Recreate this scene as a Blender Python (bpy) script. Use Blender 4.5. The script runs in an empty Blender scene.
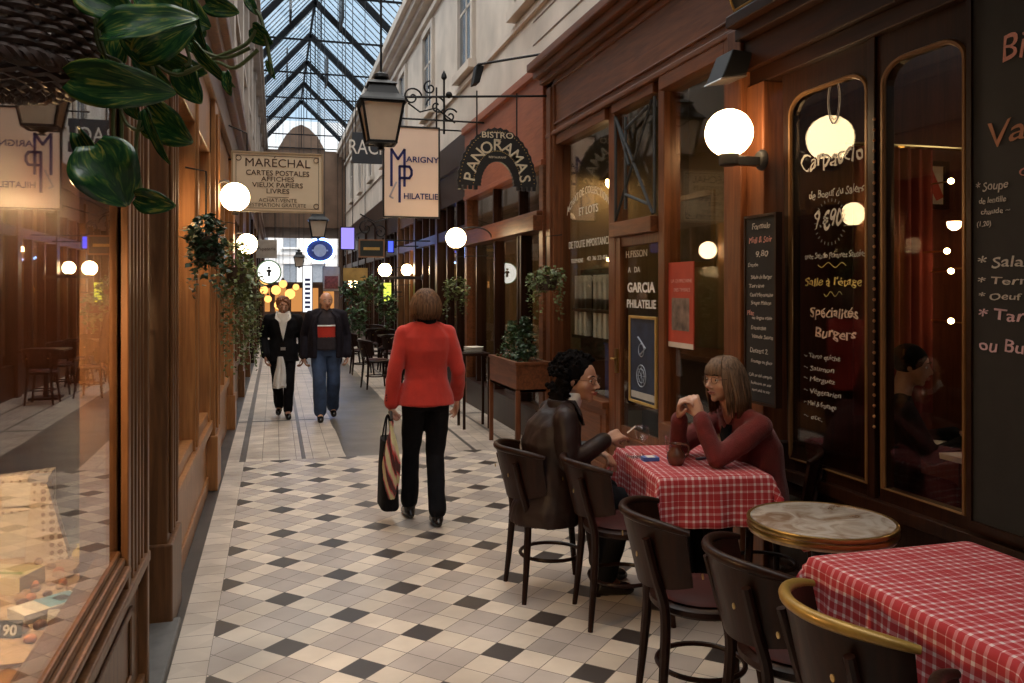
import bpy, bmesh, math, random
from mathutils import Vector, Matrix, noise
random.seed(7)
C = bpy.context.scene.collection
SC = bpy.context.scene
# ---------------- camera, sky, exposure ----------------
F = 850.0; TH = math.radians(15.58); HC = 1.65; HY = 289.0
cam_d = bpy.data.cameras.new('camera'); cam = bpy.data.objects.new('camera', cam_d); C.objects.link(cam)
cam.location = (0, 0, HC); cam.rotation_euler = (math.pi/2, 0, -TH)
cam_d.sensor_width = 36.0; cam_d.lens = F/1024*36.0
cam_d.shift_y = -(341.5-HY)/1024.0
cam_d.clip_start = 0.05; cam_d.clip_end = 300
SC.camera = cam
SC.view_settings.view_transform = 'Standard'; SC.view_settings.look = 'None'
SC.view_settings.gamma = 1.0; SC.view_settings.use_curve_mapping = False
SC.view_settings.exposure = 0.58
w = bpy.data.worlds.new('dusk sky'); SC.world = w; w.use_nodes = True
nt = w.node_tree; nt.nodes.clear()
wo = nt.nodes.new('ShaderNodeOutputWorld'); bg = nt.nodes.new('ShaderNodeBackground')
tc = nt.nodes.new('ShaderNodeTexCoord'); sx = nt.nodes.new('ShaderNodeSeparateXYZ')
rp = nt.nodes.new('ShaderNodeValToRGB')
nt.links.new(tc.outputs['Generated'], sx.inputs[0]); nt.links.new(sx.outputs['Z'], rp.inputs[0])
rp.color_ramp.elements[0].position = 0.0; rp.color_ramp.elements[0].color = (0.085, 0.112, 0.142, 1)
e = rp.color_ramp.elements.new(0.36); e.color = (0.095, 0.125, 0.155, 1)
e = rp.color_ramp.elements.new(0.62); e.color = (0.48, 0.47, 0.46, 1)
rp.color_ramp.elements[-1].position = 1.0; rp.color_ramp.elements[-1].color = (1.05, 0.97, 0.89, 1)
nt.links.new(rp.outputs[0], bg.inputs[0]); bg.inputs[1].default_value = 5.2
nt.links.new(bg.outputs[0], wo.inputs[0])
try:
    SC.cycles.use_denoising = True
    SC.cycles.max_bounces = 8; SC.cycles.transparent_max_bounces = 24
    SC.cycles.diffuse_bounces = 4; SC.cycles.glossy_bounces = 3
    SC.cycles.sample_clamp_indirect = 4.0
    SC.cycles.caustics_reflective = False; SC.cycles.caustics_refractive = False
except Exception: pass

# ---------------- measuring helpers ----------------
def cam_u(px): return (px-512.0)/F
def P(px, py, d):            # point at camera depth d seen at (px, py)
    xc = cam_u(px)*d
    return Vector((xc*math.cos(TH)+d*math.sin(TH), -xc*math.sin(TH)+d*math.cos(TH), HC+(HY-py)/F*d))
def ratio(px): return math.tan(math.atan(cam_u(px))+TH)
def onX(px, py, X):          # point of the wall plane x = X
    Y = X/ratio(px); d = Y*math.cos(TH)+X*math.sin(TH)
    return Vector((X, Y, HC+(HY-py)/F*d))
def onY(px, py, Y):
    X = Y*ratio(px); d = Y*math.cos(TH)+X*math.sin(TH)
    return Vector((X, Y, HC+(HY-py)/F*d))
def onZ(px, py, z):
    d = F*(z-HC)/(HY-py); return P(px, py, d)
V = Vector

# ---------------- materials ----------------
MATS = {}
def nodes_mat(name):
    m = bpy.data.materials.new(name); m.use_nodes = True; n = m.node_tree; n.nodes.clear()
    o = n.nodes.new('ShaderNodeOutputMaterial'); return m, n, o
def plain(name, col, rough=0.6, metal=0.0, var=0.15, scale=8.0, bump=0.0, bscale=60.0, spec=0.5, sheen=0.0, stretch=None, coat=0.0):
    if name in MATS: return MATS[name]
    m, n, o = nodes_mat(name); L = n.links.new
    b = n.nodes.new('ShaderNodeBsdfPrincipled'); L(b.outputs[0], o.inputs[0])
    b.inputs['Roughness'].default_value = rough; b.inputs['Metallic'].default_value = metal
    b.inputs['Specular IOR Level'].default_value = spec
    if sheen: b.inputs['Sheen Weight'].default_value = sheen
    if coat: b.inputs['Coat Weight'].default_value = coat; b.inputs['Coat Roughness'].default_value = 0.15
    t = n.nodes.new('ShaderNodeTexCoord'); mp = n.nodes.new('ShaderNodeMapping'); L(t.outputs['Object'], mp.inputs[0])
    if stretch: mp.inputs['Scale'].default_value = stretch
    nz = n.nodes.new('ShaderNodeTexNoise'); nz.inputs['Scale'].default_value = scale; nz.inputs['Detail'].default_value = 6
    L(mp.outputs[0], nz.inputs['Vector'])
    r = n.nodes.new('ShaderNodeValToRGB'); L(nz.outputs[0], r.inputs[0])
    r.color_ramp.elements[0].position = 0.3; r.color_ramp.elements[1].position = 0.72
    r.color_ramp.elements[0].color = tuple(c*(1-var) for c in col)+(1,)
    r.color_ramp.elements[1].color = tuple(min(1, c*(1+var)) for c in col)+(1,)
    L(r.outputs[0], b.inputs['Base Color'])
    if bump:
        n2 = n.nodes.new('ShaderNodeTexNoise'); n2.inputs['Scale'].default_value = bscale; n2.inputs['Detail'].default_value = 4
        L(mp.outputs[0], n2.inputs['Vector'])
        bp = n.nodes.new('ShaderNodeBump'); bp.inputs['Strength'].default_value = bump; bp.inputs['Distance'].default_value = 0.01
        L(n2.outputs[0], bp.inputs['Height']); L(bp.outputs[0], b.inputs['Normal'])
    MATS[name] = m; return m
def emit(name, col, s):
    if name in MATS: return MATS[name]
    m, n, o = nodes_mat(name); e = n.nodes.new('ShaderNodeEmission'); e.inputs[0].default_value = tuple(col)+(1,); e.inputs[1].default_value = s
    n.links.new(e.outputs[0], o.inputs[0]); MATS[name] = m; return m
def thin_glass(name, tint=(0.93, 0.95, 0.93), refl=1.0, ior=1.5, rough=0.0, dirt=0.0, dirtcol=(0.5, 0.5, 0.5)):
    if name in MATS: return MATS[name]
    m, n, o = nodes_mat(name); L = n.links.new
    tr = n.nodes.new('ShaderNodeBsdfTransparent'); tr.inputs[0].default_value = tint+(1,)
    gl = n.nodes.new('ShaderNodeBsdfGlossy'); gl.inputs['Roughness'].default_value = rough
    fr = n.nodes.new('ShaderNodeFresnel'); ge = n.nodes.new('ShaderNodeNewGeometry'); io = n.nodes.new('ShaderNodeMath'); io.operation = 'MULTIPLY_ADD'
    io.inputs[1].default_value = 1/ior-ior; io.inputs[2].default_value = ior; L(ge.outputs['Backfacing'], io.inputs[0]); L(io.outputs[0], fr.inputs[0])
    mu = n.nodes.new('ShaderNodeMath'); mu.operation = 'MULTIPLY'; mu.inputs[1].default_value = refl; mu.use_clamp = True
    L(fr.outputs[0], mu.inputs[0]); mx = n.nodes.new('ShaderNodeMixShader'); L(mu.outputs[0], mx.inputs[0]); L(tr.outputs[0], mx.inputs[1]); L(gl.outputs[0], mx.inputs[2])
    out = mx
    if dirt:
        df = n.nodes.new('ShaderNodeBsdfDiffuse'); df.inputs[0].default_value = dirtcol+(1,)
        m2 = n.nodes.new('ShaderNodeMixShader'); m2.inputs[0].default_value = dirt
        L(mx.outputs[0], m2.inputs[1]); L(df.outputs[0], m2.inputs[2]); out = m2
    L(out.outputs[0], o.inputs[0]); MATS[name] = m; return m
def wood(name, c1, c2, rough=0.42, axis='Z', scale=5.0, coat=0.15, spec=0.35):
    if name in MATS: return MATS[name]
    st = {'X': (0.08, 1, 1), 'Y': (1, 0.08, 1), 'Z': (1, 1, 0.08)}[axis]
    m, n, o = nodes_mat(name); L = n.links.new
    b = n.nodes.new('ShaderNodeBsdfPrincipled'); L(b.outputs[0], o.inputs[0]); b.inputs['Roughness'].default_value = rough
    b.inputs['Coat Weight'].default_value = coat; b.inputs['Coat Roughness'].default_value = 0.25; b.inputs['Specular IOR Level'].default_value = spec
    t = n.nodes.new('ShaderNodeTexCoord'); mp = n.nodes.new('ShaderNodeMapping'); L(t.outputs['Object'], mp.inputs[0]); mp.inputs['Scale'].default_value = st
    nz = n.nodes.new('ShaderNodeTexNoise'); nz.inputs['Scale'].default_value = scale*5; nz.inputs['Detail'].default_value = 8; nz.inputs['Distortion'].default_value = 1.2
    L(mp.outputs[0], nz.inputs['Vector'])
    n3 = n.nodes.new('ShaderNodeTexNoise'); n3.inputs['Scale'].default_value = 3.0; n3.inputs['Detail'].default_value = 3; L(t.outputs['Object'], n3.inputs['Vector'])
    ad = n.nodes.new('ShaderNodeMath'); ad.operation = 'MULTIPLY_ADD'; ad.inputs[1].default_value = 0.35; L(n3.outputs[0], ad.inputs[0]); L(nz.outputs[0], ad.inputs[2])
    r = n.nodes.new('ShaderNodeValToRGB'); L(ad.outputs[0], r.inputs[0])
    r.color_ramp.elements[0].position = 0.45; r.color_ramp.elements[1].position = 0.95
    r.color_ramp.elements[0].color = c1+(1,); r.color_ramp.elements[1].color = c2+(1,)
    L(r.outputs[0], b.inputs['Base Color'])
    bp = n.nodes.new('ShaderNodeBump'); bp.inputs['Strength'].default_value = 0.25; bp.inputs['Distance'].default_value = 0.004
    L(nz.outputs[0], bp.inputs['Height']); L(bp.outputs[0], b.inputs['Normal'])
    MATS[name] = m; return m

# ---------------- mesh helpers ----------------
class MB:
    def __init__(s): s.v = []; s.f = []; s.m = []; s.mi = 0
    def add(s, vs, fs):
        b = len(s.v); s.v += [tuple(x) for x in vs]; s.f += [tuple(b+i for i in f) for f in fs]; s.m += [s.mi]*len(fs); return s
    def box(s, x0, x1, y0, y1, z0, z1):
        x0, x1 = sorted((x0, x1)); y0, y1 = sorted((y0, y1)); z0, z1 = sorted((z0, z1))
        return s.add([(x0,y0,z0),(x1,y0,z0),(x1,y1,z0),(x0,y1,z0),(x0,y0,z1),(x1,y0,z1),(x1,y1,z1),(x0,y1,z1)],
                     [(0,3,2,1),(4,5,6,7),(0,1,5,4),(1,2,6,5),(2,3,7,6),(3,0,4,7)])
    def obox(s, c, a, b, d):   # centre and three half-axis vectors
        c, a, b, d = V(c), V(a), V(b), V(d)
        vs = [c-a-b-d, c+a-b-d, c+a+b-d, c-a+b-d, c-a-b+d, c+a-b+d, c+a+b+d, c-a+b+d]
        return s.add(vs, [(0,3,2,1),(4,5,6,7),(0,1,5,4),(1,2,6,5),(2,3,7,6),(3,0,4,7)])
    def rings(s, rs, closed=False, cap=True):
        n = len(rs[0]); vs = [p for r in rs for p in r]; fs = []
        m = len(rs)
        for i in range(m if closed else m-1):
            j = (i+1) % m
            for k in range(n):
                l = (k+1) % n; fs.append((i*n+k, i*n+l, j*n+l, j*n+k))
        if cap and not closed:
            fs.append(tuple(range(n))[::-1]); fs.append(tuple((m-1)*n+k for k in range(n)))
        return s.add(vs, fs)
    def tube(s, pts, r, n=8, closed=False):
        pts = [V(p) for p in pts]; m = len(pts); rr = r if isinstance(r, (list, tuple)) else [r]*m
        up = None; rs = []
        for i, p in enumerate(pts):
            a = pts[(i-1) % m] if (i > 0 or closed) else p; b = pts[(i+1) % m] if (i < m-1 or closed) else p
            t = (b-a); t = t.normalized() if t.length > 1e-9 else V((0,0,1))
            if up is None: up = V((0,0,1)) if abs(t.z) < 0.9 else V((1,0,0))
            x = t.cross(up)
            if x.length < 1e-6: x = t.cross(V((0.3,1,0.2)))
            x.normalize(); y = x.cross(t).normalized(); up = y
            rs.append([p+(x*math.cos(2*math.pi*k/n)+y*math.sin(2*math.pi*k/n))*rr[i] for k in range(n)])
        return s.rings(rs, closed)
    def lathe(s, prof, c=(0,0,0), n=24, axis='Z'):
        c = V(c); rs = []
        for r, h in prof:
            ring = []
            for k in range(n):
                a = 2*math.pi*k/n; x, y = r*math.cos(a), r*math.sin(a)
                q = {'Z': (x,y,h), 'Y': (y,h,x), 'X': (h,x,y)}[axis]; ring.append(c+V(q))
            rs.append(ring)
        return s.rings(rs)
    def sphere(s, c, r, n=16, sc=(1,1,1), rot=None):
        c = V(c); rs = []; m = max(4, n//2)
        for i in range(m+1):
            ph = math.pi*i/m; ph = min(max(ph, 0.02), math.pi-0.02)
            ring = []
            for k in range(n):
                a = 2*math.pi*k/n
                q = V((r*sc[0]*math.sin(ph)*math.cos(a), r*sc[1]*math.sin(ph)*math.sin(a), -r*sc[2]*math.cos(ph)))
                if rot is not None: q = rot @ q
                ring.append(c+q)
            rs.append(ring)
        return s.rings(rs)
    def prism(s, poly, ex):    # 3D polygon extruded by vector ex
        poly = [V(p) for p in poly]; ex = V(ex); n = len(poly)
        return s.add(poly+[p+ex for p in poly], [tuple(range(n))[::-1], tuple(range(n, 2*n))]+[(i, (i+1) % n, n+(i+1) % n, n+i) for i in range(n)])
    def build(s, name, mat, parent=None, smooth=False, bevel=0.0, local=False):
        me = bpy.data.meshes.new(name)
        off = V((0,0,0))
        if parent is not None and not local:
            p = parent
            while p is not None: off += V(p.location); p = p.parent
        me.from_pydata([tuple(V(v)-off) for v in s.v], [], s.f)
        bm = bmesh.new(); bm.from_mesh(me); bmesh.ops.recalc_face_normals(bm, faces=bm.faces)
        bm.to_mesh(me); bm.free()
        for mt in (mat if isinstance(mat, (list, tuple)) else [mat]): me.materials.append(mt)
        if isinstance(mat, (list, tuple)):
            for p, i in zip(me.polygons, s.m): p.material_index = i
        o = bpy.data.objects.new(name, me); C.objects.link(o)
        if parent is not None: o.parent = parent
        if smooth:
            for p in me.polygons: p.use_smooth = True
            if smooth != 'all':
                try: me.set_sharp_from_angle(angle=math.radians(42))
                except Exception: pass
        if bevel:
            md = o.modifiers.new('bevel', 'BEVEL'); md.width = bevel; md.segments = 2; md.limit_method = 'ANGLE'; md.angle_limit = math.radians(40)
        return o
def tag(o, label=None, cat=None, group=None, kind=None):
    if label: o['label'] = label
    if cat: o['category'] = cat
    if group: o['group'] = group
    if kind: o['kind'] = kind
    return o
def thing(name, label, cat, loc=(0,0,0), group=None, rz=0):
    o = bpy.data.objects.new(name, None); o.empty_display_size = 0.05; C.objects.link(o)
    o.location = loc; o.rotation_euler = (0,0,rz); return tag(o, label, cat, group)
def struct(name, mb, mat, **k): return tag(mb.build(name, mat, **k), kind='structure')
def kids(o): return [c for c in bpy.data.objects if c.parent == o]
def copy_tree(o, parent=None, kid_map=None):
    c = o.copy(); C.objects.link(c); c.parent = parent
    for ch in kids(o): copy_tree(ch, c)
    return c
def text(s, size, mat, parent, org, xd=(1,0,0), up=(0,0,1), align='CENTER', shear=0.0, bold=0.0, wide=1.0, jit=0.0, name='lettering', ext=0.0015, collect=None, local=False, space=1.0):
    cu = bpy.data.curves.new('t', 'FONT'); cu.body = s; cu.size = size; cu.align_x = align; cu.align_y = 'CENTER'
    cu.shear = shear; cu.offset = bold*size; cu.resolution_u = 3; cu.extrude = ext; cu.space_character = space
    ob = bpy.data.objects.new('t', cu); C.objects.link(ob)
    dg = bpy.context.evaluated_depsgraph_get(); dg.update()
    me = bpy.data.meshes.new_from_object(ob.evaluated_get(dg))
    bpy.data.objects.remove(ob); bpy.data.curves.remove(cu)
    xd = V(xd).normalized(); up = V(up).normalized(); nn = xd.cross(up)
    vs = []
    for v in me.vertices:
        x, y, z = v.co
        if jit:
            y += jit*size*noise.noise(V((x*6/size*0.2, 3.1, s.__len__()))) ; x += jit*size*0.5*noise.noise(V((x*2/size*0.2, y*3/size, 7)))
        vs.append(V(org)+xd*x*wide+up*y+nn*z)
    fs = [tuple(p.vertices) for p in me.polygons]
    bpy.data.meshes.remove(me)
    if collect is not None: collect.add(vs, fs); return None
    mb = MB(); mb.add(vs, fs); return mb.build(name, mat, parent, local=local)
# ---------------- shared materials ----------------
oak_lit = wood('lamplit_oak', (0.21,0.085,0.028), (0.42,0.19,0.065), 0.38)  # brighter oak copy, the lamps' orange glow put into its colour
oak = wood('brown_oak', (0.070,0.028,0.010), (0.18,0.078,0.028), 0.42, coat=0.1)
redwood = wood('red_brown_wood', (0.085,0.027,0.010), (0.205,0.070,0.025), 0.42, coat=0.1)
redwood_h = wood('red_brown_wood_h', (0.085,0.027,0.010), (0.205,0.070,0.025), 0.42, coat=0.1, axis='Y')
darkwood = wood('dark_wood', (0.013,0.0045,0.0025), (0.036,0.012,0.005), 0.38, coat=0.08, spec=0.2)
darkwood_h = wood('dark_wood_h', (0.013,0.0045,0.0025), (0.036,0.012,0.005), 0.38, coat=0.08, spec=0.2, axis='Y')
chairwood = wood('chair_wood', (0.009,0.003,0.002), (0.026,0.008,0.004), 0.40, coat=0.06, spec=0.16)
iron = plain('black_iron', (0.010,0.010,0.011), 0.5, 0.2, 0.1, spec=0.3)
greyiron = plain('grey_iron', (0.045,0.05,0.055), 0.55, 0.3, 0.2)
brass = plain('brass', (0.55,0.38,0.14), 0.28, 1.0, 0.12)
gold = plain('gold_paint', (0.55,0.37,0.12), 0.4, 0.5, 0.1)
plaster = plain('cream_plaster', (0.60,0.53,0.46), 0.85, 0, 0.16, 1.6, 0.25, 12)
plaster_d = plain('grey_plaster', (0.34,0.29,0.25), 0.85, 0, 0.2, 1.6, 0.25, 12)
white_paint = plain('white_paint', (0.75,0.72,0.66), 0.6, 0, 0.05)
chalk = plain('white_chalk', (0.52,0.48,0.43), 0.9, 0, 0.15, 80)
chalk_y = plain('yellow_chalk', (0.62,0.46,0.14), 0.9, 0, 0.15, 80)
chalk_p = plain('pink_chalk', (0.62,0.30,0.26), 0.9, 0, 0.15, 80)
slate = plain('slate_board', (0.008,0.0075,0.0075), 0.7, 0, 0.3, 12)
black = plain('black_paint', (0.014,0.013,0.013), 0.45)
globe_m = emit('lit_opal_globe', (1.0,0.68,0.36), 13.0)
globe_far = emit('far_lit_opal_globe', (1.0,0.66,0.34), 22.0)
pane = thin_glass('shop_glass', (0.90,0.90,0.86), 1.0, 1.5)
pane_l = thin_glass('left_shop_glass', (0.92,0.92,0.90), 1.15, 1.55)
roofpane = thin_glass('roof_glass', (0.86,0.90,0.92), 0.5, 1.45, 0.05, 0.10, (0.55,0.58,0.6))
stone_d = plain('dark_stone', (0.10,0.095,0.09), 0.6, 0, 0.25, 10)

# ---------------- floor ----------------
XL, XR = -0.55, 2.75
def floor_mat():
    m, n, o = nodes_mat('passage_tiles'); L = n.links.new
    b = n.nodes.new('ShaderNodeBsdfPrincipled'); L(b.outputs[0], o.inputs[0])
    t = n.nodes.new('ShaderNodeTexCoord'); sp = n.nodes.new('ShaderNodeSeparateXYZ'); L(t.outputs['Object'], sp.inputs[0])
    def M(op, a, b_=None, c=None):
        k = n.nodes.new('ShaderNodeMath'); k.operation = op
        for i, q in enumerate((a, b_, c)):
            if q is None: continue
            if isinstance(q, (int, float)): k.inputs[i].default_value = q
            else: L(q, k.inputs[i])
        return k.outputs[0]
    X, Y = sp.outputs['X'], sp.outputs['Y']
    T = 0.149; x0, y0 = 0.05, 4.05
    s2 = 1/(math.sqrt(2)*T)
    p = M('ADD', M('MULTIPLY', M('ADD', M('SUBTRACT', X, x0), M('SUBTRACT', Y, y0)), s2), 300.5)
    q = M('ADD', M('MULTIPLY', M('SUBTRACT', M('SUBTRACT', Y, y0), M('SUBTRACT', X, x0)), s2), 300.5)
    ip, iq = M('FLOOR', p), M('FLOOR', q); fp, fq = M('FRACT', p), M('FRACT', q)
    mp_, mq = M('MODULO', ip, 3), M('MODULO', iq, 3)
    zp, zq = M('LESS_THAN', mp_, 0.5), M('LESS_THAN', mq, 0.5)
    dark = M('MULTIPLY', zp, zq); cream = M('SUBTRACT', M('MAXIMUM', zp, zq), dark)
    def gap(fr, w):
        return M('LESS_THAN', M('MINIMUM', fr, M('SUBTRACT', 1.0, fr)), w)
    g1 = M('MAXIMUM', gap(fp, 0.013), gap(fq, 0.013))
    wn = n.nodes.new('ShaderNodeTexWhiteNoise'); wn.noise_dimensions = '2D'
    cb = n.nodes.new('ShaderNodeCombineXYZ'); L(ip, cb.inputs[0]); L(iq, cb.inputs[1]); L(cb.outputs[0], wn.inputs['Vector'])
    def mix(f, a, c):
        k = n.nodes.new('ShaderNodeMixRGB')
        if isinstance(f, float): k.inputs[0].default_value = f
        else: L(f, k.inputs[0])
        for i, q_ in ((1, a), (2, c)):
            if isinstance(q_, tuple): k.inputs[i].default_value = q_+(1,)
            else: L(q_, k.inputs[i])
        return k.outputs[0]
    A = mix(dark, mix(cream, (0.50,0.45,0.415), (0.72,0.645,0.55)), (0.055,0.045,0.042))
    A = mix(g1, A, (0.13,0.11,0.10))
    # straight tiles (border strips and the far floor)
    sx_ = M('DIVIDE', M('ADD', X, 0.44), 0.16); sy_ = M('DIVIDE', M('ADD', Y, 50.0), 0.15)
    g2 = M('MAXIMUM', gap(M('FRACT', sx_), 0.015), gap(M('FRACT', sy_), 0.015))
    wn2 = n.nodes.new('ShaderNodeTexWhiteNoise'); wn2.noise_dimensions = '2D'
    cb2 = n.nodes.new('ShaderNodeCombineXYZ'); L(M('FLOOR', sx_), cb2.inputs[0]); L(M('FLOOR', sy_), cb2.inputs[1]); L(cb2.outputs[0], wn2.inputs['Vector'])
    Bc = mix(wn2.outputs['Value'], (0.54,0.48,0.42), (0.65,0.58,0.50)); Bc = mix(g2, Bc, (0.16,0.14,0.12))
    far = M('GREATER_THAN', Y, 8.5)
    strip = M('LESS_THAN', X, -0.28); strip2 = M('GREATER_THAN', X, 2.42)
    useB = M('MAXIMUM', M('MAXIMUM', strip, strip2), far)
    Cc = mix(useB, A, Bc)
    # dark lines of the far floor
    def band(v, a, c): return M('MULTIPLY', M('GREATER_THAN', v, a), M('LESS_THAN', v, c))
    ln = M('MAXIMUM', M('MAXIMUM', band(X, -0.33, -0.27), band(X, 0.25, 0.29)), M('MAXIMUM', band(X, 1.95, 1.99), band(X, 2.38, 2.42)))
    ln = M('MAXIMUM', M('MULTIPLY', ln, far), band(M('MODULO', Y, 6.0), 5.0, 5.09))
    ln = M('MULTIPLY', ln, far)
    Cc = mix(ln, Cc, (0.13,0.12,0.11))
    nA = n.nodes.new('ShaderNodeTexNoise'); nA.inputs['Scale'].default_value = 0.55; L(t.outputs['Object'], nA.inputs['Vector'])
    xa = M('ADD', X, M('MULTIPLY', M('SUBTRACT', nA.outputs[0], 0.5), 0.12))
    asph = M('MULTIPLY', band(xa, 0.67, 1.55), far)
    Cc = mix(asph, Cc, (0.10,0.095,0.09))
    gut = M('LESS_THAN', X, -0.44)
    Cc = mix(gut, Cc, (0.055,0.05,0.048))
    nz = n.nodes.new('ShaderNodeTexNoise'); nz.inputs['Scale'].default_value = 2.2; nz.inputs['Detail'].default_value = 8; L(t.outputs['Object'], nz.inputs['Vector'])
    rr = n.nodes.new('ShaderNodeValToRGB'); rr.color_ramp.elements[0].color = (0.74,0.71,0.69,1); rr.color_ramp.elements[1].color = (1.08,1.05,1.02,1)
    rr.color_ramp.elements[0].position = 0.3; rr.color_ramp.elements[1].position = 0.7
    L(nz.outputs[0], rr.inputs[0])
    k = n.nodes.new('ShaderNodeMixRGB'); k.blend_type = 'MULTIPLY'; k.inputs[0].default_value = 1.0; L(Cc, k.inputs[1]); L(rr.outputs[0], k.inputs[2])
    k2 = n.nodes.new('ShaderNodeMixRGB'); k2.blend_type = 'MULTIPLY'; k2.inputs[0].default_value = 0.22; L(k.outputs[0], k2.inputs[1])
    L(wn.outputs['Value'], k2.inputs[2]); L(k2.outputs[0], b.inputs['Base Color'])
    rg = n.nodes.new('ShaderNodeMapRange'); L(nz.outputs[0], rg.inputs[0]); rg.inputs[3].default_value = 0.26; rg.inputs[4].default_value = 0.55
    L(rg.outputs[0], b.inputs['Roughness']); b.inputs['Specular IOR Level'].default_value = 0.5
    bp = n.nodes.new('ShaderNodeBump'); bp.inputs['Strength'].default_value = 0.4; bp.inputs['Distance'].default_value = 0.003; bp.invert = True
    L(M('MAXIMUM', M('MULTIPLY', g1, M('SUBTRACT', 1.0, useB)), M('MULTIPLY', g2, useB)), bp.inputs['Height']); L(bp.outputs[0], b.inputs['Normal'])
    return m
struct('floor', MB().box(-9, 12, -6.2, 60, -0.1, 0.0), floor_mat())

# ---------------- left shop row ----------------
def yL(px): return onX(px, 0, XL).y
Lw = MB()
# plinth panel, sill mouldings below the near window
YN0, YN1 = 0.2, 3.27
def pt(mb, x0, x1, y0, y1, z0, z1): mb.box(x0, x1, y0, y1, z0, z1)
b = MB(); b.box(-0.66, -0.53, YN0, 3.72, 0.0, 0.54); b.box(-0.66, -0.505, YN0, 3.72, 0.0, 0.10); b.box(-0.66, -0.49, YN0, 3.75, 0.54, 0.585)
for k in range(3):
    y0 = 0.35+k*1.1; b.box(-0.53, -0.518, y0, y0+0.95, 0.17, 0.20); b.box(-0.53, -0.518, y0, y0+0.95, 0.42, 0.45); b.box(-0.53, -0.518, y0, y0+0.04, 0.17, 0.45); b.box(-0.53, -0.518, y0+0.91, y0+0.95, 0.17, 0.45)
struct('wall_left_shop', b, oak, bevel=0.006)
b = MB(); b.box(-0.66, -0.525, YN0, YN1, 0.585, 0.64); b.box(-0.60, -0.49, YN0, YN1, 0.64, 0.67); b.box(-0.60, -0.51, YN0, YN1, 0.67, 0.70); b.box(-0.60, -0.525, YN0, YN1, 0.70, 0.725)
struct('trim_1', b, oak, bevel=0.008)
b = MB(); b.box(-0.538, -0.532, YN0, YN1, 0.66, 2.95)
wl = struct('window_1', b, pane_l)
# posts right of the near window
b = MB(); b.box(-0.66, -0.52, YN1, 3.74, 0.545, 3.2)
for yy in (3.31, 3.39, 3.47, 3.55, 3.63): b.box(-0.54, -0.503, yy, yy+0.035, 0.56, 3.2)
b.box(-0.56, -0.50, YN1, 3.30, 0.545, 3.2); b.box(-0.66, -0.495, 3.70, 3.75, 0.0, 3.2)
struct('trim_2', b, oak, bevel=0.005)
b = MB(); b.box(-0.66, -0.52, YN0, YN1, 2.95, 3.2)
struct('trim_3', b, oak, bevel=0.005)
# recessed shop door 3.64-4.40
d_ = MB(); d_.box(-0.70, -0.64, 3.75, 4.40, 0.05, 0.95); d_.box(-0.70, -0.64, 3.75, 3.82, 0.95, 2.6); d_.box(-0.70, -0.64, 4.30, 4.40, 0.95, 2.6); d_.box(-0.70, -0.64, 3.64, 4.40, 2.45, 3.2)
for (z0, z1) in ((0.15, 0.42), (0.50, 0.88)):
    d_.box(-0.645, -0.62, 3.74, 4.30, z0, z0+0.03); d_.box(-0.645, -0.62, 3.74, 4.30, z1, z1+0.03); d_.box(-0.645, -0.62, 3.74, 3.77, z0, z1); d_.box(-0.645, -0.62, 4.27, 4.30, z0, z1)
dr = struct('door_1', d_, oak, bevel=0.005)
MB().box(-0.675, -0.668, 3.74, 4.30, 0.95, 2.45).build('pane', pane_l, dr)
h = MB(); h.tube([(-0.62,4.24,1.0),(-0.585,4.24,1.02),(-0.585,4.24,1.45),(-0.62,4.24,1.47)], 0.011, 8); h.build('handle', brass, dr, smooth=True)
b = MB(); b.box(-4.0, -0.44, 3.60, 4.44, 0.0, 0.05); struct('trim_4', b, stone_d, bevel=0.01)
# heavy pilaster 4.40-4.62 then second window
b = MB(); b.box(-0.68, -0.50, 4.40, 4.78, 0.0, 3.2); b.box(-0.68, -0.475, 4.38, 4.80, 0.0, 0.42); b.box(-0.5, -0.482, 4.46, 4.50, 0.45, 3.1); b.box(-0.5, -0.482, 4.56, 4.60, 0.45, 3.1); b.box(-0.5, -0.482, 4.68, 4.72, 0.45, 3.1)
struct('trim_5', b, oak, bevel=0.008)
YB0, YB1 = 4.78, 7.35
b = MB(); b.box(-0.66, -0.535, YB0, YB1, 0.0, 0.50); b.box(-0.66, -0.49, YB0, YB1, 0.50, 0.58); b.box(-0.62, -0.52, YB0, YB1, 0.58, 0.66); b.box(-0.66, -0.52, YB0, YB1, 0.0, 0.12)
b.box(-0.64, -0.505, YB0, YB0+0.12, 0.58, 3.2); b.box(-0.64, -0.505, 5.95, 6.10, 0.58, 3.2); b.box(-0.64, -0.505, YB1-0.12, YB1, 0.58, 3.2); b.box(-0.64, -0.505, YB0, YB1, 2.75, 3.2)
for yy in (5.98, 6.04): b.box(-0.51, -0.49, yy, yy+0.025, 0.6, 3.1)
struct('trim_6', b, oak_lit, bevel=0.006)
b = MB(); b.box(-0.585, -0.578, YB0+0.12, 5.95, 0.66, 2.75); b.box(-0.585, -0.578, 6.10, YB1-0.12, 0.66, 2.75); struct('window_2', b, pane_l)
b = MB(); b.box(-0.68, -0.47, YB1, 7.75, 0.0, 3.2); b.box(-0.68, -0.45, YB1-0.02, 7.77, 0.0, 0.45); b.box(-0.47, -0.45, YB1+0.08, YB1+0.13, 0.5, 3.1); b.box(-0.47, -0.45, YB1+0.26, YB1+0.31, 0.5, 3.1)
struct('trim_7', b, oak_lit, bevel=0.008)
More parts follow.
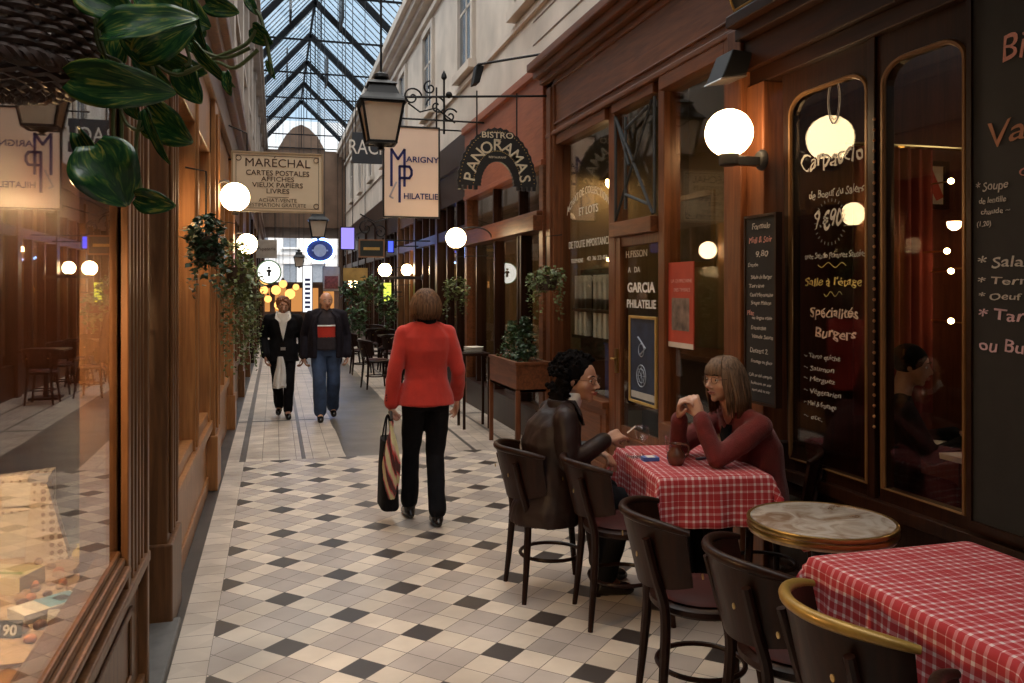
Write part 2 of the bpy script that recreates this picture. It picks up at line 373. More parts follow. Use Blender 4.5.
# further left shops: dark frames with windows and pilasters
wn_ = 3
y = 7.75
for k in range(9):
    y1 = y+2.75
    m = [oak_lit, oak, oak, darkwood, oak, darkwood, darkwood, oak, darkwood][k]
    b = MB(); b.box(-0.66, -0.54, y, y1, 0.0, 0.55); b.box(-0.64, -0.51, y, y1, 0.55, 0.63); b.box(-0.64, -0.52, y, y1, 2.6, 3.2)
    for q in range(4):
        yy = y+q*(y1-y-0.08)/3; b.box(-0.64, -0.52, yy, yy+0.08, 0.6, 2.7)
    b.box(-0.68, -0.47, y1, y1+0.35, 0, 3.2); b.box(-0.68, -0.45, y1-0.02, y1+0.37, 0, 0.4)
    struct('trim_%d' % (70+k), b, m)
    b = MB(); b.box(-0.60, -0.592, y, y1, 0.6, 2.6); struct('window_%d' % (wn_+80), b, pane); wn_ += 1
    y = y1+0.35
YEND = y
# entablature over all left shops
b = MB(); b.box(-0.70, -0.50, 0.2, YEND, 3.2, 3.65); b.box(-0.70, -0.46, 0.2, YEND, 3.2, 3.27); b.box(-0.70, -0.42, 0.2, YEND, 3.65, 3.74); b.box(-0.70, -0.36, 0.2, YEND, 3.74, 3.86)
struct('trim_15', b, oak, bevel=0.01)
# pilaster strips and upper wall (left)
b = MB(); b.box(-0.75, -0.55, -6, YEND, 3.86, 7.3); b.box(-0.75, -0.50, -6, YEND, 5.4, 5.5)
yy = 2.0
while yy < YEND:
    b.box(-0.6, -0.47, yy, yy+0.45, 3.86, 7.1); b.box(-0.6, -0.44, yy-0.03, yy+0.48, 6.9, 7.1); yy += 2.9
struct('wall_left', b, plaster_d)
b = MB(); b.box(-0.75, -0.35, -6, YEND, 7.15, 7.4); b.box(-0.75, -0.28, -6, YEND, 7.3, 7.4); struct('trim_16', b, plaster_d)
b = MB(); b.box(-0.75, -0.55, -6, 0.2, 0, 3.86); struct('wall_left_rear', b, oak)

# ---------------- right shops ----------------
def yR(px): return onX(px, 0, XR).y
# stamp dealer's shop: 4.60 - 8.30
SY0, SY1 = 4.62, 8.30
DY0, DY1 = 5.84, 6.66      # door
b = MB()
b.box(2.70, 2.88, 8.12, SY1+0.08, 0, 3.85); b.box(2.67, 2.88, 8.15, 8.34, 0, 0.5); b.box(2.68, 2.72, 8.18, 8.22, .5, 3.7)   # far pilaster
b.box(2.755, 2.88, 6.66, 6.80, 0, 3.2); b.box(2.745, 2.88, 5.70, 5.80, 0, 3.2); b.box(2.70, 2.88, SY0, 4.76, 0, 3.2)
struct('trim_20', b, redwood, bevel=0.006)
b = MB(); b.box(2.73, 2.88, 6.80, 8.12, 0, 0.62); b.box(2.70, 2.86, 6.80, 8.12, 0.62, 0.68); b.box(2.73, 2.88, 4.76, 5.70, 0, 0.62); b.box(2.70, 2.86, 4.76, 5.70, 0.62, 0.68)
b.box(2.71, 2.75, 6.80, 8.12, 0, 0.14); b.box(2.71, 2.75, 4.76, 5.70, 0, 0.14)
for (a, c) in ((6.9, 8.02), (4.86, 5.6)):
    b.box(2.72, 2.74, a, c, 0.2, 0.225); b.box(2.72, 2.74, a, c, 0.53, 0.555); b.box(2.72, 2.74, a, a+0.025, 0.2, 0.55); b.box(2.72, 2.74, c-0.025, c, 0.2, 0.55)
b.box(2.70, 2.88, 4.76, 5.70, 3.10, 3.2); b.box(2.72, 2.88, 6.8, 8.12, 3.10, 3.2); b.box(2.72, 2.86, 5.84, 6.66, 3.12, 3.2)
b.box(2.70, 2.86, 5.84, 6.66, 2.08, 2.20)
struct('trim_21', b, redwood_h, bevel=0.006)
b = MB(); b.box(2.72, 2.90, SY0, SY1+.08, 3.2, 3.75); b.box(2.69, 2.9, SY0, SY1+.08, 3.2, 3.245); b.box(2.70, 2.9, SY0, SY1+.08, 3.30, 3.32)
b.box(2.70, 2.9, SY0, SY1+.08, 3.70, 3.76); b.box(2.64, 2.9, SY0, SY1+.12, 3.76, 3.82); b.box(2.58, 2.9, SY0, SY1+.15, 3.82, 3.90); b.box(2.52, 2.9, SY0, SY1+.18, 3.90, 3.98)
struct('trim_22', b, redwood_h, bevel=0.012)
b = MB(); b.box(2.795, 2.803, 6.80, 8.12, 0.68, 3.1); w3 = struct('window_10', b, pane)
b = MB(); b.box(2.795, 2.803, 4.76, 5.70, 0.68, 3.1); w4 = struct('window_11', b, pane)
b = MB(); b.box(2.77, 2.81, 5.80, 5.85, 0.02, 2.08); b.box(2.76, 2.81, 6.56, 6.66, 0.02, 2.08); b.box(2.77, 2.81, 5.85, 6.56, 0.02, 0.52); b.box(2.77, 2.81, 5.85, 6.56, 2.0, 2.08)
b.box(2.75, 2.77, 6.0, 6.5, 0.12, 0.15); b.box(2.75, 2.77, 6.0, 6.5, 0.42, 0.45)
door2 = struct('door_2', b, redwood, bevel=0.005)
MB().box(2.78, 2.787, 5.85, 6.56, 0.52, 2.0).build('pane', pane, door2)
hb = MB(); hb.box(2.74, 2.76, 6.585, 6.635, 0.95, 1.15); hb.tube([(2.76,6.61,1.07),(2.70,6.61,1.07),(2.70,6.52,1.07)], 0.009, 8); hb.build('handle', brass, door2, smooth=True)
b = MB(); b.box(2.79, 2.797, 5.84, 6.66, 2.2, 3.12); w5 = struct('window_12', b, pane)
lt = MB()
def seg(mb, a, c, r=0.011, n=6): mb.tube([a, c], r, n)
for (a, c) in (((6.62,2.24),(5.92,3.08)), ((6.60,3.05),(6.35,2.65)), ((6.62,3.08),(5.90,2.22)), ((6.42,2.30),(6.42,3.05)), ((6.42,2.95),(5.98,3.05)), ((6.42,2.42),(5.98,2.30))):
    seg(lt, (2.75, a[0], a[1]), (2.75, c[0], c[1]), 0.013)
seg(lt, (2.75,6.63,2.22), (2.75,6.63,3.10), 0.013); seg(lt, (2.75,5.87,2.22), (2.75,5.87,3.10), 0.013); lt.build('lattice', greyiron, w5)
# right upper wall
b = MB(); b.box(2.82, 3.1, 4.62, YEND, 3.98, 7.1); b.box(2.78, 3.1, 4.62, YEND, 4.75, 4.82)
yy = 5.2
wins = []
while yy < YEND-1.5:
    wins.append(yy); yy += 3.3
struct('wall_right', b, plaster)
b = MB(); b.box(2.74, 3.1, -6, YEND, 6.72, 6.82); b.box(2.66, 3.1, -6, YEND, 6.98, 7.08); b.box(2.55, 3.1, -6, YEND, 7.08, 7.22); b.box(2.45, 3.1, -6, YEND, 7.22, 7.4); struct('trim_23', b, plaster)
glass_dull = plain('dull_upper_glass', (0.10,0.11,0.12), 0.2, 0, 0.3, 2)
for k, yy in enumerate(wins):
    b = MB(); y0, y1, z0, z1 = yy+0.4, yy+1.3, 5.0, 6.5
    b.box(2.76, 2.84, y0-0.12, y0, z0-0.1, z1+0.12); b.box(2.76, 2.84, y1, y1+0.12, z0-0.1, z1+0.12); b.box(2.76, 2.84, y0, y1, z1, z1+0.12); b.box(2.70, 2.84, y0-0.16, y1+0.16, z0-0.12, z0)
    b.box(2.80, 2.84, y0+0.42, y0+0.48, z0, z1); b.box(2.80, 2.84, y0, y1, 5.9, 5.94)
    o = struct('window_%d' % (20+k), b, plaster)
    MB().box(2.808, 2.83, y0, y1, z0, z1).build('pane', glass_dull, o)
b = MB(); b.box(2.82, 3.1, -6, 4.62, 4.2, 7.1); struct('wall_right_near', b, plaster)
# stone block joints near the cornice corner
b = MB()
for z in (4.15, 4.4, 4.66): b.box(2.812, 2.822, 4.7, 9.2, z, z+0.012)
struct('trim_24', b, plain('joint', (0.25,0.2,0.16), 0.9))

# bistro front 8.40 - 12.2 at x = 2.66
BX = 2.68; BY0, BY1 = 8.42, 12.2
bistro_red = wood('bistro_red_wood', (0.23,0.062,0.026), (0.38,0.115,0.048), 0.45, axis='Y')
b = MB(); b.box(BX, 2.9, BY0, BY1, 2.98, 3.95); b.box(BX-0.05, 2.9, BY0, BY1, 3.90, 4.0); b.box(BX-0.02, 2.9, BY0, BY1, 2.94, 3.0)
struct('wall_right_bistro', b, bistro_red, bevel=0.008)
b = MB(); b.box(BX-0.10, 2.86, BY0+0.02, BY1, 2.26, 2.42); b.box(BX-0.06, 2.86, BY0+0.02, BY1, 2.42, 2.47)
b.box(BX, 2.86, BY0, BY0+0.14, 0, 2.95); b.box(BX, 2.86, BY1-0.15, BY1, 0, 2.95)
struct('trim_25', b, redwood_h, bevel=0.008)
b = MB(); 
for yy in (9.30, 9.42, 10.5, 11.5): b.box(BX+0.02, 2.84, yy, yy+0.07, 0.0, 2.28)
b.box(BX, 2.86, BY0+0.14, BY1-0.15, 0.0, 0.32); b.box(BX-0.03, 2.86, BY0+0.14, BY1-0.15, 0.32, 0.37)
for yy in (9.4, 10.6): b.box(BX+0.03, 2.84, yy, yy+0.05, 2.46, 2.95)
struct('trim_26', b, darkwood, bevel=0.005)
b = MB(); b.box(2.765, 2.772, BY0+0.14, BY1-0.15, 0.37, 2.28); b.box(2.765, 2.772, BY0+0.14, BY1-0.15, 2.46, 2.95); struct('window_13', b, pane)
# further right shops, dark frames
y = 12.2; k = 0
while y < YEND-0.3:
    y1 = min(y+2.4, YEND)
    m = [darkwood, darkwood, oak, darkwood, darkwood, darkwood][k % 6]
    b = MB(); b.box(2.74, 2.86, y, y1, 0.0, 0.5); b.box(2.70, 2.86, y, y1, 2.45, 2.6); b.box(2.72, 2.86, y, y1, 3.0, 3.5); b.box(2.66, 2.86, y, y1, 3.5, 3.62)
    for q in range(4):
        yy = y+q*(y1-y-0.07)/3; b.box(2.73, 2.85, yy, yy+0.07, 0.5, 3.0)
    b.box(2.68, 2.86, y1-0.2, y1, 0, 3.4); b.box(2.72, 2.9, y, y1, 3.6, 4.0)
    struct('trim_%d' % (40+k), b, m)
    b = MB(); b.box(2.79, 2.796, y, y1, 0.5, 3.0); struct('window_%d' % (40+k), b, pane)
    y = y1; k += 1

# restaurant front: 0.3 - 4.62
RX = 2.75
def arch_window(y0, y1, z0, z1, r=0.14):
    # outline of an opening with rounded top corners, in (y, z)
    pts = [(y0, z0), (y1, z0)]
    for k in range(7):
        a = math.pi/2*k/6; pts.append((y1-r+r*math.cos(a), z1-r*0.7+r*0.7*math.sin(a)))
    for k in range(7):
        a = math.pi/2+math.pi/2*k/6; pts.append((y0+r+r*math.cos(a), z1-r*0.7+r*0.7*math.sin(a)))
    return pts
def framed(mb, y0, y1, z0, z1, oy0, oy1, oz0, oz1, x0, x1, r=0.14):
    inn = arch_window(y0, y1, z0, z1, r); n = len(inn)
    cy, cz = (y0+y1)/2, (z0+z1)/2
    out = []
    for (a, c) in inn:
        # project to outer rectangle
        dy, dz = a-cy, c-cz; sy = (oy1-cy if dy > 0 else cy-oy0)/max(abs(dy), 1e-6); sz = (oz1-cz if dz > 0 else cz-oz0)/max(abs(dz), 1e-6)
        s_ = min(sy, sz); out.append((cy+dy*s_, cz+dz*s_))
    vs = []
    for x in (x0, x1):
        vs += [(x, a, c) for a, c in inn]+[(x, a, c) for a, c in out]
    fs = []
    for i in range(n):
        j = (i+1) % n
        fs += [(i, j, n+j, n+i), (2*n+i, 3*n+i, 3*n+j, 2*n+j), (i, 2*n+i, 2*n+j, j), (n+i, n+j, 3*n+j, 3*n+i)]
    mb.add(vs, fs)
b = MB(); b.box(2.64, 2.92, 4.46, 4.62, 0, 3.2); b.box(2.68, 2.92, 4.28, 4.46, 0, 2.84)
struct('trim_60', b, redwood, bevel=0.008)
rw = [(3.47, 4.10), (2.87, 3.36), (1.25, 2.0), (0.4, 1.1)]
b = MB(); mo = MB()
edges = [4.28, 3.45, 2.85, 2.1, 1.17, 0.3]
for (a, c), hi, lo in zip(rw, (4.28, 3.43, 2.05, 1.17), (3.43, 2.80, 1.17, 0.3)):
    framed(b, a, c, 0.72, 2.70, lo, hi, 0.62, 2.84, 2.74, 2.80)
    inn = arch_window(a+0.0, c-0.0, 0.72, 2.70); mo.tube([(2.738, p[0], p[1]) for p in inn], 0.013, 6, closed=True)
b.box(2.74, 2.84, 2.05, 2.85, 0.62, 2.84)
b.box(2.74, 2.90, 0.3, 4.28, 0.0, 0.62); b.box(2.70, 2.86, 0.3, 4.28, 0.60, 0.66); b.box(2.71, 2.86, 0.3, 4.28, 0.0, 0.12)
for yy in (3.43,): b.box(2.725, 2.75, yy-0.025, yy+0.025, 0.66, 2.84)
wf = struct('trim_61', b, darkwood, bevel=0.003)
mo.build('moulding', plain('worn_gilt_wood', (0.20,0.10,0.035), 0.32, 0.3), wf, smooth=True)
b = MB(); b.box(2.70, 2.92, 0.3, 4.46, 2.84, 2.93); b.box(2.66, 2.92, 0.3, 4.46, 2.93, 3.10); b.box(2.60, 2.92, 0.3, 4.46, 3.10, 3.17); b.box(2.54, 2.92, .3, 4.46, 3.17, 3.24)
b.box(2.655, 2.67, 3.18, 3.2, 2.93, 3.1)
struct('trim_62', b, darkwood_h, bevel=0.01)
wr = []
for (a, c) in rw:
    q = MB(); q.box(2.752, 2.757, a, c, 0.72, 2.70); wr.append(struct('window_%d' % (14+len(wr)), q, pane))
# inclined name board above the restaurant
b = MB(); b.prism([(2.62,4.48,3.24),(2.30,4.48,3.95),(2.82,4.48,3.98),(2.82,4.48,3.24)], (0,-4.2,0)); brd = struct('wall_right_board', b, black, bevel=0.006)
sc = MB()
def incl(y, t): # point on the inclined face
    p = V((2.62, y, 3.24)).lerp(V((2.30, y, 3.95)), t); return p+V((-0.012, 0, -0.005))
for s0 in range(6):
    yy = 4.35-s0*0.7
    pts = [incl(yy-0.35+0.30*math.cos(a)*(1-a/14), 0.45+0.28*math.sin(a)*(1-a/14)) for a in [i*0.35 for i in range(30)]]
    sc.tube(pts, 0.007, 5)
sc.tube([incl(4.44, 0.06), incl(0.4, 0.06)], 0.007, 5); sc.tube([incl(4.44, 0.06), incl(4.44, 0.94)], 0.007, 5)
sc.build('scrollwork', gold, brd)
# rear right wall, behind the camera
b = MB(); b.box(2.75, 2.9, -6, 0.3, 0, 4.2); struct('wall_right_rear', b, darkwood)
b = MB(); b.box(-0.75, 3.1, -6.2, -6, 0, 9); struct('wall_rear', b, plaster_d)

# ---------------- glass roof ----------------
RXc, RZ = 1.03, 9.35; EL, ER, EZ = -0.74, 3.05, 7.38
b = MB()
b.add([(EL,-6,EZ),(RXc,-6,RZ),(RXc,YEND,RZ),(EL,YEND,EZ)], [(0,1,2,3)]); b.add([(ER,-6,EZ),(RXc,-6,RZ),(RXc,YEND,RZ),(ER,YEND,EZ)], [(0,1,2,3)])
rf = struct('ceiling', b, roofpane)
fr = MB()
fr.box(RXc-0.03, RXc+0.03, -6, YEND, RZ-0.04, RZ+0.05)
yy = -5.8
while yy < YEND:   # glazing bars
    for ex in (EL, ER):
        seg(fr, (ex, yy, EZ+0.02), (RXc, yy, RZ+0.02), 0.013, 4)
    yy += 0.42
fr.build('glazing_bars', plain('glazing_iron', (0.03,0.035,0.04), 0.7, spec=0.1), rf)
tr = MB(); yy = 1.5; ty = []
while yy < YEND:
    ty.append(yy)
    for ex in (EL, ER):
        c = V(((ex+RXc)/2, yy, (EZ+RZ)/2-0.06)); hv = (V((RXc,yy,RZ))-V((ex,yy,EZ)))/2
        nn = V((-hv.z, 0, hv.x)).normalized()
        tr.obox(c, hv, V((0,0.045,0)), nn*0.075)
    tr.box(EL, ER, yy-0.02, yy+0.02, EZ-0.02, EZ+0.02)
    seg(tr, (RXc, yy, RZ), (RXc, yy, EZ), 0.016); 
    tr.box(EL+.0, ER, yy-0.012, yy+0.012, EZ+0.9, EZ+0.93) if False else None
    yy += 3.1
tr.build('truss', plain('truss_iron', (0.008,0.009,0.011), 0.7, spec=0.1), rf)
# raised ventilation lanterns in the roof
for k, yy in enumerate((22.0, 28.6)):
    q = MB()
    for sx_ in (-1, 1):
        x0 = RXc+sx_*0.62; q.prism([(x0,yy,8.55),(x0,yy+1.3,8.55),(x0,yy+1.3,9.5),(x0,yy,9.5)], (0.05*sx_,0,0))
    q.build('ventilator_cheek', iron, rf)

# ---------------- the far end ----------------
brownwall = plain('brown_end_wall', (0.14,0.085,0.055), 0.8, 0, 0.2, 2)
b = MB(); b.box(-0.75, 3.1, YEND, YEND+0.4, 4.15, 7.3); b.box(-0.75, -0.4, YEND, YEND+.4, 0, 4.15); b.box(2.55, 3.1, YEND, YEND+.4, 0, 4.15)
b.prism([(0.1,YEND,7.3),(2.0,YEND,7.3),(1.7,YEND,7.85),(1.35,YEND,8.2),(1.03,YEND,8.35),(0.7,YEND,8.2),(0.4,YEND,7.85)], (0,0.2,0))
struct('wall_end', b, brownwall)
b = MB(); b.add([(EL,YEND+.3,EZ),(ER,YEND+.3,EZ),(RXc,YEND+.3,RZ)], [(0,1,2)]); struct('window_60', b, roofpane)
facade = plain('pale_street_facade', (0.85,0.84,0.82), 0.8, 0, 0.06, 0.5)
b = MB(); b.box(-9, 12, 54, 54.4, 0, 12)
for fl in range(3):
    for q in range(10):
        x0 = -8+q*1.7; b.box(x0-0.12, x0, 53.9, 54, 1+fl*3.2, 3.2+fl*3.2); b.box(x0+0.8, x0+0.92, 53.9, 54, 1+fl*3.2, 3.2+fl*3.2); b.box(x0-0.2, x0+1.0, 53.85, 54, 3.2+fl*3.2, 3.35+fl*3.2)
        b.box(x0-0.2, x0+1.0, 53.6, 54, 0.9+fl*3.2, 1+fl*3.2)
    b.box(-9, 12, 53.8, 54, 3.75+fl*3.2, 3.95+fl*3.2)
bf = thing('street_building', 'pale stone building across the street beyond the far passage end', 'building', (1,54,0))
b.build('wall', facade, bf)
wc = MB()
for fl in range(3):
    for q in range(10): wc.box(-8+q*1.7, -7.2+q*1.7, 53.97, 53.99, 1+fl*3.2, 3.2+fl*3.2)
wc.build('window', plain('street_window', (0.25,0.28,0.32), 0.3), bf)
b = MB(); b.box(-1.2, -0.75, YEND+.4, 44, 0, 9); struct('wall_far_left', b, brownwall); b = MB(); b.box(3.1, 3.6, YEND+.4, 44, 0, 9); struct('wall_far_right', b, brownwall)

# ---------------- rooms behind the shop windows ----------------
room_red = wood('interior_red_panel', (0.075,0.020,0.010), (0.15,0.042,0.020), 0.5)
olive = plain('interior_olive_wall', (0.20,0.16,0.09), 0.85, 0, 0.15, 1.5)
room_dark = plain('interior_dark_wall', (0.07,0.035,0.025), 0.8, 0, 0.2, 2)
ochre = plain('interior_ochre_wall', (0.30,0.22,0.13), 0.85, 0, 0.2, 1.5)
b = MB(); b.box(-4.5, -4.4, -0.2, 7.8, 0, 3.3); b.box(-4.5, -0.66, -0.2, -0.1, 0, 3.3); b.box(-4.5, -0.70, 7.55, 7.65, 0, 3.3)
for q in range(12): b.box(-4.4, -4.36, 0.2+q*0.6, 0.26+q*0.6, 0, 3.3)
b.box(-4.4, -4.36, -0.1, 7.5, 1.0, 1.08)
struct('wall_left_room', b, room_red)
b = MB(); b.box(-4.5, -0.62, -0.2, YEND, 3.3, 3.4); struct('ceiling_left_room', b, room_dark)
b = MB(); b.box(-2.2, -2.1, 7.65, YEND, 0, 3.3); y_ = 10.6
while y_ < YEND: b.box(-2.2, -0.68, y_, y_+0.1, 0, 3.3); y_ += 3.1
struct('wall_left_far_rooms', b, ochre)
b = MB(); b.box(4.3, 4.4, 4.6, 8.4, 0, 3.9); b.box(2.9, 4.4, 8.32, 8.40, 0, 3.9); b.box(2.86, 4.4, 4.55, 4.62, 0, 3.9); b.box(3.55, 3.62, 4.62, 5.8, 0, 3.2)
struct('wall_stamp_shop', b, olive)
b = MB(); b.box(4.9, 5.0, -0.2, 4.6, 0, 3.5); b.box(2.9, 5.0, -0.2, -0.1, 0, 3.5); b.box(2.84, 2.9, 2.05, 2.9, 0.0, 2.84); b.box(2.9, 5.0, 4.48, 4.54, 0, 3.5); struct('wall_restaurant_room', b, room_red)
b = MB(); b.box(4.3, 4.4, 8.4, YEND, 0, 3.9); y_ = 12.25
while y_ < YEND: b.box(2.88, 4.4, y_, y_+0.1, 0, 3.9); y_ += 4.8
struct('wall_right_far_rooms', b, ochre)
b = MB(); b.box(2.9, 5.0, -0.2, YEND, 3.9, 4.0); b.box(2.76, 3.1, 0.3, 4.62, 3.2, 4.2); struct('ceiling_right_rooms', b, room_dark)

# flat canopy added out of view to shade the restaurant tables
b = MB(); b.box(1.75, 2.9, 0.0, 4.5, 3.95, 4.05); b.box(1.75, 1.80, 0.0, 4.5, 3.95, 4.25); b.box(1.75, 2.9, 4.45, 4.5, 3.95, 4.25)
struct('ceiling_added_shade', b, black)

# low added roof beyond the end wall, and the dark cafe front across its mouth
b = MB(); b.box(-0.75, 3.1, YEND+.4, 44, 4.2, 4.3); struct('ceiling_far_added', b, brownwall)  # added to keep sky light off the far floor
cf = thing('street_cafe', 'dark cafe front with amber lit panes at the far mouth of the passage', 'building', (1.0,45,0))
b = MB(); b.box(-2.5, 4.5, 45, 45.4, 0, 1.95); b.box(-2.5, 4.5, 44.7, 45.4, 1.85, 2.0); b.build('front', brownwall, cf)
for q in range(7): MB().box(-1.6+q*0.8, -1.05+q*0.8, 44.96, 44.99, 0.5, 1.7).build('window', emit('amber_pane', (1.0,0.42,0.12), 0.45), cf)

b = MB(); b.box(-1.38, -1.34, 4.5, 7.5, 0, 3.3); struct('wall_left_added_screen', b, room_red)  # partition added to hide the lamplit room end from the near window
# ---------------- globe lamps ----------------
def globe_lamp(name_label, c, r, wallx, y_arm=None, style='block', mat=None, far=False, group=None):
    c = V(c); t = thing('globe_lamp', name_label, 'lamp', (wallx, c.y, c.z-0.1), group)
    s = MB(); s.sphere(c, r, 24 if not far else 12); s.build('opal_globe', mat or (globe_far if far else globe_m), t, smooth='all')
    b = MB(); sg = 1 if wallx > c.x else -1
    if style == 'block':
        b.lathe([(0.04,-r-0.05),(0.055,-r-0.045),(0.055,-r+0.02),(0.045,-r+0.03)], c, 16)
        b.box(c.x, wallx, c.y-0.022, c.y+0.022, c.z-r-0.045, c.z-r+0.005)
        b.build('holder', black, t, smooth=True, bevel=0.003)
        q = MB(); q.lathe([(0.06, 0),(0.06,-0.012*sg),(0.045,-0.03*sg)], (wallx, c.y, c.z-r-0.01), 16, 'X'); q.build('wall_plate', black, t, smooth=True)
    else:
        pts = [V((wallx, c.y, c.z-0.02-r)), V((wallx-sg*0.03, c.y, c.z+0.02)), V((wallx-sg*0.10, c.y, c.z+r*0.8)), V((c.x+sg*0.03, c.y, c.z+r*1.15)), V((c.x, c.y, c.z+r*0.95))]
        if style == 'arc':
            pts = []
            for k in range(11):
                a = math.pi*k/10; mx = (wallx+c.x)/2; hw = abs(wallx-c.x)/2
                pts.append(V((mx+sg*hw*math.cos(a), c.y, c.z+r*0.1+math.sin(a)*r*1.0)))
        b.tube(pts, 0.010, 8); b.build('bracket', black, t, smooth=True)
        b2 = MB(); b2.lathe([(0.03, r+0.03),(0.035, r-0.015)] if style != 'arc' else [(0.03,-r-0.03),(0.035,-r+0.015)], c, 12); b2.build('holder', black, t, smooth=True)
    return t
# right restaurant globe
globe_lamp('large lit opal globe lamp on black wall block beside the restaurant windows', P(729,133,4.72), 0.132, 2.64)
globe_lamp('lit globe lamp below ivy at the fan sign of the bistro', P(456,238,10.4), 0.125, 2.58, style='arc')
globe_lamp('lit globe lamp next to the brown painted plaque deeper in the arcade', P(385,270,15.8), 0.125, 2.68, style='block', far=True)
globe_lamp('lit globe lamp at the shop corner just left of the red jacket walker head', P(407,270,17.4), 0.12, 2.68, style='block', far=True)
globe_lamp('small half hidden globe lamp under the yellow sign far down the arcade', P(353,283,23), 0.125, 2.72, style='block', far=True)
globe_lamp('lit globe lamp on curved arm just under the beige stationer board', P(235,197,7.25), 0.122, -0.50, style='arc')
globe_lamp('lit globe lamp on curved arm lower and further along the left shops', P(247,244,10.4), 0.125, -0.52, style='arc')
for k,(px,py,d) in enumerate(((266,278,24),(268,299,30),(276,290,33),(283,284,27),(290,294,31),(296,287,34),(279,305,33.5),(264,290,27))):
    c = P(px,py,d); t = thing('lantern_bulb', ['warm bulb nearest the round white sign','warm bulb low at the left of the far cafe lights','warm bulb in the middle of the far cafe lights','warm bulb high in the far cafe lights','warm bulb right of centre in the far cafe lights','warm bulb rightmost of the far cafe lights','warm bulb lowest of the far cafe lights','warm bulb leftmost of the far cafe lights'][k], 'lamp', c, 'warm cafe lights at the far end')
    s = MB(); s.sphere(c, 0.13 if k % 2 else 0.19, 10); s.build('bulb', emit('amber_bulb', (1.0,0.42,0.11), 1.7), t, smooth='all')
    s = MB(); s.tube([c+V((0,0,0.12)), V((c.x, c.y, EZ+(c.x-EL)/(RXc-EL)*(RZ-EZ) if c.y < YEND else 4.2))], 0.008, 5); s.lathe([(0.02,.2),(0.06,0.12)], c, 10); s.build('cord', black, t)

# ---------------- street lanterns in the passage ----------------
lant_glass = plain('frosted_lantern_glass', (0.62,0.50,0.38), 0.35, 0, 0.05)
lant_glass.node_tree.nodes  # frosted panes, unlit
def lantern(label, c, w, rod_to, cat='lantern'):
    # c: centre of the glass body
    t = thing('street_lantern', label, cat, c, None)
    h = w*0.95; wt = w/2; wb = w*0.33
    c = V(c)
    g = MB(); q = 0.93
    rt = [c+V((sx*wt*q, sy*wt*q, h/2)) for sx, sy in ((-1,-1),(1,-1),(1,1),(-1,1))]; rb = [c+V((sx*wb*q, sy*wb*q, -h/2)) for sx, sy in ((-1,-1),(1,-1),(1,1),(-1,1))]
    g.rings([rb, rt]); g.build('glass_panes', lant_glass, t)
    f = MB()
    for sx, sy in ((-1,-1),(1,-1),(1,1),(-1,1)):
        f.tube([c+V((sx*wt, sy*wt, h/2)), c+V((sx*wb, sy*wb, -h/2))], w*0.035, 6)
    for (hw, z) in ((wt, h/2), (wb, -h/2)):
        for sx, sy, ex, ey in ((0,-1,1,0),(0,1,1,0),(-1,0,0,1),(1,0,0,1)):
            f.obox(c+V((sx*hw, sy*hw, z)), V((hw if ex else w*.035,0,0)), V((0,hw if ey else w*.035,0)), V((0,0,w*0.03)))
    f.lathe([(w*0.10,-h/2-w*0.16),(w*0.05,-h/2-w*0.12),(w*0.16,-h/2-w*0.05),(wb*0.9,-h/2)], c, 12)
    f.build('frame', iron, t)
    r = MB(); sq = []
    for (hw, z) in ((wt*1.18, h/2+w*0.02),(wt*1.12, h/2+w*0.07),(wt*0.80, h/2+w*0.22),(wt*0.62, h/2+w*0.44),(wt*0.72, h/2+w*0.47),(wt*0.5, h/2+w*0.55),(wt*0.22, h/2+w*0.60)):
        sq.append([c+V((sx*hw, sy*hw, z)) for sx, sy in ((-1,-1),(1,-1),(1,1),(-1,1))])
    r.rings(sq); r.lathe([(w*0.1,h/2+w*0.58),(w*0.2,h/2+w*0.66),(w*0.18,h/2+w*0.74),(w*0.05,h/2+w*0.80)], c, 12)
    r.build('hood', iron, t, smooth=False)
    rd = MB(); rd.tube([c+V((0,0,h/2+w*0.75)), V((c.x, c.y, rod_to))], 0.013, 6); rd.build('hanging_rod', iron, t)
    return t
lantern('large four sided street lantern with pale panes hanging on a long rod', P(381,124,9.0), 0.43, 9.2)
lantern('second street lantern hanging above the blue neon oval', P(318,229,20.6), 0.42, 9.2)
lantern('small dark lantern beyond the blue neon oval', P(299,262,33), 0.38, 9.2)

# ---------------- hanging signs ----------------
cream_sign = plain('cream_sign_board', (0.74,0.60,0.42), 0.6, 0, 0.04, 2)
sign_brown = plain('sign_brown_ink', (0.07,0.035,0.02), 0.6)
navy = plain('navy_ink', (0.015,0.015,0.12), 0.5)
mp_cream = plain('pale_peach_board', (0.88,0.68,0.54), 0.6, 0, 0.05, 2)
def board(name, label, px0, py0, px1, py1, Y, mat, th=0.03, frame=None, fw=0.02, rods=None, cat='sign'):
    a = onY(px0, py1, Y); c = onY(px1, py0, Y); cx = (a.x+c.x)/2; t = thing(name, label, cat, (cx, Y, a.z))
    MB().box(a.x, c.x, Y-th/2, Y+th/2, a.z, c.z).build('board', mat, t, bevel=0.003)
    if frame:
        f = MB(); y0, y1 = Y-th/2-0.012, Y+th/2+0.012
        f.box(a.x-fw, a.x, y0, y1, a.z-fw, c.z+fw); f.box(c.x, c.x+fw, y0, y1, a.z-fw, c.z+fw); f.box(a.x, c.x, y0, y1, a.z-fw, a.z); f.box(a.x, c.x, y0, y1, c.z, c.z+fw)
        f.build('frame', frame, t)
    if rods:
        r = MB()
        for x in (a.x+0.1*(c.x-a.x), c.x-0.1*(c.x-a.x)): r.tube([(x, Y, c.z), (x, Y, rods)], 0.008, 5)
        r.build('hanging_rod', iron, t)
    return t, a, c
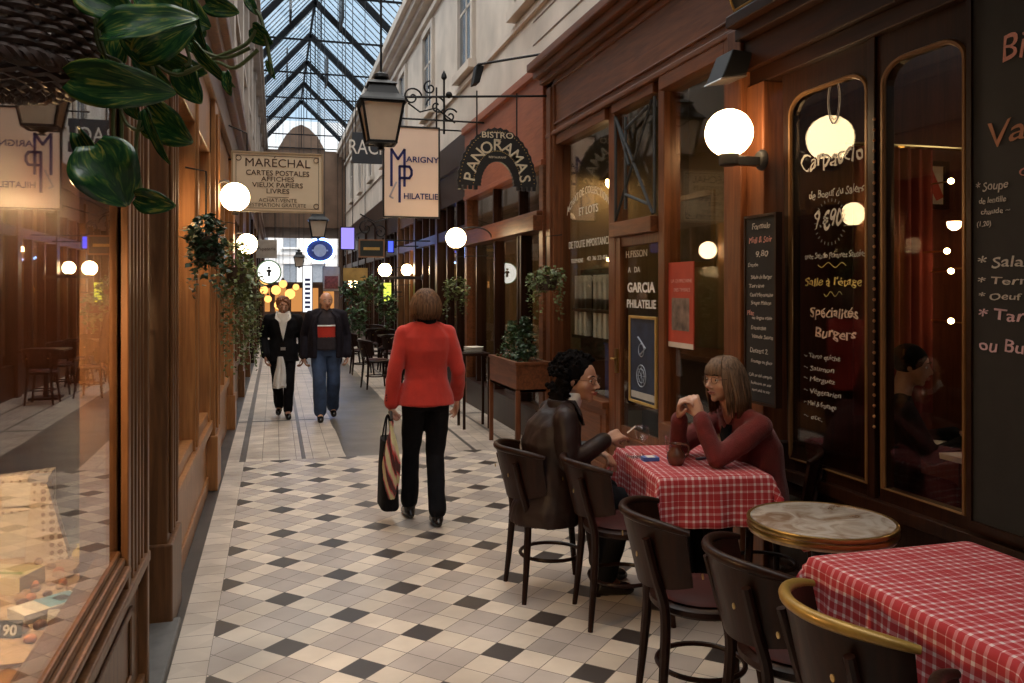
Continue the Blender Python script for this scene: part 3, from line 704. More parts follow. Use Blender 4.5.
# stationer board
t, a, c = board('hanging_shop_board', 'cream painted board of a postcard and old paper dealer on the left', 233, 156, 321.5, 210, 10.0, cream_sign, 0.04, plain('sign_border', (0.40,0.29,0.17), 0.6), 0.018)
hh = c.z-a.z; ww = c.x-a.x; cx = (a.x+c.x)/2; yf = 10.0-0.024
for s_, fr_, sz, bd, wd in (('MARÉCHAL', 0.83, 0.135, 0.0, 1.05), ('CARTES POSTALES', 0.655, 0.083, 0.006, 1.02), ('AFFICHES', 0.55, 0.075, 0.006, 1.15), ('VIEUX PAPIERS', 0.445, 0.078, 0.006, 1.1), ('LIVRES', 0.34, 0.078, 0.006, 1.15), ('ACHAT-VENTE', 0.18, 0.060, 0.0, 1.05), ('ESTIMATION GRATUITE', 0.095, 0.060, 0.0, 0.98)):
    text(s_, sz*hh/0.62*0.95, sign_brown, t, (cx, yf, a.z+hh*fr_), bold=bd, wide=wd)
q = MB(); q.box(cx-0.12, cx+0.12, yf, yf+0.003, a.z+hh*0.235, a.z+hh*0.242)
q.box(a.x+.03, c.x-.03, yf, yf+.002, a.z+.025, a.z+.03); q.box(a.x+.03, c.x-.03, yf, yf+.002, c.z-.03, c.z-.025); q.box(a.x+.03, a.x+.035, yf, yf+.002, a.z+.03, c.z-.03); q.box(c.x-.035, c.x-.03, yf, yf+.002, a.z+.03, c.z-.03)
for (x, z) in ((a.x+.06,a.z+.06),(c.x-.06,a.z+.06),(a.x+.06,c.z-.06),(c.x-.06,c.z-.06)): q.tube([V((x+0.028*math.cos(k*math.pi/6), yf, z+0.028*math.sin(k*math.pi/6))) for k in range(12)], 0.004, 5, closed=True)
q.build('border_lines', sign_brown, t)
q = MB()
for z in (a.z+0.1, c.z-0.08): q.tube([(a.x-0.02, 10.0, z), (-0.5, 10.0, z)], 0.012, 6)
q.tube([(a.x+0.15, 10.0, c.z), (a.x+0.15, 10.0, c.z+0.22), (-0.5, 10.0, c.z+0.3)], 0.008, 6); q.build('wall_arm', iron, t)
# MP stamp sign
MY = 11.0
t, a, c = board('hanging_shop_sign', 'pale upright sign with tall blue MP monogram under scroll bracket', 384, 129.5, 438, 216, MY, mp_cream, 0.05, black, 0.02)
hh = c.z-a.z; ww = c.x-a.x; yf = MY-0.03
def sp(fx, fz): return V((a.x+ww*fx, yf, a.z+hh*(1-fz)))
text('ARIGNY', 0.10*hh/1.1, navy, t, sp(0.40, 0.36), align='LEFT', bold=0.016, wide=1.12)
text('HILATELIE', 0.10*hh/1.1, navy, t, sp(0.35, 0.775), align='LEFT', bold=0.016, wide=0.97)
mono = MB(); shd = MB()
def stroke(mb, p, q_, wd, off=(0,0)):
    p = sp(p[0]+off[0], p[1]+off[1]); q_ = sp(q_[0]+off[0], q_[1]+off[1]); dv = (q_-p); L_ = dv.length/2; dv.normalize(); nn = dv.cross(V((0,1,0))).normalized()
    mb.obox((p+q_)/2, dv*(L_+wd*ww/2*0.5), nn*wd*ww/2, V((0,0.003,0)))
for (mb, of) in ((mono, (0,0)),):
    for (p_, q_) in (((0.13,0.25),(0.13,0.66)), ((0.13,0.25),(0.25,0.36)), ((0.25,0.36),(0.37,0.25)), ((0.37,0.25),(0.37,0.66)), ((0.28,0.44),(0.28,0.84)), ((0.28,0.44),(0.46,0.44)), ((0.46,0.44),(0.50,0.48)), ((0.50,0.48),(0.50,0.53)), ((0.50,0.53),(0.46,0.57)), ((0.46,0.57),(0.28,0.57))):
        stroke(mb, p_, q_, 0.045, of)
mono.build('monogram', navy, t)
stroke(shd, (0.22,0.62), (0.10,0.78), 0.03); stroke(shd, (0.10,0.78), (0.16,0.80), 0.03); shd.build('monogram_shadow', plain('grey_lilac_ink', (0.45,0.40,0.42), 0.6), t)
q = MB()
top = c.z; cxm = (a.x+c.x)/2
q.tube([(c.x-0.02, MY, c.z), (c.x-0.02, MY, c.z+0.55)], 0.012, 6); q.tube([(a.x+0.05, MY, c.z), (a.x+0.05, MY, c.z+0.12), (2.72, MY, c.z+0.12)], 0.013, 6)
q.build('wall_arm', iron, t)
# scroll bracket that reaches from the stamp shop's far pilaster to the lantern
bk = thing('scroll_bracket', 'black wrought iron scroll bracket reaching out above the bistro fan', 'bracket', (2.7, 8.4, 3.6))
q = MB(); zb = onX(553, 95, 2.75).z; YB = 8.36
q.tube([(2.70, YB, zb), onY(405, 97, YB)], 0.012, 6)
q.build('arm', iron, bk)
q = MB()
def spiral(cx_, cz_, r0, turns, sgn, ph, r=0.008):
    return [V((cx_+r0*(1-k/30)*math.cos(ph+sgn*k*turns*2*math.pi/30), YB, cz_+r0*(1-k/30)*math.sin(ph+sgn*k*turns*2*math.pi/30))) for k in range(27)]
for (px_, py_, r0, sg, ph) in ((412, 97, 0.10, 1, 0), (437, 106, 0.11, -1, math.pi), (450, 116, 0.08, 1, 0.5), (430, 88, 0.07, 1, 1.5)):
    p_ = onY(px_, py_, YB); q.tube(spiral(p_.x, p_.z, r0, 1.6, sg, ph), 0.009, 6)
p0_, p1_ = onY(408, 103, YB), onY(455, 123, YB); q.tube([p0_, onY(420, 112, YB), onY(436, 108, YB), p1_], 0.009, 6)
q.tube([onY(444, 80, YB), onY(444, 134, YB)], 0.011, 6); pp = onY(444, 80, YB); q.lathe([(0.001,0.10),(0.025,0.05),(0.03,0.02),(0.012,0)], pp, 10)
q.sphere(onY(449, 95, YB), 0.035, 10); q.build('scrolls', iron, bk, smooth=True)
# floodlight arms on upper wall
fl = thing('flood_lamp', 'small black flood lamp on a rod high on the cream wall', 'lamp', (2.78, 8.0, 4.2))
p_ = onY(478, 72, 8.8); e_ = V((2.82, 8.2, p_.z+0.12)); q = MB(); q.tube([p_+V((0,0,0.08)), e_], 0.013, 6); q.build('arm', iron, fl)
q = MB(); q.prism([p_+V((-0.05,0,-0.13)), p_+V((0.02,0,-0.11)), p_+V((0.07,0,0.07)), p_+V((-0.01,0,0.09))], (0,0.16,0)); q.build('housing', iron, fl, bevel=0.01)
fl = thing('flood_lamp', 'boxy black floodlight fixed above the opal globe by the restaurant', 'lamp', (2.64, 4.6, 2.9))
cc = P(738, 63, 4.9); q = MB(); q.prism([cc+V((-0.10,0,-0.09)), cc+V((0.06,0,-0.06)), cc+V((0.10,0,0.07)), cc+V((-0.03,0,0.08))], (0,0.20,0)); q.build('housing', iron, fl, bevel=0.008)
q = MB(); q.prism([cc+V((-0.11,0.0,-0.10)), cc+V((0.06,0.0,-0.07)), cc+V((0.06,0,-0.062)), cc+V((-0.105,0,-0.09))], (0,0.20,0)); q.build('front_rim', plain('aluminium', (0.5,0.48,0.45), 0.35, 0.9), fl)
q = MB(); q.tube([cc+V((0.06,0.1,0)), V((2.66, cc.y+0.1, cc.z+0.02))], 0.018, 8); q.build('mounting_arm', iron, fl)
q = MB(); q.tube([cc+V((0.08,0.1,0.02))+V((0.12*k/8, -0.0, -0.12*math.sin(math.pi*k/8))) for k in range(9)], 0.006, 5); q.build('cable', plain('dull_brown_cable', (0.25,0.15,0.07), 0.6), fl)

# bistro fan sign
FY = 8.30
fan = thing('fan_sign', 'black half round fan sign of the bistro with cream letters', 'sign', onY(498, 190, FY))
ctr = onY(497.5, 186, FY); R1 = (onY(538, 184, FY).x-onY(458, 184, FY).x)/2; R0 = R1*0.42
q = MB(); n = 40; N = 2*n+2; outl = []
for k in range(n+1):
    a_ = math.pi*k/n; rr = R1*(1.0 if k % 2 else 0.975); outl.append((rr*math.cos(a_), rr*1.42*math.sin(a_)))
inn = [(R0*(1.0 if k % 2 else 0.95)*math.cos(math.pi*k/n), R0*1.42*math.sin(math.pi*k/n)) for k in range(n, -1, -1)]
for k in range(n):
    o1, o2 = outl[k], outl[k+1]; i1, i2 = inn[n-k], inn[n-k-1]
    q.prism([ctr+V((o1[0],0,o1[1])), ctr+V((o2[0],0,o2[1])), ctr+V((i2[0],0,i2[1])), ctr+V((i1[0],0,i1[1]))], (0,0.04,0))
for sx_ in (-1, 1):
    for z_ in range(4):
        q.box(ctr.x+sx_*(R0+0.03+z_*0.055), ctr.x+sx_*(R0+0.065+z_*0.055), FY, FY+0.04, ctr.z-0.04, ctr.z)
fb = q.build('board', black, fan)
dots = MB()
for k in range(1, 46):
    a_ = math.pi*k/46
    for rr in (R1*0.93, R0*1.42): dots.box(ctr.x+rr*math.cos(a_)-0.004, ctr.x+rr*math.cos(a_)+0.004, FY-0.004, FY, ctr.z+rr*1.42*math.sin(a_)-0.004, ctr.z+rr*1.42*math.sin(a_)+0.004)
dots.build('dotted_border', gold, fan)
lt = MB(); word = 'PANORAMAS'; letcol = plain('cream_letters', (0.70,0.60,0.42), 0.6)
ea, eb = R1*0.69, R1*0.69*1.42; tab = [(0.0, 0.0)]
for k in range(1, 361):
    a0, a1 = math.pi*(k-1)/360, math.pi*k/360
    tab.append((a1, tab[-1][1]+math.hypot(ea*(math.cos(a1)-math.cos(a0)), eb*(math.sin(a1)-math.sin(a0)))))
for i, ch in enumerate(word):
    tgt = tab[-1][1]*(1-(0.075+0.85*i/(len(word)-1))); a_ = min(tab, key=lambda q_: abs(q_[1]-tgt))[0]
    o_ = ctr+V((ea*math.cos(a_), -0.003, eb*math.sin(a_))); nv = V((math.cos(a_)/ea, 0, math.sin(a_)/eb)).normalized()
    text(ch, 0.165, None, None, o_, xd=(nv.z,0,-nv.x), up=(nv.x,0,nv.z), bold=0.010, collect=lt)
lt.build('lettering', letcol, fan)
text('BISTRO', 0.085, letcol, fan, ctr+V((-0.0,-0.003,R1*1.22)), bold=0.012, wide=1.2); text('DES', 0.045, letcol, fan, ctr+V((0,-0.003,R1*1.09)), bold=0.012)
text('RESTAURANT', 0.03, letcol, fan, ctr+V((0,-0.003,R1*0.69)))
q = MB(); q.tube([ctr+V((R1*0.5,0.02,R1*0.9)), V((ctr.x+R1*.5, FY+0.02, zb))], 0.008, 5); q.tube([ctr+V((-R1*0.5,0.02,R1*0.9)), V((ctr.x-R1*.5, FY+0.02, zb))], 0.008, 5); q.build('hanging_rod', iron, fan)

# smaller signs deeper in the arcade
dk = plain('dark_blue_grey_board', (0.03,0.035,0.045), 0.5)
t, a, c = board('hanging_shop_sign', 'dark blue grey sign with white handwritten capitals behind the lantern', 352, 134, 388, 163, 12.6, dk, 0.05, rods=4.6)
text('RACH', 0.30, white_paint, t, ((a.x+c.x)/2-0.02, 12.57, (a.z+c.z)/2), bold=0.0, wide=0.75)
q = MB(); q.tube([((a.x+c.x)/2,12.6,c.z+0.1),(2.72,12.6,c.z+0.1)], 0.012, 6); q.build('wall_arm', iron, t)
t, a, c = board('hanging_shop_sign', 'small grey beige board below the cream dealer board', 256, 240, 277, 258, 19, plain('grey_beige_board', (0.42,0.36,0.30), 0.7), 0.04, rods=c.z)
text('Papeterie', 0.10, sign_brown, t, ((a.x+c.x)/2, 18.975, (a.z+c.z)/2))
# blue oval neon
ov = thing('neon_oval_sign', 'oval sign ringed with blue and white neon in mid passage', 'sign', P(320,250,21.5)); cc = P(320,250.5,21.5)
q = MB(); q.prism([cc+V((0.33*math.cos(2*math.pi*k/28), 0, 0.27*math.sin(2*math.pi*k/28))) for k in range(28)], (0,0.05,0)); q.build('plate', plain('plate_dark_blue', (0.03,0.04,0.10), 0.4), ov)
q = MB(); q.tube([cc+V((0.36*math.cos(2*math.pi*k/32), -0.02, 0.295*math.sin(2*math.pi*k/32))) for k in range(32)], 0.030, 6, closed=True); q.build('neon_tube', emit('blue_white_neon', (0.22,0.42,1.0), 13), ov, smooth=True)
text('BAR', 0.22, plain('pale_grey_paint', (0.5,0.55,0.6), 0.5), ov, cc+V((0,-0.01,0)), bold=0.01) if False else None
q = MB(); q.lathe([(0.10,0),(0.16,0.0),(0.16,-0.012),(0.10,-0.012)], cc+V((0,-0.002,0)), 16, 'Y'); q.box(cc.x-0.2, cc.x+0.2, cc.y-0.012, cc.y, cc.z-0.02, cc.z+0.02); q.build('emblem', plain('pale_grey_paint', (0.5,0.55,0.6), 0.5), ov)
q = MB(); q.tube([cc+V((0,0.02,0.26)), V((cc.x, cc.y+.02, 9.0))], 0.01, 5); q.build('hanging_rod', iron, ov)
# round white sign on the left
rs_ = thing('round_wall_sign', 'round glowing white sign with green edge over the left far shops', 'sign', P(269,272,20)); cc = P(269,272,20)
q = MB(); q.lathe([(0.001,0),(0.27,0.0),(0.27,0.08),(0.001,0.08)], cc, 24, 'Y'); q.build('disc', emit('lit_white_disc', (1.0,0.97,0.88), 1.5), rs_)
q = MB(); q.tube([cc+V((0.27*math.cos(2*math.pi*k/24), -0.005, 0.27*math.sin(2*math.pi*k/24))) for k in range(24)], 0.018, 6, closed=True); q.build('rim', plain('green_rim', (0.10,0.28,0.12), 0.5), rs_)
q = MB(); q.box(cc.x-0.03, cc.x+0.03, cc.y-0.02, cc.y, cc.z-0.1, cc.z+0.06); q.sphere(cc+V((0,-0.02,0.1)), 0.035, 8); q.box(cc.x-0.06, cc.x+0.06, cc.y-0.02, cc.y, cc.z+0.0, cc.z+0.05); q.build('emblem', black, rs_)
q = MB(); q.tube([cc+V((-0.25,0.04,0)), V((-0.55, cc.y+0.04, cc.z))], 0.015, 6); q.build('wall_arm', iron, rs_)
# vertical white sign
t, a, c = board('upright_hanging_sign', 'tall narrow white sign with stacked dark letters between the two men', 303, 266, 312, 312, 29, emit('lit_white_board', (0.9,0.93,1.0), 0.9), 0.08, black, 0.02, rods=9.2)
for i, ch in enumerate('HOTEL'): text(ch, 0.17, black, t, ((a.x+c.x)/2, 28.95, c.z-0.55-i*0.19), bold=0.01) if False else None
for i in range(7): MB().box(a.x+0.06, c.x-0.06, 28.945, 28.955, c.z-0.5-i*0.15, c.z-0.42-i*0.15).build('character', navy, t)
# small dark framed plaque and shapes under scroll bracket, right
t, a, c = board('hanging_plaque', 'dark plaque with thin brown frame on scroll bracket', 360, 241, 383, 256, 15.2, plain('dark_green_board', (0.02,0.03,0.03), 0.5), 0.04, plain('worn_brown_frame', (0.25,0.12,0.06), 0.6), 0.025)
q = MB(); YB = 15.2
p_ = onY(366, 228, YB); q.tube(spiral(p_.x, p_.z, 0.16, 1.6, 1, 0), 0.012, 6); p_ = onY(380, 232, YB); q.tube(spiral(p_.x, p_.z, 0.12, 1.6, -1, 2), 0.012, 6)
q.tube([onY(356, 240, YB), V((2.7, YB, onY(356, 240, YB).z))], 0.013, 6); q.tube([onY(360,214,YB), onY(375,222,YB), V((2.7,YB,onY(376,205,YB).z))], 0.012, 6); q.build('scroll_bracket', iron, t)
MB().box(a.x+0.06, c.x-0.06, 15.17, 15.178, (a.z+c.z)/2-0.03, (a.z+c.z)/2+0.02).build('lettering_band', gold, t)
t, a, c = board('neon_window_sign', 'violet glowing panel beside the blue neon oval', 341, 228, 354, 249, 17.5, emit('violet_glow', (0.33,0.27,0.85), 0.9), 0.05, iron, 0.02, rods=9.3)
t, a, c = board('blue_neon_sign', 'small deep blue neon sign right of the framed plaque', 388, 240, 393, 252, 16.5, emit('deep_blue_glow', (0.05,0.08,1.0), 1.6), 0.05, iron, 0.02)
MB().tube([(c.x, 16.5, (a.z+c.z)/2), (2.72, 16.5, (a.z+c.z)/2)], 0.012, 5).build('wall_arm', iron, t)
t, a, c = board('hanging_poster', 'hanging poster with pale head and red picture above the second man', 323, 267, 339.5, 291, 22.5, plain('poster_cream', (0.42,0.33,0.24), 0.7), 0.04, black, 0.01, rods=9.2)
MB().box(a.x+.04, c.x-.04, 22.47, 22.478, a.z+.06, a.z+(c.z-a.z)*0.62).build('picture', plain('poster_red_brown', (0.25,0.06,0.04), 0.6, 0, 0.5, 20), t)
t, a, c = board('hanging_shop_sign', 'long dull gold sign above the low globe lamp', 343, 268, 367.5, 281, 18.5, plain('gold_board', (0.36,0.24,0.07), 0.5, 0, 0.3, 6), 0.05, rods=9.2)
t, a, c = board('upright_hanging_sign', 'narrow bright yellow green sign at right shops far along', 383.5, 283, 391, 301, 19, emit('yellow_green_glow', (0.75,0.9,0.10), 1.1), 0.04, black, 0.01)
MB().tube([(c.x, 19, (a.z+c.z)/2), (2.74, 19, (a.z+c.z)/2)], 0.012, 5).build('wall_arm', iron, t)
# ---------------- lamps inside the shops ----------------
def room_lamp(name, label, c, power, col=(1.0,0.62,0.30), r=0.09, rod=3.3):
    c = V(c); t = thing(name, label, 'lamp', c)
    m = MB(); m.lathe([(0.02,0.10),(0.05,0.09),(r*1.5,-0.0),(r*1.45,-0.0),(0.045,0.08),(0.02,0.085)], c, 14); m.tube([c+V((0,0,0.1)), V((c.x, c.y, rod))], 0.007, 5); m.build('shade', brass, t, smooth=True)
    q = MB(); q.sphere(c+V((0,0,-0.015)), r*0.75, 12); q.build('bulb', emit('bulb_%d' % int(power), col, power), t, smooth='all')
    return t
room_lamp('pendant_lamp', 'warm pendant lamp inside the chocolate window above the display', (-0.95, 2.7, 1.7), 480)
room_lamp('pendant_lamp', 'warm pendant lamp above the desk of the left shop', (-2.6, 4.2, 2.5), 60)
room_lamp('pendant_lamp', 'warm pendant lamp in the second left window with lamplit frames', (-0.85, 5.5, 2.3), 130)
room_lamp('pendant_lamp', 'warm pendant lamp in the second left window nearer the ivy basket', (-0.85, 6.8, 2.3), 130)
room_lamp('pendant_lamp', 'warm pendant lamp in the stamp dealer shop', (3.30, 8.05, 2.75), 40, rod=3.9)
room_lamp('pendant_lamp', 'warm pendant lamp behind the red poster of the stamp dealer', (3.2, 5.2, 2.75), 55, rod=3.9)
room_lamp('pendant_lamp', 'warm pendant lamp inside the bistro', (3.5, 10.2, 2.3), 90, rod=3.9)
for k, yy in enumerate((13.6, 17.0, 21.0, 25.5)):
    room_lamp('pendant_lamp', ['warm pendant lamp in the shop just past the bistro','warm pendant lamp in the shop beside the framed plaque','warm pendant lamp in the shop beside the gold sign','warm pendant lamp in the last lit right shop'][k], (3.3, yy, 2.4), 80, rod=3.9)
for k, yy in enumerate((9.5, 12.4, 16.5, 20.5)):
    room_lamp('pendant_lamp', ['warm pendant lamp in the left shop behind trailing ivy','warm pendant lamp in the left shop under the cream dealer board','warm pendant lamp in the left shop under the small grey board','warm pendant lamp in the left shop behind the round sign'][k], (-1.1, yy, 2.3), 60)

# ---------------- chairs ----------------
seat_red = plain('red_brown_seat_vinyl', (0.040,0.007,0.005), 0.6, 0, 0.2, 6, spec=0.15)
def bent(pts, n=24):
    # catmull-rom through points
    pts = [V(p) for p in pts]; out = []
    for i in range(len(pts)-1):
        p0 = pts[max(i-1,0)]; p1 = pts[i]; p2 = pts[i+1]; p3 = pts[min(i+2,len(pts)-1)]
        for k in range(n//4):
            t = k/(n//4); out.append(0.5*((2*p1)+(p2-p0)*t+(2*p0-5*p1+4*p2-p3)*t*t+(3*p1-p0-3*p2+p3)*t**3))
    out.append(pts[-1]); return out
def make_chair(label, wmat=None):
    wmat = wmat or chairwood
    t = thing('bistro_chair', label, 'chair', (0,0,0), 'bentwood cafe chairs')
    m = MB(); m.lathe([(0.001,0.435),(0.195,0.435),(0.205,0.445),(0.205,0.465),(0.19,0.472),(0.001,0.472)], (0,0,0), 32); m.build('seat_frame', wmat, t, smooth=True)
    m = MB(); m.lathe([(0.001,0.473),(0.17,0.473),(0.178,0.480),(0.165,0.492),(0.08,0.498),(0.001,0.499)], (0,0,0), 32); m.build('seat', seat_red, t, smooth=True)
    # backrest: curved, leaning panel
    def bk(a, z, r_): # plan angle a, height z
        z = 0.47+(z-0.47)*0.86
        R_ = 0.245+(z-0.5)*0.10; cx = 0.005-(z-0.5)*0.12
        return V((cx-(R_+r_)*math.cos(a), (R_*0.92+r_)*math.sin(a), z))
    A = math.radians(68); n = 22
    m = MB(); rs = []
    for i in range(n+1):
        a = -A+2*A*i/n; e_ = abs(a)/A; zt = 0.845-0.03*e_**3; zb = 0.535+0.05*e_**2
        ring = []
        for (z, r_) in ((zb, -0.007),(0.70,-0.008),(zt-0.03,-0.008),(zt,-0.007),(zt,0.009),(zt-0.03,0.009),(0.70,0.008),(zb,0.007)): ring.append(bk(a, z, r_))
        rs.append(ring)
    m.rings(rs); m.build('backrest', wmat, t, smooth=True)
    m = MB(); pts = []
    for i in range(n+1):
        a = -A*1.04+2*A*1.04*i/n; e_ = abs(a)/(A*1.04); pts.append(bk(a, 0.853-0.035*e_**3, 0.004))
    rr = [0.0175*(1-0.35*abs(2*i/n-1)**4) for i in range(n+1)]; m.tube(pts, rr, 10); m.build('top_rail', wmat, t, smooth=True)
    for s_ in (-1, 1):
        m = MB(); pts = bent([(-0.215, s_*0.185, 0.0), (-0.195, s_*0.165, 0.22), (-0.185, s_*0.15, 0.45), (-0.225, s_*0.155, 0.60), (-0.262, s_*0.165, 0.735)])
        m.tube(pts, [0.013+0.007*min(1, i/8)-0.005*max(0, (i-14)/10) for i in range(len(pts))], 8); m.build('leg', wmat, t, smooth=True)
        m = MB(); pts = bent([(0.20, s_*0.185, 0.0), (0.175, s_*0.16, 0.22), (0.15, s_*0.135, 0.45)])
        m.tube(pts, [0.013+0.007*min(1, i/8) for i in range(len(pts))], 8); m.build('leg', wmat, t, smooth=True)
    m = MB(); m.tube([V((0.168*math.cos(2*math.pi*k/30)-0.008, 0.168*math.sin(2*math.pi*k/30), 0.205)) for k in range(30)], 0.0105, 8, closed=True); m.build('stretcher_ring', wmat, t, smooth=True)
    for s_ in (-1, 1): MB().lathe([(0.001,-0.003),(0.010,-0.002),(0.010,0.001)], (-0.288, s_*0.135, 0.67), 8, 'X').build('bolt', brass, t)
    return t
ch0 = make_chair('dark bentwood cafe chair occupied by the woman in brown leather')
chairs = [ch0]
def put_chair(src, x, y, rz, label):
    if src is ch0 and not ch0.get('used'): c = ch0; ch0['used'] = 1
    else: c = copy_tree(src)
    c.location = (x, y, 0); c.rotation_euler = (0,0,math.radians(rz)); c['label'] = label; return c
put_chair(ch0, 1.47, 4.45, 0, 'dark bentwood cafe chair occupied by the woman in brown leather')
put_chair(ch0, 1.70, 3.99, -8, 'dark bentwood cafe chair right of the seated leather jacket woman')
put_chair(ch0, 1.60, 2.98, -12, 'dark bentwood cafe chair with red seat in front of the round marble table')
put_chair(ch0, 1.67, 2.44, -8, 'dark bentwood cafe chair between the marble table and the near gingham table')
gc = put_chair(ch0, 1.65, 1.96, -4, 'dark cafe chair with golden top rail at the near gingham table')
put_chair(ch0, 1.62, 1.36, 0, 'dark cafe chair cut off by the lower edge at the near gingham table')
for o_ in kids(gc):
    if o_.name.startswith('top_rail'): o_.data = o_.data.copy(); o_.data.materials[0] = plain('golden_rail', (0.32,0.19,0.04), 0.36, 0.3, 0.2, 20); o_['label'] = 'golden top rail'  # only this chair's top rail gets a golden colour
put_chair(ch0, 2.58-0.10, 3.98, 180, 'dark cafe chair by the restaurant wall under the woman in red')

# ---------------- gingham cloths and tables ----------------
def gingham():
    m, n, o = nodes_mat('red_gingham'); L = n.links.new
    b = n.nodes.new('ShaderNodeBsdfPrincipled'); L(b.outputs[0], o.inputs[0]); b.inputs['Roughness'].default_value = 0.85
    uv = n.nodes.new('ShaderNodeUVMap'); sp_ = n.nodes.new('ShaderNodeSeparateXYZ'); L(uv.outputs[0], sp_.inputs[0])
    def M(op, a, b_=None):
        k = n.nodes.new('ShaderNodeMath'); k.operation = op
        for i, q in enumerate((a, b_)):
            if q is None: continue
            if isinstance(q, (int, float)): k.inputs[i].default_value = q
            else: L(q, k.inputs[i])
        return k.outputs[0]
    def st(v, per):
        f = M('FRACT', M('DIVIDE', M('ADD', v, 50.0), per)); s1 = M('LESS_THAN', f, 0.34)
        # every fourth band carries a doubled thin line
        g = M('FRACT', M('DIVIDE', M('ADD', v, 50.0), per*5)); s2 = M('MULTIPLY', M('LESS_THAN', g, 0.16), M('GREATER_THAN', g, 0.02))
        return M('MULTIPLY', s1, 1.0), s2
    a1, a2 = st(sp_.outputs[0], 0.034); b1, b2 = st(sp_.outputs[1], 0.034)
    wsum = M('ADD', M('MULTIPLY', M('SUBTRACT', a1, M('MULTIPLY', a2, a1)), 0.5), M('MULTIPLY', M('SUBTRACT', b1, M('MULTIPLY', b2, b1)), 0.5))
    r = n.nodes.new('ShaderNodeValToRGB'); L(wsum, r.inputs[0]); r.color_ramp.interpolation = 'CONSTANT'
    r.color_ramp.elements[0].color = (0.37,0.022,0.028,1); r.color_ramp.elements[1].position = 0.85; r.color_ramp.elements[1].color = (0.64,0.50,0.50,1)
    e = r.color_ramp.elements.new(0.3); e.color = (0.49,0.15,0.16,1)
    L(r.outputs[0], b.inputs['Base Color'])
    t = n.nodes.new('ShaderNodeTexNoise'); t.inputs['Scale'].default_value = 9; t.inputs['Detail'].default_value = 3
    tcx = n.nodes.new('ShaderNodeTexCoord'); L(tcx.outputs['Object'], t.inputs['Vector'])
    bp = n.nodes.new('ShaderNodeBump'); bp.inputs['Strength'].default_value = 0.35; bp.inputs['Distance'].default_value = 0.02; L(t.outputs[0], bp.inputs['Height']); L(bp.outputs[0], b.inputs['Normal'])
    return m
ging = gingham()
def cloth(label, cx, cy, a, b_, h, ztop, rz):
    # half sizes a (x), b_ (y); draping h
    nx, ny = int((2*a+2*h)/0.02), int((2*b_+2*h)/0.02)
    vs, fs, uvs = [], [], []
    for j in range(ny+1):
        for i in range(nx+1):
            s_ = -a-h+(2*a+2*h)*i/nx; t_ = -b_-h+(2*b_+2*h)*j/ny
            ds = max(0, abs(s_)-a); dt = max(0, abs(t_)-b_)
            gx = math.copysign(1, s_); gy = math.copysign(1, t_)
            x = max(-a, min(a, s_)); y = max(-b_, min(b_, t_)); L_ = math.hypot(ds, dt)
            if L_ > 0:
                ux, uy = ds/L_, dt/L_; corner = 4*ux*uy*ux*uy if (ds > 0 and dt > 0) else 0
                k = min(1, L_/0.03)
                wave = 0.010*math.sin((y if ds > dt else x)*23+cx*7)+0.007*math.sin((y if ds > dt else x)*47+1)
                out = 0.012*k+L_*(0.05+0.33*corner)+wave*(L_/h)
                th = math.atan2(dt, ds) if (ds > 0 and dt > 0) else 0
                if corner: out += 0.028*(L_/h)*math.sin(th*8+0.6)
                x += gx*ux*out; y += gy*uy*out
                z = ztop-L_*(1.0-0.08*corner)+0.012*(1-k)*0
                z = ztop-max(0, L_*(0.985)-0.004)
            else: z = ztop+0.0015*noise.noise(V((s_*6, t_*6, cx)))
            vs.append((x, y, z)); uvs.append((s_, t_))
    for j in range(ny):
        for i in range(nx): q = j*(nx+1)+i; fs.append((q, q+1, q+nx+2, q+nx+1))
    me = bpy.data.meshes.new('tablecloth'); me.from_pydata(vs, [], fs); me.materials.append(ging)
    u = me.uv_layers.new(name='UVMap')
    for lp in me.loops: u.data[lp.index].uv = uvs[lp.vertex_index]
    for p in me.polygons: p.use_smooth = True
    o = bpy.data.objects.new('tablecloth', me); C.objects.link(o); o.location = (cx, cy, 0); o.rotation_euler = (0,0,math.radians(rz))
    md = o.modifiers.new('thick', 'SOLIDIFY'); md.thickness = 0.0015; md.offset = 1.0
    return tag(o, label, 'tablecloth')
def table(label, cx, cy, a, b_, rz, zt=0.74):
    t = thing('cafe_table', label, 'table', (0,0,0))
    MB().box(-a, a, -b_, b_, zt-0.03, zt).build('tabletop', darkwood, t, bevel=0.005)
    m = MB(); m.lathe([(0.05,0.05),(0.035,0.09),(0.03,0.35),(0.035,zt-0.08),(0.08,zt-0.03)], (0,0,0), 16); m.build('column', iron, t, smooth=True)
    m = MB()
    for k in range(4):
        an = math.pi/4+k*math.pi/2; m.tube([(0.02*math.cos(an),0.02*math.sin(an),0.07),(0.14*math.cos(an),0.14*math.sin(an),0.05),(0.24*math.cos(an),0.24*math.sin(an),0.014)], [0.02,0.016,0.014], 8)
    m.build('foot_cross', iron, t, smooth=True)
    t.location = (cx, cy, 0); t.rotation_euler = (0,0,math.radians(rz)); return t
T1 = (2.10, 4.07, 0.275, 0.41, -9.0); T2 = (2.06, 2.06, 0.325, 0.42, 0.0)
table('cafe table hidden under the gingham cloth between the two seated women', *T1)
cloth('red gingham cloth on the table between the two seated women', T1[0], T1[1], T1[2], T1[3], 0.25, 0.752, T1[4])
table('cafe table under the near gingham cloth at the lower right', *T2)
cloth('red gingham cloth on the empty near table at the lower right', T2[0], T2[1], T2[2], T2[3], 0.25, 0.752, T2[4])
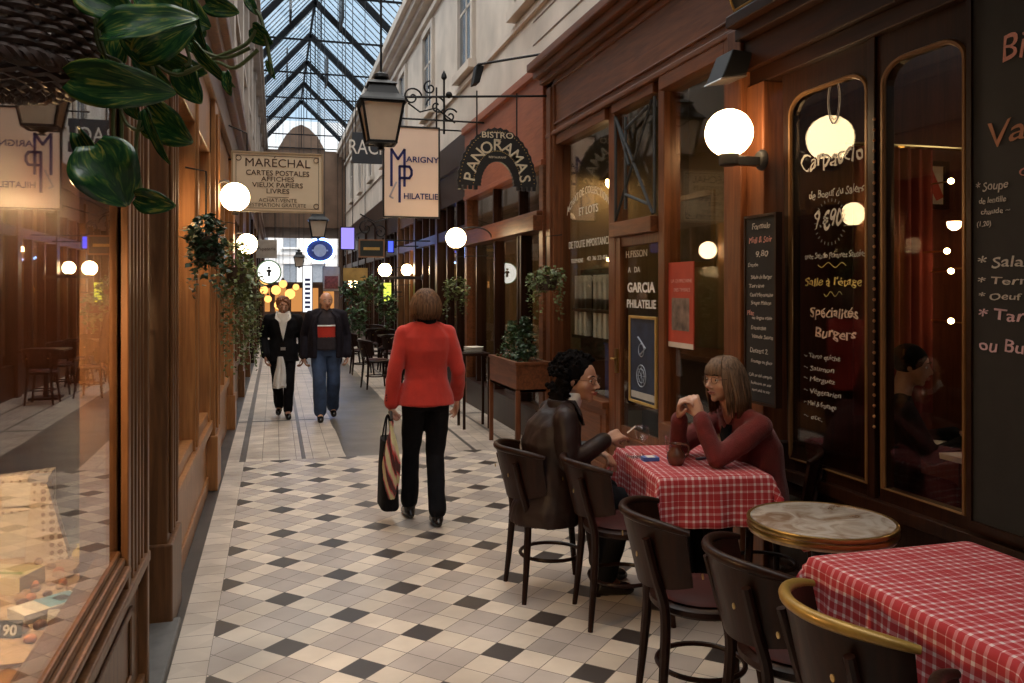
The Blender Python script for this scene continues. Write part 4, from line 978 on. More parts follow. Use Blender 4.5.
# marble table
def marble():
    m, n, o = nodes_mat('worn_marble'); L = n.links.new
    b = n.nodes.new('ShaderNodeBsdfPrincipled'); L(b.outputs[0], o.inputs[0]); b.inputs['Roughness'].default_value = 0.22
    t = n.nodes.new('ShaderNodeTexCoord'); z = n.nodes.new('ShaderNodeTexNoise'); z.inputs['Scale'].default_value = 7; z.inputs['Detail'].default_value = 10; z.inputs['Distortion'].default_value = 1.5
    L(t.outputs['Object'], z.inputs['Vector']); r = n.nodes.new('ShaderNodeValToRGB'); L(z.outputs[0], r.inputs[0])
    r.color_ramp.elements[0].position = 0.35; r.color_ramp.elements[0].color = (0.22,0.14,0.09,1); r.color_ramp.elements[1].position = 0.6; r.color_ramp.elements[1].color = (0.46,0.40,0.34,1)
    L(r.outputs[0], b.inputs['Base Color']); return m
t = thing('marble_table', 'round marble cafe table with doubled brass rim beside the wall', 'table', (2.06,2.88,0))
c_ = V((2.06,2.88,0))
m = MB(); m.lathe([(0.001,0.70),(0.276,0.70),(0.276,0.747),(0.270,0.749),(0.001,0.749)], c_, 48); m.build('marble_top', marble(), t, smooth=True)
for z in (0.742, 0.720):
    m = MB(); m.lathe([(0.272,z-0.009),(0.281,z-0.007),(0.283,z),(0.281,z+0.008),(0.275,z+0.010),(0.268,z+0.009),(0.268,z-0.009)], c_, 64); m.build('brass_rim', brass, t, smooth=True)
m = MB(); m.lathe([(0.15,0.01),(0.14,0.03),(0.05,0.06),(0.03,0.12),(0.028,0.4),(0.04,0.65),(0.1,0.70)], c_, 20); m.build('pedestal', iron, t, smooth=True)

# ---------------- things on the women's table ----------------
clear = thin_glass('clear_table_glass', (0.97,0.97,0.97), 1.3, 1.5)
def on1(px, py): return onZ(px, py, 0.757)
g = on1(642, 456); g.z = 0.754
t = thing('wine_glass', 'empty stemmed wine glass in front of the leather jacket woman', 'glass', g)
m = MB(); m.lathe([(0.032,0.0),(0.03,0.003),(0.006,0.006),(0.0045,0.03),(0.0045,0.075),(0.012,0.083),(0.030,0.10),(0.038,0.125),(0.036,0.150),(0.030,0.165),(0.029,0.165),(0.035,0.150),(0.037,0.125),(0.029,0.101)], g, 24); m.build('glass_bowl', clear, t, smooth='all')
g = on1(671, 452); g.z = 0.754
m = MB(); m.lathe([(0.025,0.0),(0.028,0.004),(0.034,0.09),(0.033,0.09),(0.027,0.006),(0.001,0.005)], g, 20); tag(m.build('tumbler', clear, None, smooth='all'), 'clear tumbler standing behind the brown jug', 'glass')
g = on1(676, 464); g.z = 0.754
jugm = plain('brown_glazed_jug', (0.12,0.045,0.025), 0.18, 0, 0.35, 20, coat=0.5)
t = thing('jug', 'small dark brown glazed jug with handle on the gingham table', 'jug', g)
m = MB(); m.lathe([(0.001,0.0),(0.032,0.0),(0.040,0.010),(0.048,0.035),(0.044,0.060),(0.030,0.080),(0.027,0.092),(0.036,0.108),(0.034,0.108),(0.024,0.092),(0.026,0.078),(0.001,0.07)], g, 24); m.build('body', jugm, t, smooth=True)
m = MB(); m.tube(bent([g+V((0.030,-0.008,0.10)), g+V((0.062,-0.012,0.095)), g+V((0.064,-0.012,0.060)), g+V((0.045,-0.008,0.035))]), 0.006, 8); m.build('handle', jugm, t, smooth=True)
g = on1(650, 460); g.z = 0.754
t = thing('cigarette_packet', 'flat blue and white cigarette packet lying before the wine glass', 'packet', g)
MB().obox(g+V((0,0,0.011)), V((0.042,-0.006,0)), V((0.004,0.028,0)), V((0,0,0.010))).build('packet', plain('packet_blue', (0.05,0.12,0.40), 0.4), t, bevel=0.001)
MB().obox(g+V((0.0,-0.0,0.0215)), V((0.020,-0.003,0)), V((0.002,0.026,0)), V((0,0,0.0008))).build('white_band', white_paint, t)
g = on1(640, 457)+V((-0.03,0,0)); g.z = 0.754
m = MB(); m.lathe([(0.001,0.0),(0.04,0.0),(0.05,0.018),(0.046,0.020),(0.037,0.006),(0.001,0.005)], g, 20); tag(m.build('ashtray', clear, None, smooth=True), 'low clear glass ashtray beside the blue packet', 'ashtray')
g = on1(701, 459); g.z = 0.754
m = MB(); m.obox(g+V((0,0,0.006)), V((0.03,0.004,0)), V((-0.001,0.009,0)), V((0,0,0.006))); tag(m.build('lighter', plain('dull_lighter_grey', (0.10,0.10,0.14), 0.3), None, bevel=0.002), 'small dark lighter lying right of the brown jug', 'lighter')

# ---------------- foliage ----------------
leaf_dark = plain('dark_ivy_leaf', (0.020,0.055,0.022), 0.4, 0, 0.4, 30)
leaf_pale = plain('pale_green_leaf', (0.11,0.15,0.05), 0.5, 0, 0.45, 25)
leaf_mid = plain('mid_green_leaf', (0.035,0.085,0.025), 0.45, 0, 0.4, 25)
stem_m = plain('green_stem', (0.08,0.10,0.03), 0.6)
def leaf(mb, c, s_, rnd):
    d = V((rnd.uniform(-1,1), rnd.uniform(-1,1), rnd.uniform(-1,0.4))).normalized(); sd = d.cross(V((rnd.uniform(-1,1), rnd.uniform(-1,1), 1))).normalized(); nn = d.cross(sd)
    mb.add([c, c+d*s_*0.35+sd*s_*0.45+nn*s_*0.1, c+d*s_*0.6+sd*s_*0.22, c+d*s_, c+d*s_*0.6-sd*s_*0.22, c+d*s_*0.35-sd*s_*0.45+nn*s_*0.1], [(0,1,2,3),(0,3,4,5)])
def foliage(mb, c, rx, ry, rz, n, s_, seed, trails=0, tl=0.4):
    rnd = random.Random(seed); c = V(c)
    for k in range(n):
        while True:
            p = V((rnd.uniform(-1,1), rnd.uniform(-1,1), rnd.uniform(-1,1)))
            if 0.45 < p.length < 1: break
        leaf(mb, c+V((p.x*rx, p.y*ry, p.z*rz)), s_*rnd.uniform(0.6,1.2), rnd)
    for k in range(trails):
        a = rnd.uniform(0, 6.28); p = c+V((math.cos(a)*rx*0.8, math.sin(a)*ry*0.8, -rz*0.3)); L_ = tl*rnd.uniform(0.4,1)
        m_ = int(L_/0.03)
        for j in range(m_):
            p = p+V((rnd.uniform(-0.01,0.01), rnd.uniform(-0.01,0.01), -0.03)); leaf(mb, p+V((rnd.uniform(-.02,.02), rnd.uniform(-.02,.02), 0)), s_*rnd.uniform(0.6,1.0), rnd)
def hanging_plant(label, c, r, mat, n, s_, seed, trails, tl, wallx, rz=None, hang=0.4):
    c = V(c); t = thing('hanging_plant', label, 'plant', c)
    m = MB(); m.lathe([(0.001,-0.12),(r*0.45,-0.12),(r*0.6,0.02),(r*0.56,0.02),(r*0.5,-0.02),(0.001,-0.02)], c, 16); m.build('pot', plain('dark_pot', (0.05,0.03,0.02), 0.7), t, smooth=True)
    m = MB(); foliage(m, c, r, r, rz or r, n, s_, seed, trails, tl); m.build('foliage', mat, t)
    m = MB(); m.tube([c, c+V((0,0,hang)), V((wallx, c.y, c.z+hang+0.02))], 0.006, 5); m.build('hook', iron, t)
hanging_plant('dark round ivy ball hanging from the left shop post', P(206,240,4.95), 0.115, leaf_dark, 420, 0.045, 3, 14, 0.30, -0.5, 0.16)
hanging_plant('pale trailing plant hanging under the left globe lamps', P(236,270,7.3), 0.15, leaf_pale, 520, 0.045, 4, 26, 0.85, -0.5, 0.30)
hanging_plant('loose pale trailing plant further back along the left shops', P(249,290,10.5), 0.17, leaf_pale, 380, 0.05, 5, 20, 0.9, -0.5, 0.35)
hanging_plant('wispy pale plant hanging at the stamp shop pilaster above the planter', P(546,278,8.2), 0.20, leaf_pale, 330, 0.045, 6, 16, 0.40, 2.68, 0.13)
hanging_plant('wispy plant hanging below the globe lamp of the bistro', P(456,288,10.9), 0.18, leaf_pale, 260, 0.05, 8, 14, 0.35, 2.66, 0.16)
for k, (px, py, d) in enumerate(((352,290,19),(371,288,17),(387,305,17.5),(357,316,18.5),(345,322,22))):
    hanging_plant(['dim bushy plant hanging under the gold sign','dim bushy plant hanging under the framed plaque','dark round plant below the yellow green sign','dark plant low beside the second man','dark plant lowest behind the second man'][k], P(px, py, d), 0.26, leaf_mid, 200, 0.09, 20+k, 6, 0.4, 2.72, 0.3)
# planter box on legs
t = thing('planter_box', 'red brown wooden planter box on tall legs before the bistro', 'planter', (2.42,8.5,0))
m = MB(); m.box(2.26,2.60,7.95,9.02,0.64,0.67)
for (a,b_,c,d) in ((2.26,2.29,7.95,9.02),(2.57,2.60,7.95,9.02),(2.29,2.57,7.95,7.98),(2.29,2.57,8.99,9.02)): m.box(a,b_,c,d,0.64,0.92)
for (a,b_,c,d) in ((2.25,2.30,7.94,9.03),(2.56,2.61,7.94,9.03),(2.3,2.56,7.94,7.99),(2.3,2.56,8.98,9.03)): m.box(a,b_,c,d,0.905,0.935)
m.build('box', redwood_h, t, bevel=0.003)
for (x, y) in ((2.275,7.965),(2.585,7.965),(2.275,9.005),(2.585,9.005)): MB().box(x-0.02,x+0.02,y-0.02,y+0.02,0,0.66).build('leg', redwood, t)
m = MB(); m.box(2.3,2.56,7.99,8.98,0.67,0.87); m.build('soil', plain('soil', (0.03,0.02,0.015), 0.9), t)
def shrub(label, c, r, h, mat, n, s_, seed):
    t = thing('shrub', label, 'shrub', c); m = MB(); rnd = random.Random(seed)
    for k in range(n):
        q = rnd.random(); rr = r*(1-q*0.75); a = rnd.uniform(0,6.28); rad = rr*math.sqrt(rnd.random()); leaf(m, V(c)+V((math.cos(a)*rad, math.sin(a)*rad, 0.03+q*h)), s_*rnd.uniform(.6,1.2), rnd)
    m.build('foliage', mat, t); m = MB(); m.tube([c, V(c)+V((0,0,h*0.8))], 0.008, 5); m.build('stem', stem_m, t)
shrub('feathery conical bush in the far half of the planter', (2.43,8.72,0.88), 0.17, 0.40, leaf_mid, 700, 0.035, 31)
shrub('taller broad leaved bush in the near half of the planter', (2.43,8.22,0.88), 0.16, 0.46, leaf_dark, 420, 0.055, 32)
# side stand behind planter with stacked plates
t = thing('side_stand', 'narrow dark wooden stand behind the planter by the bistro door', 'stand', (2.3,9.9,0))
MB().box(2.12,2.46,9.75,10.1,0.86,0.89).build('top', darkwood, t)
for (x,y) in ((2.14,9.77),(2.44,9.77),(2.14,10.08),(2.44,10.08)): MB().box(x-0.015,x+0.015,y-.015,y+.015,0,0.86).build('leg', darkwood, t)
for k in range(4):
    m = MB(); m.lathe([(0.001,0),(0.09,0.0),(0.12,0.012),(0.119,0.015),(0.001,0.006)], (2.29,9.92,0.891+k*0.018), 20); tag(m.build('plate', white_paint, None, smooth=True), ['lowest','second','third','topmost'][k]+' white plate stacked on the dark stand behind the planter', 'plate', 'plates stacked on the stand')
# far tables and chairs at right
def far_table(label, x, y):
    t = thing('cafe_table', label, 'table', (x, y, 0), 'far cafe tables'); MB().box(x-.3,x+.3,y-.3,y+.3,.72,.75).build('tabletop', darkwood, t)
    MB().box(x-.03,x+.03,y-.03,y+.03,.02,.72).build('column', iron, t); MB().box(x-.2,x+.2,y-.2,y+.2,0,.03).build('foot', iron, t)
for k, (x, y) in enumerate(((2.25,14.2),(2.25,16.6),(2.25,19.2))):
    far_table(['far cafe table nearest the bistro','far cafe table in the middle of the right row','farthest cafe table of the right row'][k], x, y)
    put_chair(chairs[0], x-0.62, y+0.05, 10-8*k, ['dark chair at the far table nearest the bistro','dark chair at the middle far table','dark chair at the farthest table'][k]+', on its passage side')
    put_chair(chairs[0], x-0.05, y+0.62, -90, ['dark chair at the far table nearest the bistro','dark chair at the middle far table','dark chair at the farthest table'][k]+', on its far side')
    put_chair(chairs[0], x-0.1, y-0.62, 90, ['dark chair at the far table nearest the bistro','dark chair at the middle far table','dark chair at the farthest table'][k]+', on its near side')

# ---------------- wicker basket and pothos ----------------
wick = plain('dark_wicker', (0.035,0.014,0.008), 0.6, 0, 0.35, 40)
bc = V((-0.385, 1.40, 1.965))
t = thing('hanging_basket', 'dark woven wicker basket hanging at the top left corner', 'basket', bc)
m = MB(); nr = 26
for j in range(nr):
    z = bc.z+0.012+j*0.0115; rr = 0.118+0.022*min(1, j/16)
    pts = []
    for k in range(72):
        a = 2*math.pi*k/72; r_ = rr+0.004*math.sin(a*18+(math.pi if j % 2 else 0)); pts.append(V((bc.x+r_*math.cos(a), bc.y+r_*math.sin(a), z)))
    m.tube(pts, 0.0055, 5, closed=True)
m.build('weave', wick, t, smooth=True)
m = MB()
for k in range(36):
    a = 2*math.pi*k/36; m.tube([(bc.x+0.116*math.cos(a), bc.y+0.116*math.sin(a), bc.z), (bc.x+0.138*math.cos(a), bc.y+0.138*math.sin(a), bc.z+0.30)], 0.004, 5)
m.build('stakes', wick, t)
m = MB()
for j in range(3): # plaited foot ring
    pts = [V((bc.x+(0.119+0.006*math.sin(a_*20+j*2.1))*math.cos(a_), bc.y+(0.119+0.006*math.sin(a_*20+j*2.1))*math.sin(a_), bc.z+0.004+0.007*math.cos(a_*20+j*2.1))) for a_ in [2*math.pi*k/120 for k in range(120)]]
    m.tube(pts, 0.006, 5, closed=True)
m.build('plaited_border', wick, t, smooth=True)
m = MB()
for j in range(11):
    rr = 0.118-0.0108*j; pts = []
    for k in range(72):
        a = 2*math.pi*k/72; r_ = rr; pts.append(V((bc.x+r_*math.cos(a), bc.y+r_*math.sin(a), bc.z-0.004-0.028*math.sqrt(j/10)+0.003*math.sin(a*18+(math.pi if j % 2 else 0)))))
    m.tube(pts, 0.0062, 5, closed=True)
m.build('woven_bottom', wick, t, smooth=True)
m = MB()
for k in range(3):
    a = 2*math.pi*k/3+0.4; m.tube([(bc.x+0.138*math.cos(a), bc.y+0.138*math.sin(a), bc.z+0.30), (bc.x, bc.y, bc.z+0.75), (bc.x, bc.y, bc.z+1.2)], 0.004, 5)
m.tube([(bc.x, bc.y, bc.z+1.2), (-0.52, bc.y, bc.z+1.2)], 0.008, 6); m.build('chains', iron, t)
def pothos_mat():
    m, n, o = nodes_mat('variegated_pothos_leaf'); L = n.links.new
    b = n.nodes.new('ShaderNodeBsdfPrincipled'); L(b.outputs[0], o.inputs[0]); b.inputs['Roughness'].default_value = 0.26; b.inputs['Coat Weight'].default_value = 0.6
    t = n.nodes.new('ShaderNodeUVMap'); mp = n.nodes.new('ShaderNodeMapping'); L(t.outputs[0], mp.inputs[0]); mp.inputs['Scale'].default_value = (1.6, 5.0, 1); mp.inputs['Rotation'].default_value = (0,0,0.35)
    z = n.nodes.new('ShaderNodeTexNoise'); z.inputs['Scale'].default_value = 2.0; z.inputs['Detail'].default_value = 7; z.inputs['Distortion'].default_value = 0.8; L(mp.outputs[0], z.inputs['Vector'])
    r = n.nodes.new('ShaderNodeValToRGB'); L(z.outputs[0], r.inputs[0])
    r.color_ramp.elements[0].position = 0.44; r.color_ramp.elements[0].color = (0.016,0.075,0.032,1)
    r.color_ramp.elements[1].position = 0.66; r.color_ramp.elements[1].color = (0.30,0.34,0.07,1)
    e = r.color_ramp.elements.new(0.56); e.color = (0.05,0.16,0.04,1)
    L(r.outputs[0], b.inputs['Base Color'])
    bp = n.nodes.new('ShaderNodeBump'); bp.inputs['Strength'].default_value = 0.3; bp.inputs['Distance'].default_value = 0.003; L(z.outputs[0], bp.inputs['Height']); L(bp.outputs[0], b.inputs['Normal'])
    tl = n.nodes.new('ShaderNodeBsdfTranslucent'); L(r.outputs[0], tl.inputs[0]); mx = n.nodes.new('ShaderNodeMixShader'); mx.inputs[0].default_value = 0.25
    L(b.outputs[0], mx.inputs[1]); L(tl.outputs[0], mx.inputs[2]); L(mx.outputs[0], o.inputs[0]); return m
poth = pothos_mat()
pt_ = thing('pothos_plant', 'variegated trailing pothos with large glossy leaves at the wicker basket', 'plant', bc+V((0.05,0,0.25)))
RV = V((math.cos(TH), -math.sin(TH), 0)); UV_ = V((0,0,1)); FV = V((math.sin(TH), math.cos(TH), 0))
def pleaf(cx, cy, lp, wp, ang, tilt, d, roll=0.0, curl=0.25):
    # centre, length, width in image pixels at depth d; ang = direction of the tip, clockwise from right
    c = P(cx, cy, d); L_ = lp/F*d; W_ = 1.08*wp/F*d
    a = math.radians(ang); dr = (RV*math.cos(a)-UV_*math.sin(a)); sd = (RV*math.sin(a)+UV_*math.cos(a))
    q = Matrix.Rotation(math.radians(roll), 3, dr); sd = q @ sd; nrm = dr.cross(sd).normalized()
    if nrm.dot(FV) > 0: nrm = -nrm
    q = Matrix.Rotation(math.radians(tilt), 3, sd); dr = q @ dr; nrm = q @ nrm
    nl, nw = 14, 8; vs, fs, uv = [], [], []
    for i in range(nl+1):
        t_ = i/nl; hw = 0.5*W_*(math.sqrt(max(0.06, 1-((0.30-t_)/0.33)**2)) if t_ < 0.30 else max(0.02, math.cos((t_-0.30)/0.70*math.pi/2))**0.62)
        lobe = 0.045*L_*(1-t_)**5
        for j in range(nw+1):
            s_ = -1+2*j/nw; x = (t_-0.5)*L_-abs(s_)*lobe*1.6; y = s_*hw
            z = abs(s_)**1.3*hw*curl*1.1+hw*0.10*math.sin(t_*11+cx)*abs(s_)-((t_-0.4)**2)*L_*0.9*curl
            vs.append(c+dr*x+sd*y+nrm*(z)); uv.append((t_+cx*0.37, abs(s_)*0.5+t_*0.2+cy*.11))
    for i in range(nl):
        for j in range(nw): k = i*(nw+1)+j; fs.append((k, k+1, k+nw+2, k+nw+1))
    off = V(pt_.location); me = bpy.data.meshes.new('leaf'); me.from_pydata([v-off for v in vs], [], fs); me.materials.append(poth)
    u = me.uv_layers.new(name='UVMap')
    for lp_ in me.loops: u.data[lp_.index].uv = uv[lp_.vertex_index]
    for p in me.polygons: p.use_smooth = True
    o = bpy.data.objects.new('leaf', me); C.objects.link(o); o.parent = pt_
    md = o.modifiers.new('t', 'SOLIDIFY'); md.thickness = 0.0006
    return c
for a_ in ((122,86,100,44,8,8,1.12,12), (96,165,74,26,58,0,1.15,20), (110,176,66,62,62,12,1.10,-15), (155,202,40,24,12,0,1.08,15), (168,126,56,40,40,5,1.2,20), (156,138,58,14,68,0,1.18,30),
           (150,22,92,40,-18,10,1.15,-20), (122,16,60,44,75,15,1.2,25), (176,10,70,44,25,10,1.22,0), (196,26,60,20,75,0,1.2,30), (184,66,46,26,20,0,1.25,30), (190,86,40,28,60,0,1.22,10),
           (212,66,60,14,48,0,1.15,35), (222,8,34,20,15,0,1.1,10), (228,84,24,12,80,0,1.12,20), (262,36,26,20,40,0,1.2,30), (271,70,20,7,70,0,1.2,20), (145,60,70,20,50,0,1.3,30), (150,72,50,24,70,0,1.32,10), (116,50,60,36,100,0,1.34,10), (168,38,66,36,-30,5,1.19,15), (108,4,60,40,30,0,1.17,-10), (190,14,52,34,60,0,1.26,20), (132,104,34,22,70,0,1.25,20), (252,6,20,10,60,0,1.3,0), (200,48,30,16,30,0,1.28,0)):
    pleaf(*a_)
m = MB()
for pl in (((95,20),(100,50),(120,62),(122,70)), ((130,30),(150,62),(155,85),(150,118)), ((110,60),(121,110),(121,150)), ((118,60),(113,120),(115,150)), ((120,110),(128,125),(142,130),(150,112)), ((150,60),(178,75),(215,58),(245,45),(256,30)), ((185,72),(215,62),(235,68),(258,50)), ((200,50),(225,58),(250,48)), ((95,-10),(98,30),(108,62)), ((180,30),(190,60),(185,66)), ((256,10),(262,22),(270,60),(272,75)), ((140,120),(136,150),(142,195))):
    pts = [P(x, y, 1.2) for x, y in pl]; m.tube(bent(pts, 20), 0.0028, 6)
m.build('stems', stem_m, pt_, smooth=True)
# ---------------- writing fitted between two image columns on a wall plane ----------------
def ftext(s, X, px0, px1, py, hpx, mat, parent, name='lettering', bold=0.0, shear=0.0, jit=0.0, arc=0.0, slope=0.0):
    a, c = onX(px0, py, X), onX(px1, py, X); mid = onX((px0+px1)/2, py, X); d = mid.x*math.sin(TH)+mid.y*math.cos(TH)
    size = hpx/F*d/0.70; q = MB(); text(s, size, None, None, (0,0,0), bold=bold, shear=shear, collect=q, ext=0.0008)
    if not q.v: return
    xs = [v[0] for v in q.v]; x0, x1 = min(xs), max(xs); W = a.y-c.y; rnd = random.Random(len(s)*7+int(px0)); ph = rnd.uniform(0, 9)
    vs = []
    for v in q.v:
        t_ = (v[0]-x0)/(x1-x0); y = a.y-t_*W; z = v[2]
        if jit: z += jit*size*(0.5*math.sin(t_*len(s)*1.7+ph)+0.35*math.sin(v[2]/size*9+t_*len(s)*3.1+ph)); y += jit*size*0.35*math.sin(v[2]/size*7+t_*len(s)*2.3)
        if arc: z += arc*size*(-(2*t_-1)**2)
        vs.append((X+v[1], y, mid.z+z+slope*t_*W))
    m = MB(); m.add(vs, q.f); return m.build(name, mat, parent)
ivory = plain('ivory_window_paint', (0.70,0.66,0.56), 0.6, 0, 0.05)
# stamp dealer's windows
w3_, w4_ = w3, w4; GX = 2.79
ftext('ACHAT DE COLLECTION', GX, 567, 609, 190, 7.5, ivory, w3, bold=0.0, arc=1.6)
ftext('ET LOTS', GX, 579, 598, 210, 8, ivory, w3, bold=0.01)
ftext('DE TOUTE IMPORTANCE', GX, 569, 610, 243, 7.5, ivory, w3, bold=0.0)
ftext('TELEPHONE', GX, 571, 583, 261, 4, ivory, w3); ftext('42 36 22-03', GX, 587, 607, 258, 4.2, ivory, w3)
# album board in window
bz0 = onX(570, 334, 2.83).z; bz1 = onX(570, 272, 2.83).z; y0_, y1_ = onX(571, 0, 2.83).y, onX(612, 0, 2.83).y
t = thing('album_shelf', 'dark display shelf of white album spines headed achat vente behind the first shop window', 'shelf', (2.85, (y0_+y1_)/2, bz0))
m = MB(); m.box(2.93,2.96,y1_,y0_,bz0-0.75,bz1+0.02); m.box(2.84,2.95,y1_,y0_,bz0-0.03,bz0); m.box(2.84,2.95,y1_,y0_,(bz0+bz1)/2-0.08,(bz0+bz1)/2-0.05); m.build('case', darkwood, t)
ftext('ACHAT-VENTE', 2.835, 577, 605, 279.5, 6, ivory, t, bold=0.02)
for row, (z0, z1) in enumerate(((bz0, bz0+0.36), ((bz0+bz1)/2-0.05, (bz0+bz1)/2+0.27))):
    for k in range(8):
        yy = y0_-0.05-k*(y0_-y1_-0.05)/8
        if k == 3: continue
        o = MB().box(2.85, 2.91, yy-0.062, yy, z0, z1).build('stamp_album', white_paint, None, bevel=0.003)
        row_n = 'lower' if row == 0 else 'upper'
        tag(o, '%s white stamp album on the %s shelf behind the window lettering' % (['first','second','third','','fourth','fifth','sixth','seventh'][k], row_n), 'album', 'white albums on display')
# small white umbrella-shaped lamp shade in window
t = thing('shaded_lamp', 'little white shaded lamp glimpsed in the lettered window', 'lamp', onX(567, 217, 2.9))
p_ = onX(567.5, 217, 2.9); m = MB(); m.lathe([(0.005,0.06),(0.06,0.03),(0.085,-0.02),(0.083,-0.02),(0.055,0.025)], p_, 16); m.build('shade', white_paint, t, smooth=True); MB().tube([p_+V((0,0,0.06)), V((p_.x,p_.y,3.9))], 0.004, 5).build('cord', black, t)
# door lettering
DX = 2.777
ftext('H.FISSON', DX, 626, 647, 254, 7, ivory, door2, bold=0.0); ftext('A   DA', DX, 628, 640, 270, 5.5, ivory, door2); ftext('GARCIA', DX, 627.5, 655, 288, 9.5, white_paint, door2, bold=0.03); ftext('PHILATELIE', DX, 627, 656, 304.5, 8, white_paint, door2, bold=0.025)
# posters
def poster(name, label, X, px0, py0, px1, py1, mat, frame=None, fw=0.02, parts=()):
    a, c = onX(px0, (py0+py1)/2, X), onX(px1, (py0+py1)/2, X); mx = onX((px0+px1)/2, py0, X); mn = onX((px0+px1)/2, py1, X)
    t = thing(name, label, 'poster', (X, (a.y+c.y)/2, mn.z)); MB().box(X-0.004, X+0.004, c.y, a.y, mn.z, mx.z).build('sheet', mat, t)
    W, Hh = a.y-c.y, mx.z-mn.z
    if frame:
        f = MB()
        for (y0, y1, z0, z1) in ((c.y-fw,c.y,mn.z-fw,mx.z+fw),(a.y,a.y+fw,mn.z-fw,mx.z+fw),(c.y,a.y,mn.z-fw,mn.z),(c.y,a.y,mx.z,mx.z+fw)): f.box(X-0.014, X+0.006, y0, y1, z0, z1)
        f.build('frame', frame, t, bevel=0.004)
    for nm, mt, u0, u1, v0, v1 in parts: MB().box(X-0.006, X-0.004, a.y-W*u1, a.y-W*u0, mx.z-Hh*v1, mx.z-Hh*v0).build(nm, mt, t)
    return t, a.y, c.y, mn.z, mx.z
bluep = plain('poster_blue', (0.014,0.026,0.060), 0.5, 0, 0.5, 9)
t, ya, yc, z0, z1 = poster('framed_poster', 'blue poster of a wheel in a gilt frame on the shop door', 2.755, 631, 319, 656, 402, bluep, gold, 0.022, (('caption_strip', plain('poster_pale', (0.40,0.40,0.38), 0.6), 0.04, 0.96, 0.89, 0.97),))
mx_ = (ya+yc)/2
m = MB()
for (r_, zc) in ((0.085, z0+0.20), (0.055, z0+0.20), (0.05, z0+0.40)): m.tube([V((2.748, mx_+0.02+r_*math.cos(2*math.pi*k/24), zc+r_*math.sin(2*math.pi*k/24))) for k in range(24)], 0.004, 4, closed=True)
for k in range(8): m.tube([(2.748, mx_+0.02, z0+0.20), (2.748, mx_+0.02+0.085*math.cos(k*math.pi/4), z0+0.20+0.085*math.sin(k*math.pi/4))], 0.002, 4)
m.tube([(2.748, mx_+0.08, z0+0.5), (2.748, mx_-0.06, z0+0.42), (2.748, mx_+0.05, z0+0.36)], 0.007, 5); m.build('wheel_drawing', plain('poster_light_blue', (0.30,0.36,0.45), 0.6), t)
redp = plain('poster_red', (0.42,0.055,0.03), 0.55, 0, 0.15, 5)
t, ya, yc, z0, z1 = poster('event_poster', 'red event poster with black and white picture in the stamp shop window', 2.783, 669, 262, 694, 348, redp, None, 0, (('footer_strip', plain('poster_off_white', (0.60,0.52,0.45), 0.6), 0.0, 1.0, 0.94, 1.0), ('photo_block', plain('mottled_print', (0.20,0.14,0.11), 0.6, 0, 0.7, 9), 0.14, 0.84, 0.42, 0.80)))
ftext('LA QUINZAINE', 2.776, 671, 692, 281, 3.6, chalk_p, t); ftext('DES TIMBRES', 2.776, 674, 690, 290, 3.6, chalk_p, t)
# frame and picture behind the glass
t, *_ = poster('framed_picture', 'dim gilt framed picture on the back wall behind the red poster window', 3.54, 675, 199, 712, 262, plain('dim_landscape', (0.10,0.08,0.05), 0.6, 0, 0.5, 5), plain('dull_gilt', (0.20,0.13,0.05), 0.5, 0.3), 0.05)
# Formule chalkboard
FX = 2.60
a, c = onX(746, 0, FX), onX(775, 0, FX); zt, zb_ = onX(760, 217, FX).z, onX(760, 402, FX).z
cb = thing('chalkboard', 'tall narrow chalkboard with the set menu hung on the restaurant pilaster', 'chalkboard', (FX, (a.y+c.y)/2, zb_))
MB().box(FX, FX+0.02, c.y, a.y, zb_, zt).build('slate', slate, cb, bevel=0.002)
m = MB()
for (y0, y1, z0, z1) in ((c.y-0.015,c.y,zb_-0.015,zt+0.015),(a.y,a.y+0.015,zb_-0.015,zt+0.015),(c.y,a.y,zb_-0.015,zb_),(c.y,a.y,zt,zt+0.015)): m.box(FX-0.006, FX+0.035, y0, y1, z0, z1)
m.build('frame', darkwood, cb)
for s_, x0, x1, y_, h_, mt in (('Formule',752,770,226,6,chalk),('Midi & Soir',749,772,240,6,chalk_p),('9.80',756,768,254,6,chalk),('Entrée',748,758,265,4,chalk),('Salade du Berger',751,772,277,4,chalk),('Terrine',749,764,286,4,chalk),('Oeuf Mayonnaise',750,773,295,4,chalk),('Soupe Maison',751,771,303,4,chalk),('Plat',747,754,313,5,chalk_p),('ou lingue rôtie',752,772,318,3.5,chalk),('Entrecôte',751,766,328,4,chalk),('Viande Sauce',752,773,337,4,chalk),('Dessert 2.',750,768,351,5,chalk),('Fromage ou glace',751,772,362,3.5,chalk),('Café ou thé compris',749,772,376,3.2,chalk),('boissons en sus',751,771,384,3,chalk),('servi midi et soir',752,770,391,3,chalk)):
    ftext(s_, FX-0.003, x0, x1, y_, h_, mt, cb, 'chalk_writing', jit=0.10, shear=0.15)
